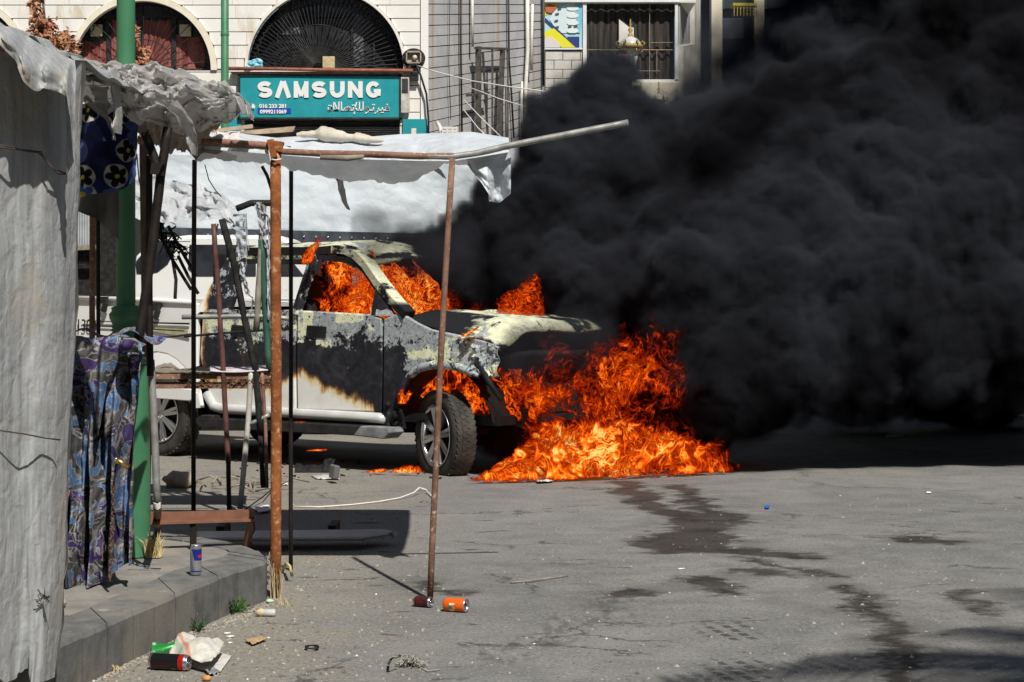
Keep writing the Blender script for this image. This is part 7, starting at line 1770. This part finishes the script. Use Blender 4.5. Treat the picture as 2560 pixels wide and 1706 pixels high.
    vc = nn.new('GeometryNodeVolumeCube'); L(dens, vc.inputs['Density'])
    vc.inputs['Min'].default_value = lo; vc.inputs['Max'].default_value = hi
    for k, a in enumerate('XYZ'): vc.inputs['Resolution ' + a].default_value = max(4, int((hi[k] - lo[k]) / vox))
    sm = nn.new('GeometryNodeSetMaterial'); sm.inputs['Material'].default_value = vm; L(vc.outputs[0], sm.inputs[0])
    jo = nn.new('GeometryNodeJoinGeometry'); L(gi.outputs[0], jo.inputs[0]); L(sm.outputs[0], jo.inputs[0])
    L(jo.outputs[0], go.inputs[0])
    md = o.modifiers.new('smoke', 'NODES'); md.node_group = ng
lo = [min(v[k] for v in puff_core.v) - .55 for k in range(3)]; hi = [max(v[k] for v in puff_core.v) + .55 for k in range(3)]
hi[0] = min(hi[0], 6.8); hi[2] = min(hi[2], 6.5); lo[2] = max(lo[2], .02)
gn_smoke(smoke, lo, hi, .036)
# ================================================================ flames
def flame_mat(name, gain=1., scale=1., seed=0):
    m = bpy.data.materials.new(name); m.use_nodes = True
    n = N.__new__(N); n.m = m; n.t = m.node_tree; n._co = None; n.b = n.t.nodes['Principled BSDF']; n.out = n.t.nodes['Material Output']
    p = n.map(n.pos(), (1, 1, .8), (seed * 3.7, 0, seed * 1.3))
    at = n.n('Attribute', attribute_name='burn_level'); heat = at.outputs['Fac']
    w = n.vmath('SCALE', n.vmath('SUBTRACT', n.noise(2.2 * scale, 3, .5, .6, v=p, col=True), (.5, .5, .5)), .5 / scale)
    q = n.vmath('ADD', p, w)
    n1 = n.noise(4.2 * scale, 3, .5, 1.4, v=q); r1 = n.math('POWER', n.math('SUBTRACT', 1., n.math('MULTIPLY', n.math('ABSOLUTE', n.math('SUBTRACT', n1, .5)), 5.), clamp=True), 3.4)
    n2 = n.noise(9.5 * scale, 3, .55, 1.8, v=q); r2 = n.math('POWER', n.math('SUBTRACT', 1., n.math('MULTIPLY', n.math('ABSOLUTE', n.math('SUBTRACT', n2, .5)), 5.2), clamp=True), 3.2)
    body = n.rng(n.noise(3.4 * scale, 4, .55, .8, v=q), .36, .66)
    f = n.math('ADD', .19, n.math('ADD', n.math('ADD', n.math('MULTIPLY', r1, .62), n.math('MULTIPLY', r2, n.rng(n.noise(1.7 * scale, 2, .5, v=p), .38, .64, .12, .62))), n.math('MULTIPLY', body, .20)))
    t = n.math('MULTIPLY', n.math('MULTIPLY', heat, f), gain)
    t = n.math('SUBTRACT', t, n.math('MULTIPLY', n.math('SUBTRACT', 1.15, heat), .16), clamp=True)
    col = n.ramp(t, [(0, (.02, .001, 0)), (.16, (.085, .0035, 0)), (.34, (.30, .016, .001)), (.52, (.80, .085, .003)), (.70, (.98, .20, .009)), (.86, (1., .36, .035)), (1, (1., .62, .17))])
    em = n.n('Emission'); n.put(em.inputs[0], col); em.inputs[1].default_value = 1.08
    tr = n.n('BsdfTransparent'); mx = n.n('MixShader'); n.put(mx.inputs[0], n.rng(t, .04, .42)); n.put(mx.inputs[1], tr.outputs[0]); n.put(mx.inputs[2], em.outputs[0])
    n.put(n.out.inputs[0], mx.outputs[0]); n.t.nodes.remove(n.b)
    m.cycles.emission_sampling = 'NONE' if hasattr(m, 'cycles') else None
    return m
FLM = [flame_mat('flame_glow', 1.0, 1., i) for i in range(3)]
FLS = [flame_mat('small_flame_glow', 1.1, 2.0, 5 + i) for i in range(2)]
def flame_sheet(name, fn, heat, nu, nv, mat, parent):
    mb = MB(); mb.grid(fn, nu, nv); o = mb.build(name, mat, parent)
    at = o.data.attributes.new('burn_level', 'FLOAT', 'POINT')
    at.data.foreach_set('value', [max(0., min(1.2, heat(i / nu, j / nv))) for i in range(nu + 1) for j in range(nv + 1)])
    return o
def ss(a, b, x):
    t = max(0., min(1., (x - a) / (b - a))) if a != b else float(x >= b); return t * t * (3 - 2 * t)
fire = thing('fire', G(1450, 1195), 'large orange fire burning on the road at the front of the pickup', 'fire')
low_top = [(1150, 1204), (1190, 1188), (1240, 1160), (1300, 1118), (1330, 1085), (1360, 1062), (1450, 1055), (1560, 1045), (1640, 1060), (1720, 1090), (1770, 1100), (1800, 1072), (1835, 1080), (1860, 1140)]
mid_top = [(1200, 1000), (1225, 960), (1260, 925), (1320, 915), (1400, 890), (1460, 850), (1560, 840), (1650, 880), (1720, 960), (1790, 1090)]
hi_top = [(1290, 900), (1330, 800), (1400, 765), (1450, 748), (1520, 740), (1600, 745), (1660, 720), (1700, 690), (1760, 660), (1800, 760)]
def ground_heat(px, py, d):
    jit = 26 * fbm(px * .014 + d * 5, py * .012, d) + 12 * fbm(px * .04, py * .04, d + 3)
    x0 = interp([(1050, 1180), (1100, 1185), (1180, 1140), (1206, 1120)][::-1] if False else [(900, 1205), (1000, 1195), (1060, 1260), (1100, 1280), (1150, 1220), (1180, 1165), (1215, 1140)], py)
    side = ss(x0, x0 + 40, px + jit) * (1 - ss(1770, 1866, px + jit * 1.6 + .25 * (1150 - py)))
    lo_ = ss(-6, 26, py + jit - interp(low_top, px)) * (.90 - .16 * ss(1450, 1800, px)) * (.74 + .5 * ss(-.3, .4, fbm(px * .011, py * .02, d + 20)))
    mi_ = .53 * ss(-14, 40, py + jit - interp(mid_top, px)) * ss(1205, 1290, px + jit - 40 * ss(960, 1010, py)) * (1 - .25 * ss(1000, 1060, py)) * (1 - ss(1640, 1810, px + jit))
    hi_ = .44 * ss(-20, 150, py + jit * 1.8 - interp(hi_top, px)) * ss(1290, 1390, px + jit) * (1 - ss(1660, 1830, px + jit))
    # dark smoky hollow right behind the wheel
    hol = ss(1190, 1260, px - (py - 1000) * .15 if py < 1100 else px)
    pat = .70 + .55 * ss(-.35, .35, fbm(px * .009 + d, py * .011 + d * 3, 31)); return max(lo_ * side, mi_ * pat, hi_ * pat)
for k, Y in enumerate((15.75, 16.05, 16.5, 17.0)):
    yb = HZ + H * F / Y
    def fn(u, v, Y=Y, k=k, yb=yb):
        Y = Y + .95 * u ** 1.6; yb = HZ + H * F / Y
        px = lerp(1140, 1880, u); py = lerp(yb, 640, v); q = P(px, py, Y); d = .16 * fbm(u * 5, v * 4, k * 3.1) * min(1, v * 12) + .10 * math.sin(u * 9 + k) * min(1, v * 8)
        # keep the pixel row while moving in depth
        q = P(px, py, Y + d); q.z = max(q.z, .004); return q
    def ht(u, v, Y=Y, k=k, yb=yb):
        Y = Y + .95 * u ** 1.6; yb = HZ + H * F / Y
        px = lerp(1140, 1880, u); py = lerp(yb, 640, v)
        h = ground_heat(px, py, k * 1.7)
        if k < 1: h *= lerp(.72, 1., ss(1040, 1110, py))
        h *= ss(0, 12, yb - py + 7 * fbm(px * .045, k)) if k == 0 else 1.
        return h * (.95 if k else 1.05)
    flame_sheet('flame_sheet', fn, ht, 90, 70, FLM[k % 3], fire)
# flames licking along the bonnet, from the windscreen opening
bf = thing('bonnet_fire', TO + FWD * .2 + LEFT * .9 + Vector((0, 0, 1.3)), 'flames and red glow over the bonnet and windscreen opening', 'fire')
for k, (yl_, g) in enumerate(((.9, .9), (1.2, .8), (1.45, .7))):
    Yc = (TO + FWD * .1 + LEFT * yl_).y
    def fn(u, v, Yc=Yc, k=k): 
        px = lerp(930, 1380, u); py = lerp(790, 600, v); return P(px, py, Yc - (u - .4) * .9 + .10 * fbm(u * 6, v * 4, k))
    def ht(u, v, g=g, k=k):
        px = lerp(930, 1380, u); py = lerp(790, 600, v); jit = 18 * fbm(px * .02, py * .02, k * 2 + 1)
        a = .52 * ss(0, 120, py + jit * 2 - interp([(930, 640), (990, 650), (1050, 665), (1100, 660), (1180, 680), (1280, 690)], px)) * (1 - .45 * ss(1080, 1290, px))
        b = .62 * ss(0, 30, py + jit - interp([(1200, 790), (1240, 725), (1290, 705), (1330, 680), (1350, 672), (1365, 760)], px)) * ss(1215, 1260, px) * (1 - ss(1345, 1362, px + (py - 690) * -.12 + jit * .3))
        return max(a, b) * g
    flame_sheet('flame_sheet', fn, ht, 60, 30, FLS[k % 2], bf)
# fire inside the cab
cf = thing('cab_fire', TO + FWD * -1.2 + LEFT * .8 + Vector((0, 0, 1.0)), 'orange fire filling the pickup cab behind the front window', 'fire')
for k, yl_ in enumerate((.35, .6, .9)):
    def fn(u, v, yl_=yl_, k=k):
        x = lerp(-2.62, -.5, u); z = lerp(1.0, 1.9, v); x = min(x, -.5 - max(0, z - 1.35) * 1.0); w = yl_ + .10 * fbm(u * 6, v * 5, k); return TO + FWD * x + LEFT * w + Vector((0, 0, z))
    def ht(u, v, k=k):
        return (.22 + .50 * ss(.40, .55, u)) * (.75 + .5 * ss(-.3, .3, fbm(u * 5, v * 3, k * 4))) * (1.02 - .25 * v) * (1 - .75 * ss(.93, 1., v)) * ss(0, .06, u) * 1.0
    flame_sheet('flame_sheet', fn, ht, 50, 30, FLS[k % 2], cf)
# wheel arch
wf = thing('wheel_arch_fire', TO + Vector((0, 0, .7)), 'flames around the flat front tyre and in the wheel arch', 'fire')
for k, yl_ in enumerate((.33, -.04)):
    def fn(u, v, yl_=yl_, k=k):
        x = lerp(-.42, .62, u); z = lerp(.42, .92, v); return TO + FWD * x + LEFT * (yl_ + .05 * fbm(u * 6, v * 5, k)) + Vector((0, 0, z))
    def ht(u, v, k=k):
        x = lerp(-.42, .62, u); z = lerp(.42, .92, v); r = math.hypot(x, z - .34)
        if k == 0: return .62 * ss(.0, .1, v) * (1 - ss(.9, 1, v))
        return .8 * ss(.372, .39, r) * (1 - ss(.40, .45, r + .05 * fbm(x * 9, z * 9))) * ss(.1, .3, z - .4) * (1 - ss(.1, .35, x))
    flame_sheet('flame_sheet', fn, ht, 40, 24, FLS[k % 2], wf)
def little(name, pts, Y, w, label, hmax=1., mat=None):
    """tongue of flame following pixel points from base to tip"""
    o = thing(name, P(pts[0][0], pts[0][1], Y), label, 'flame')
    for k in range(2):
        def fn(u, v, k=k):
            c = poly_at([(x, y, 0) for x, y in pts], v); q = P(c.x + (u - .5) * w * (1.2 - v * .6), c.y, Y + k * .06 + .04 * math.sin(u * 4 + k)); q.z = max(.004, q.z); return q
        flame_sheet('flame_sheet', fn, lambda u, v: hmax * math.sin(math.pi * u) ** .7 * (1 - v ** 3) * ss(0, .08, v + .05), 12, 18, FLS[k], o)
little('flame', [(930, 1182), (950, 1176), (960, 1170)], 16.55, 60, 'low flame on the road left of the flat tyre', .9)
little('flame', [(1015, 1182), (1018, 1172), (1030, 1160)], 16.45, 90, 'curling flame at the foot of the flat tyre', 1.1)
little('flame', [(766, 660), (776, 628), (796, 604), (822, 578)], 17.25, 34, 'flame wisp curling up over the cab roof edge', .8)
little('flame', [(1158, 842), (1172, 832), (1190, 822), (1200, 812)], 16.25, 16, 'thin flame in the gap beside the bonnet', 1.2)
little('flame', [(1005, 1010), (1002, 985), (1010, 965)], 16.65, 26, 'flame in the melted corner behind the front wheel', .9)
little('flame', [(790, 1128), (800, 1124), (815, 1122)], 17.6, 60, 'low flame on the road under the truck', .8)
little('flame', [(745, 1062), (750, 1056), (757, 1052)], 17.3, 40, 'small flame on the running board', .8)
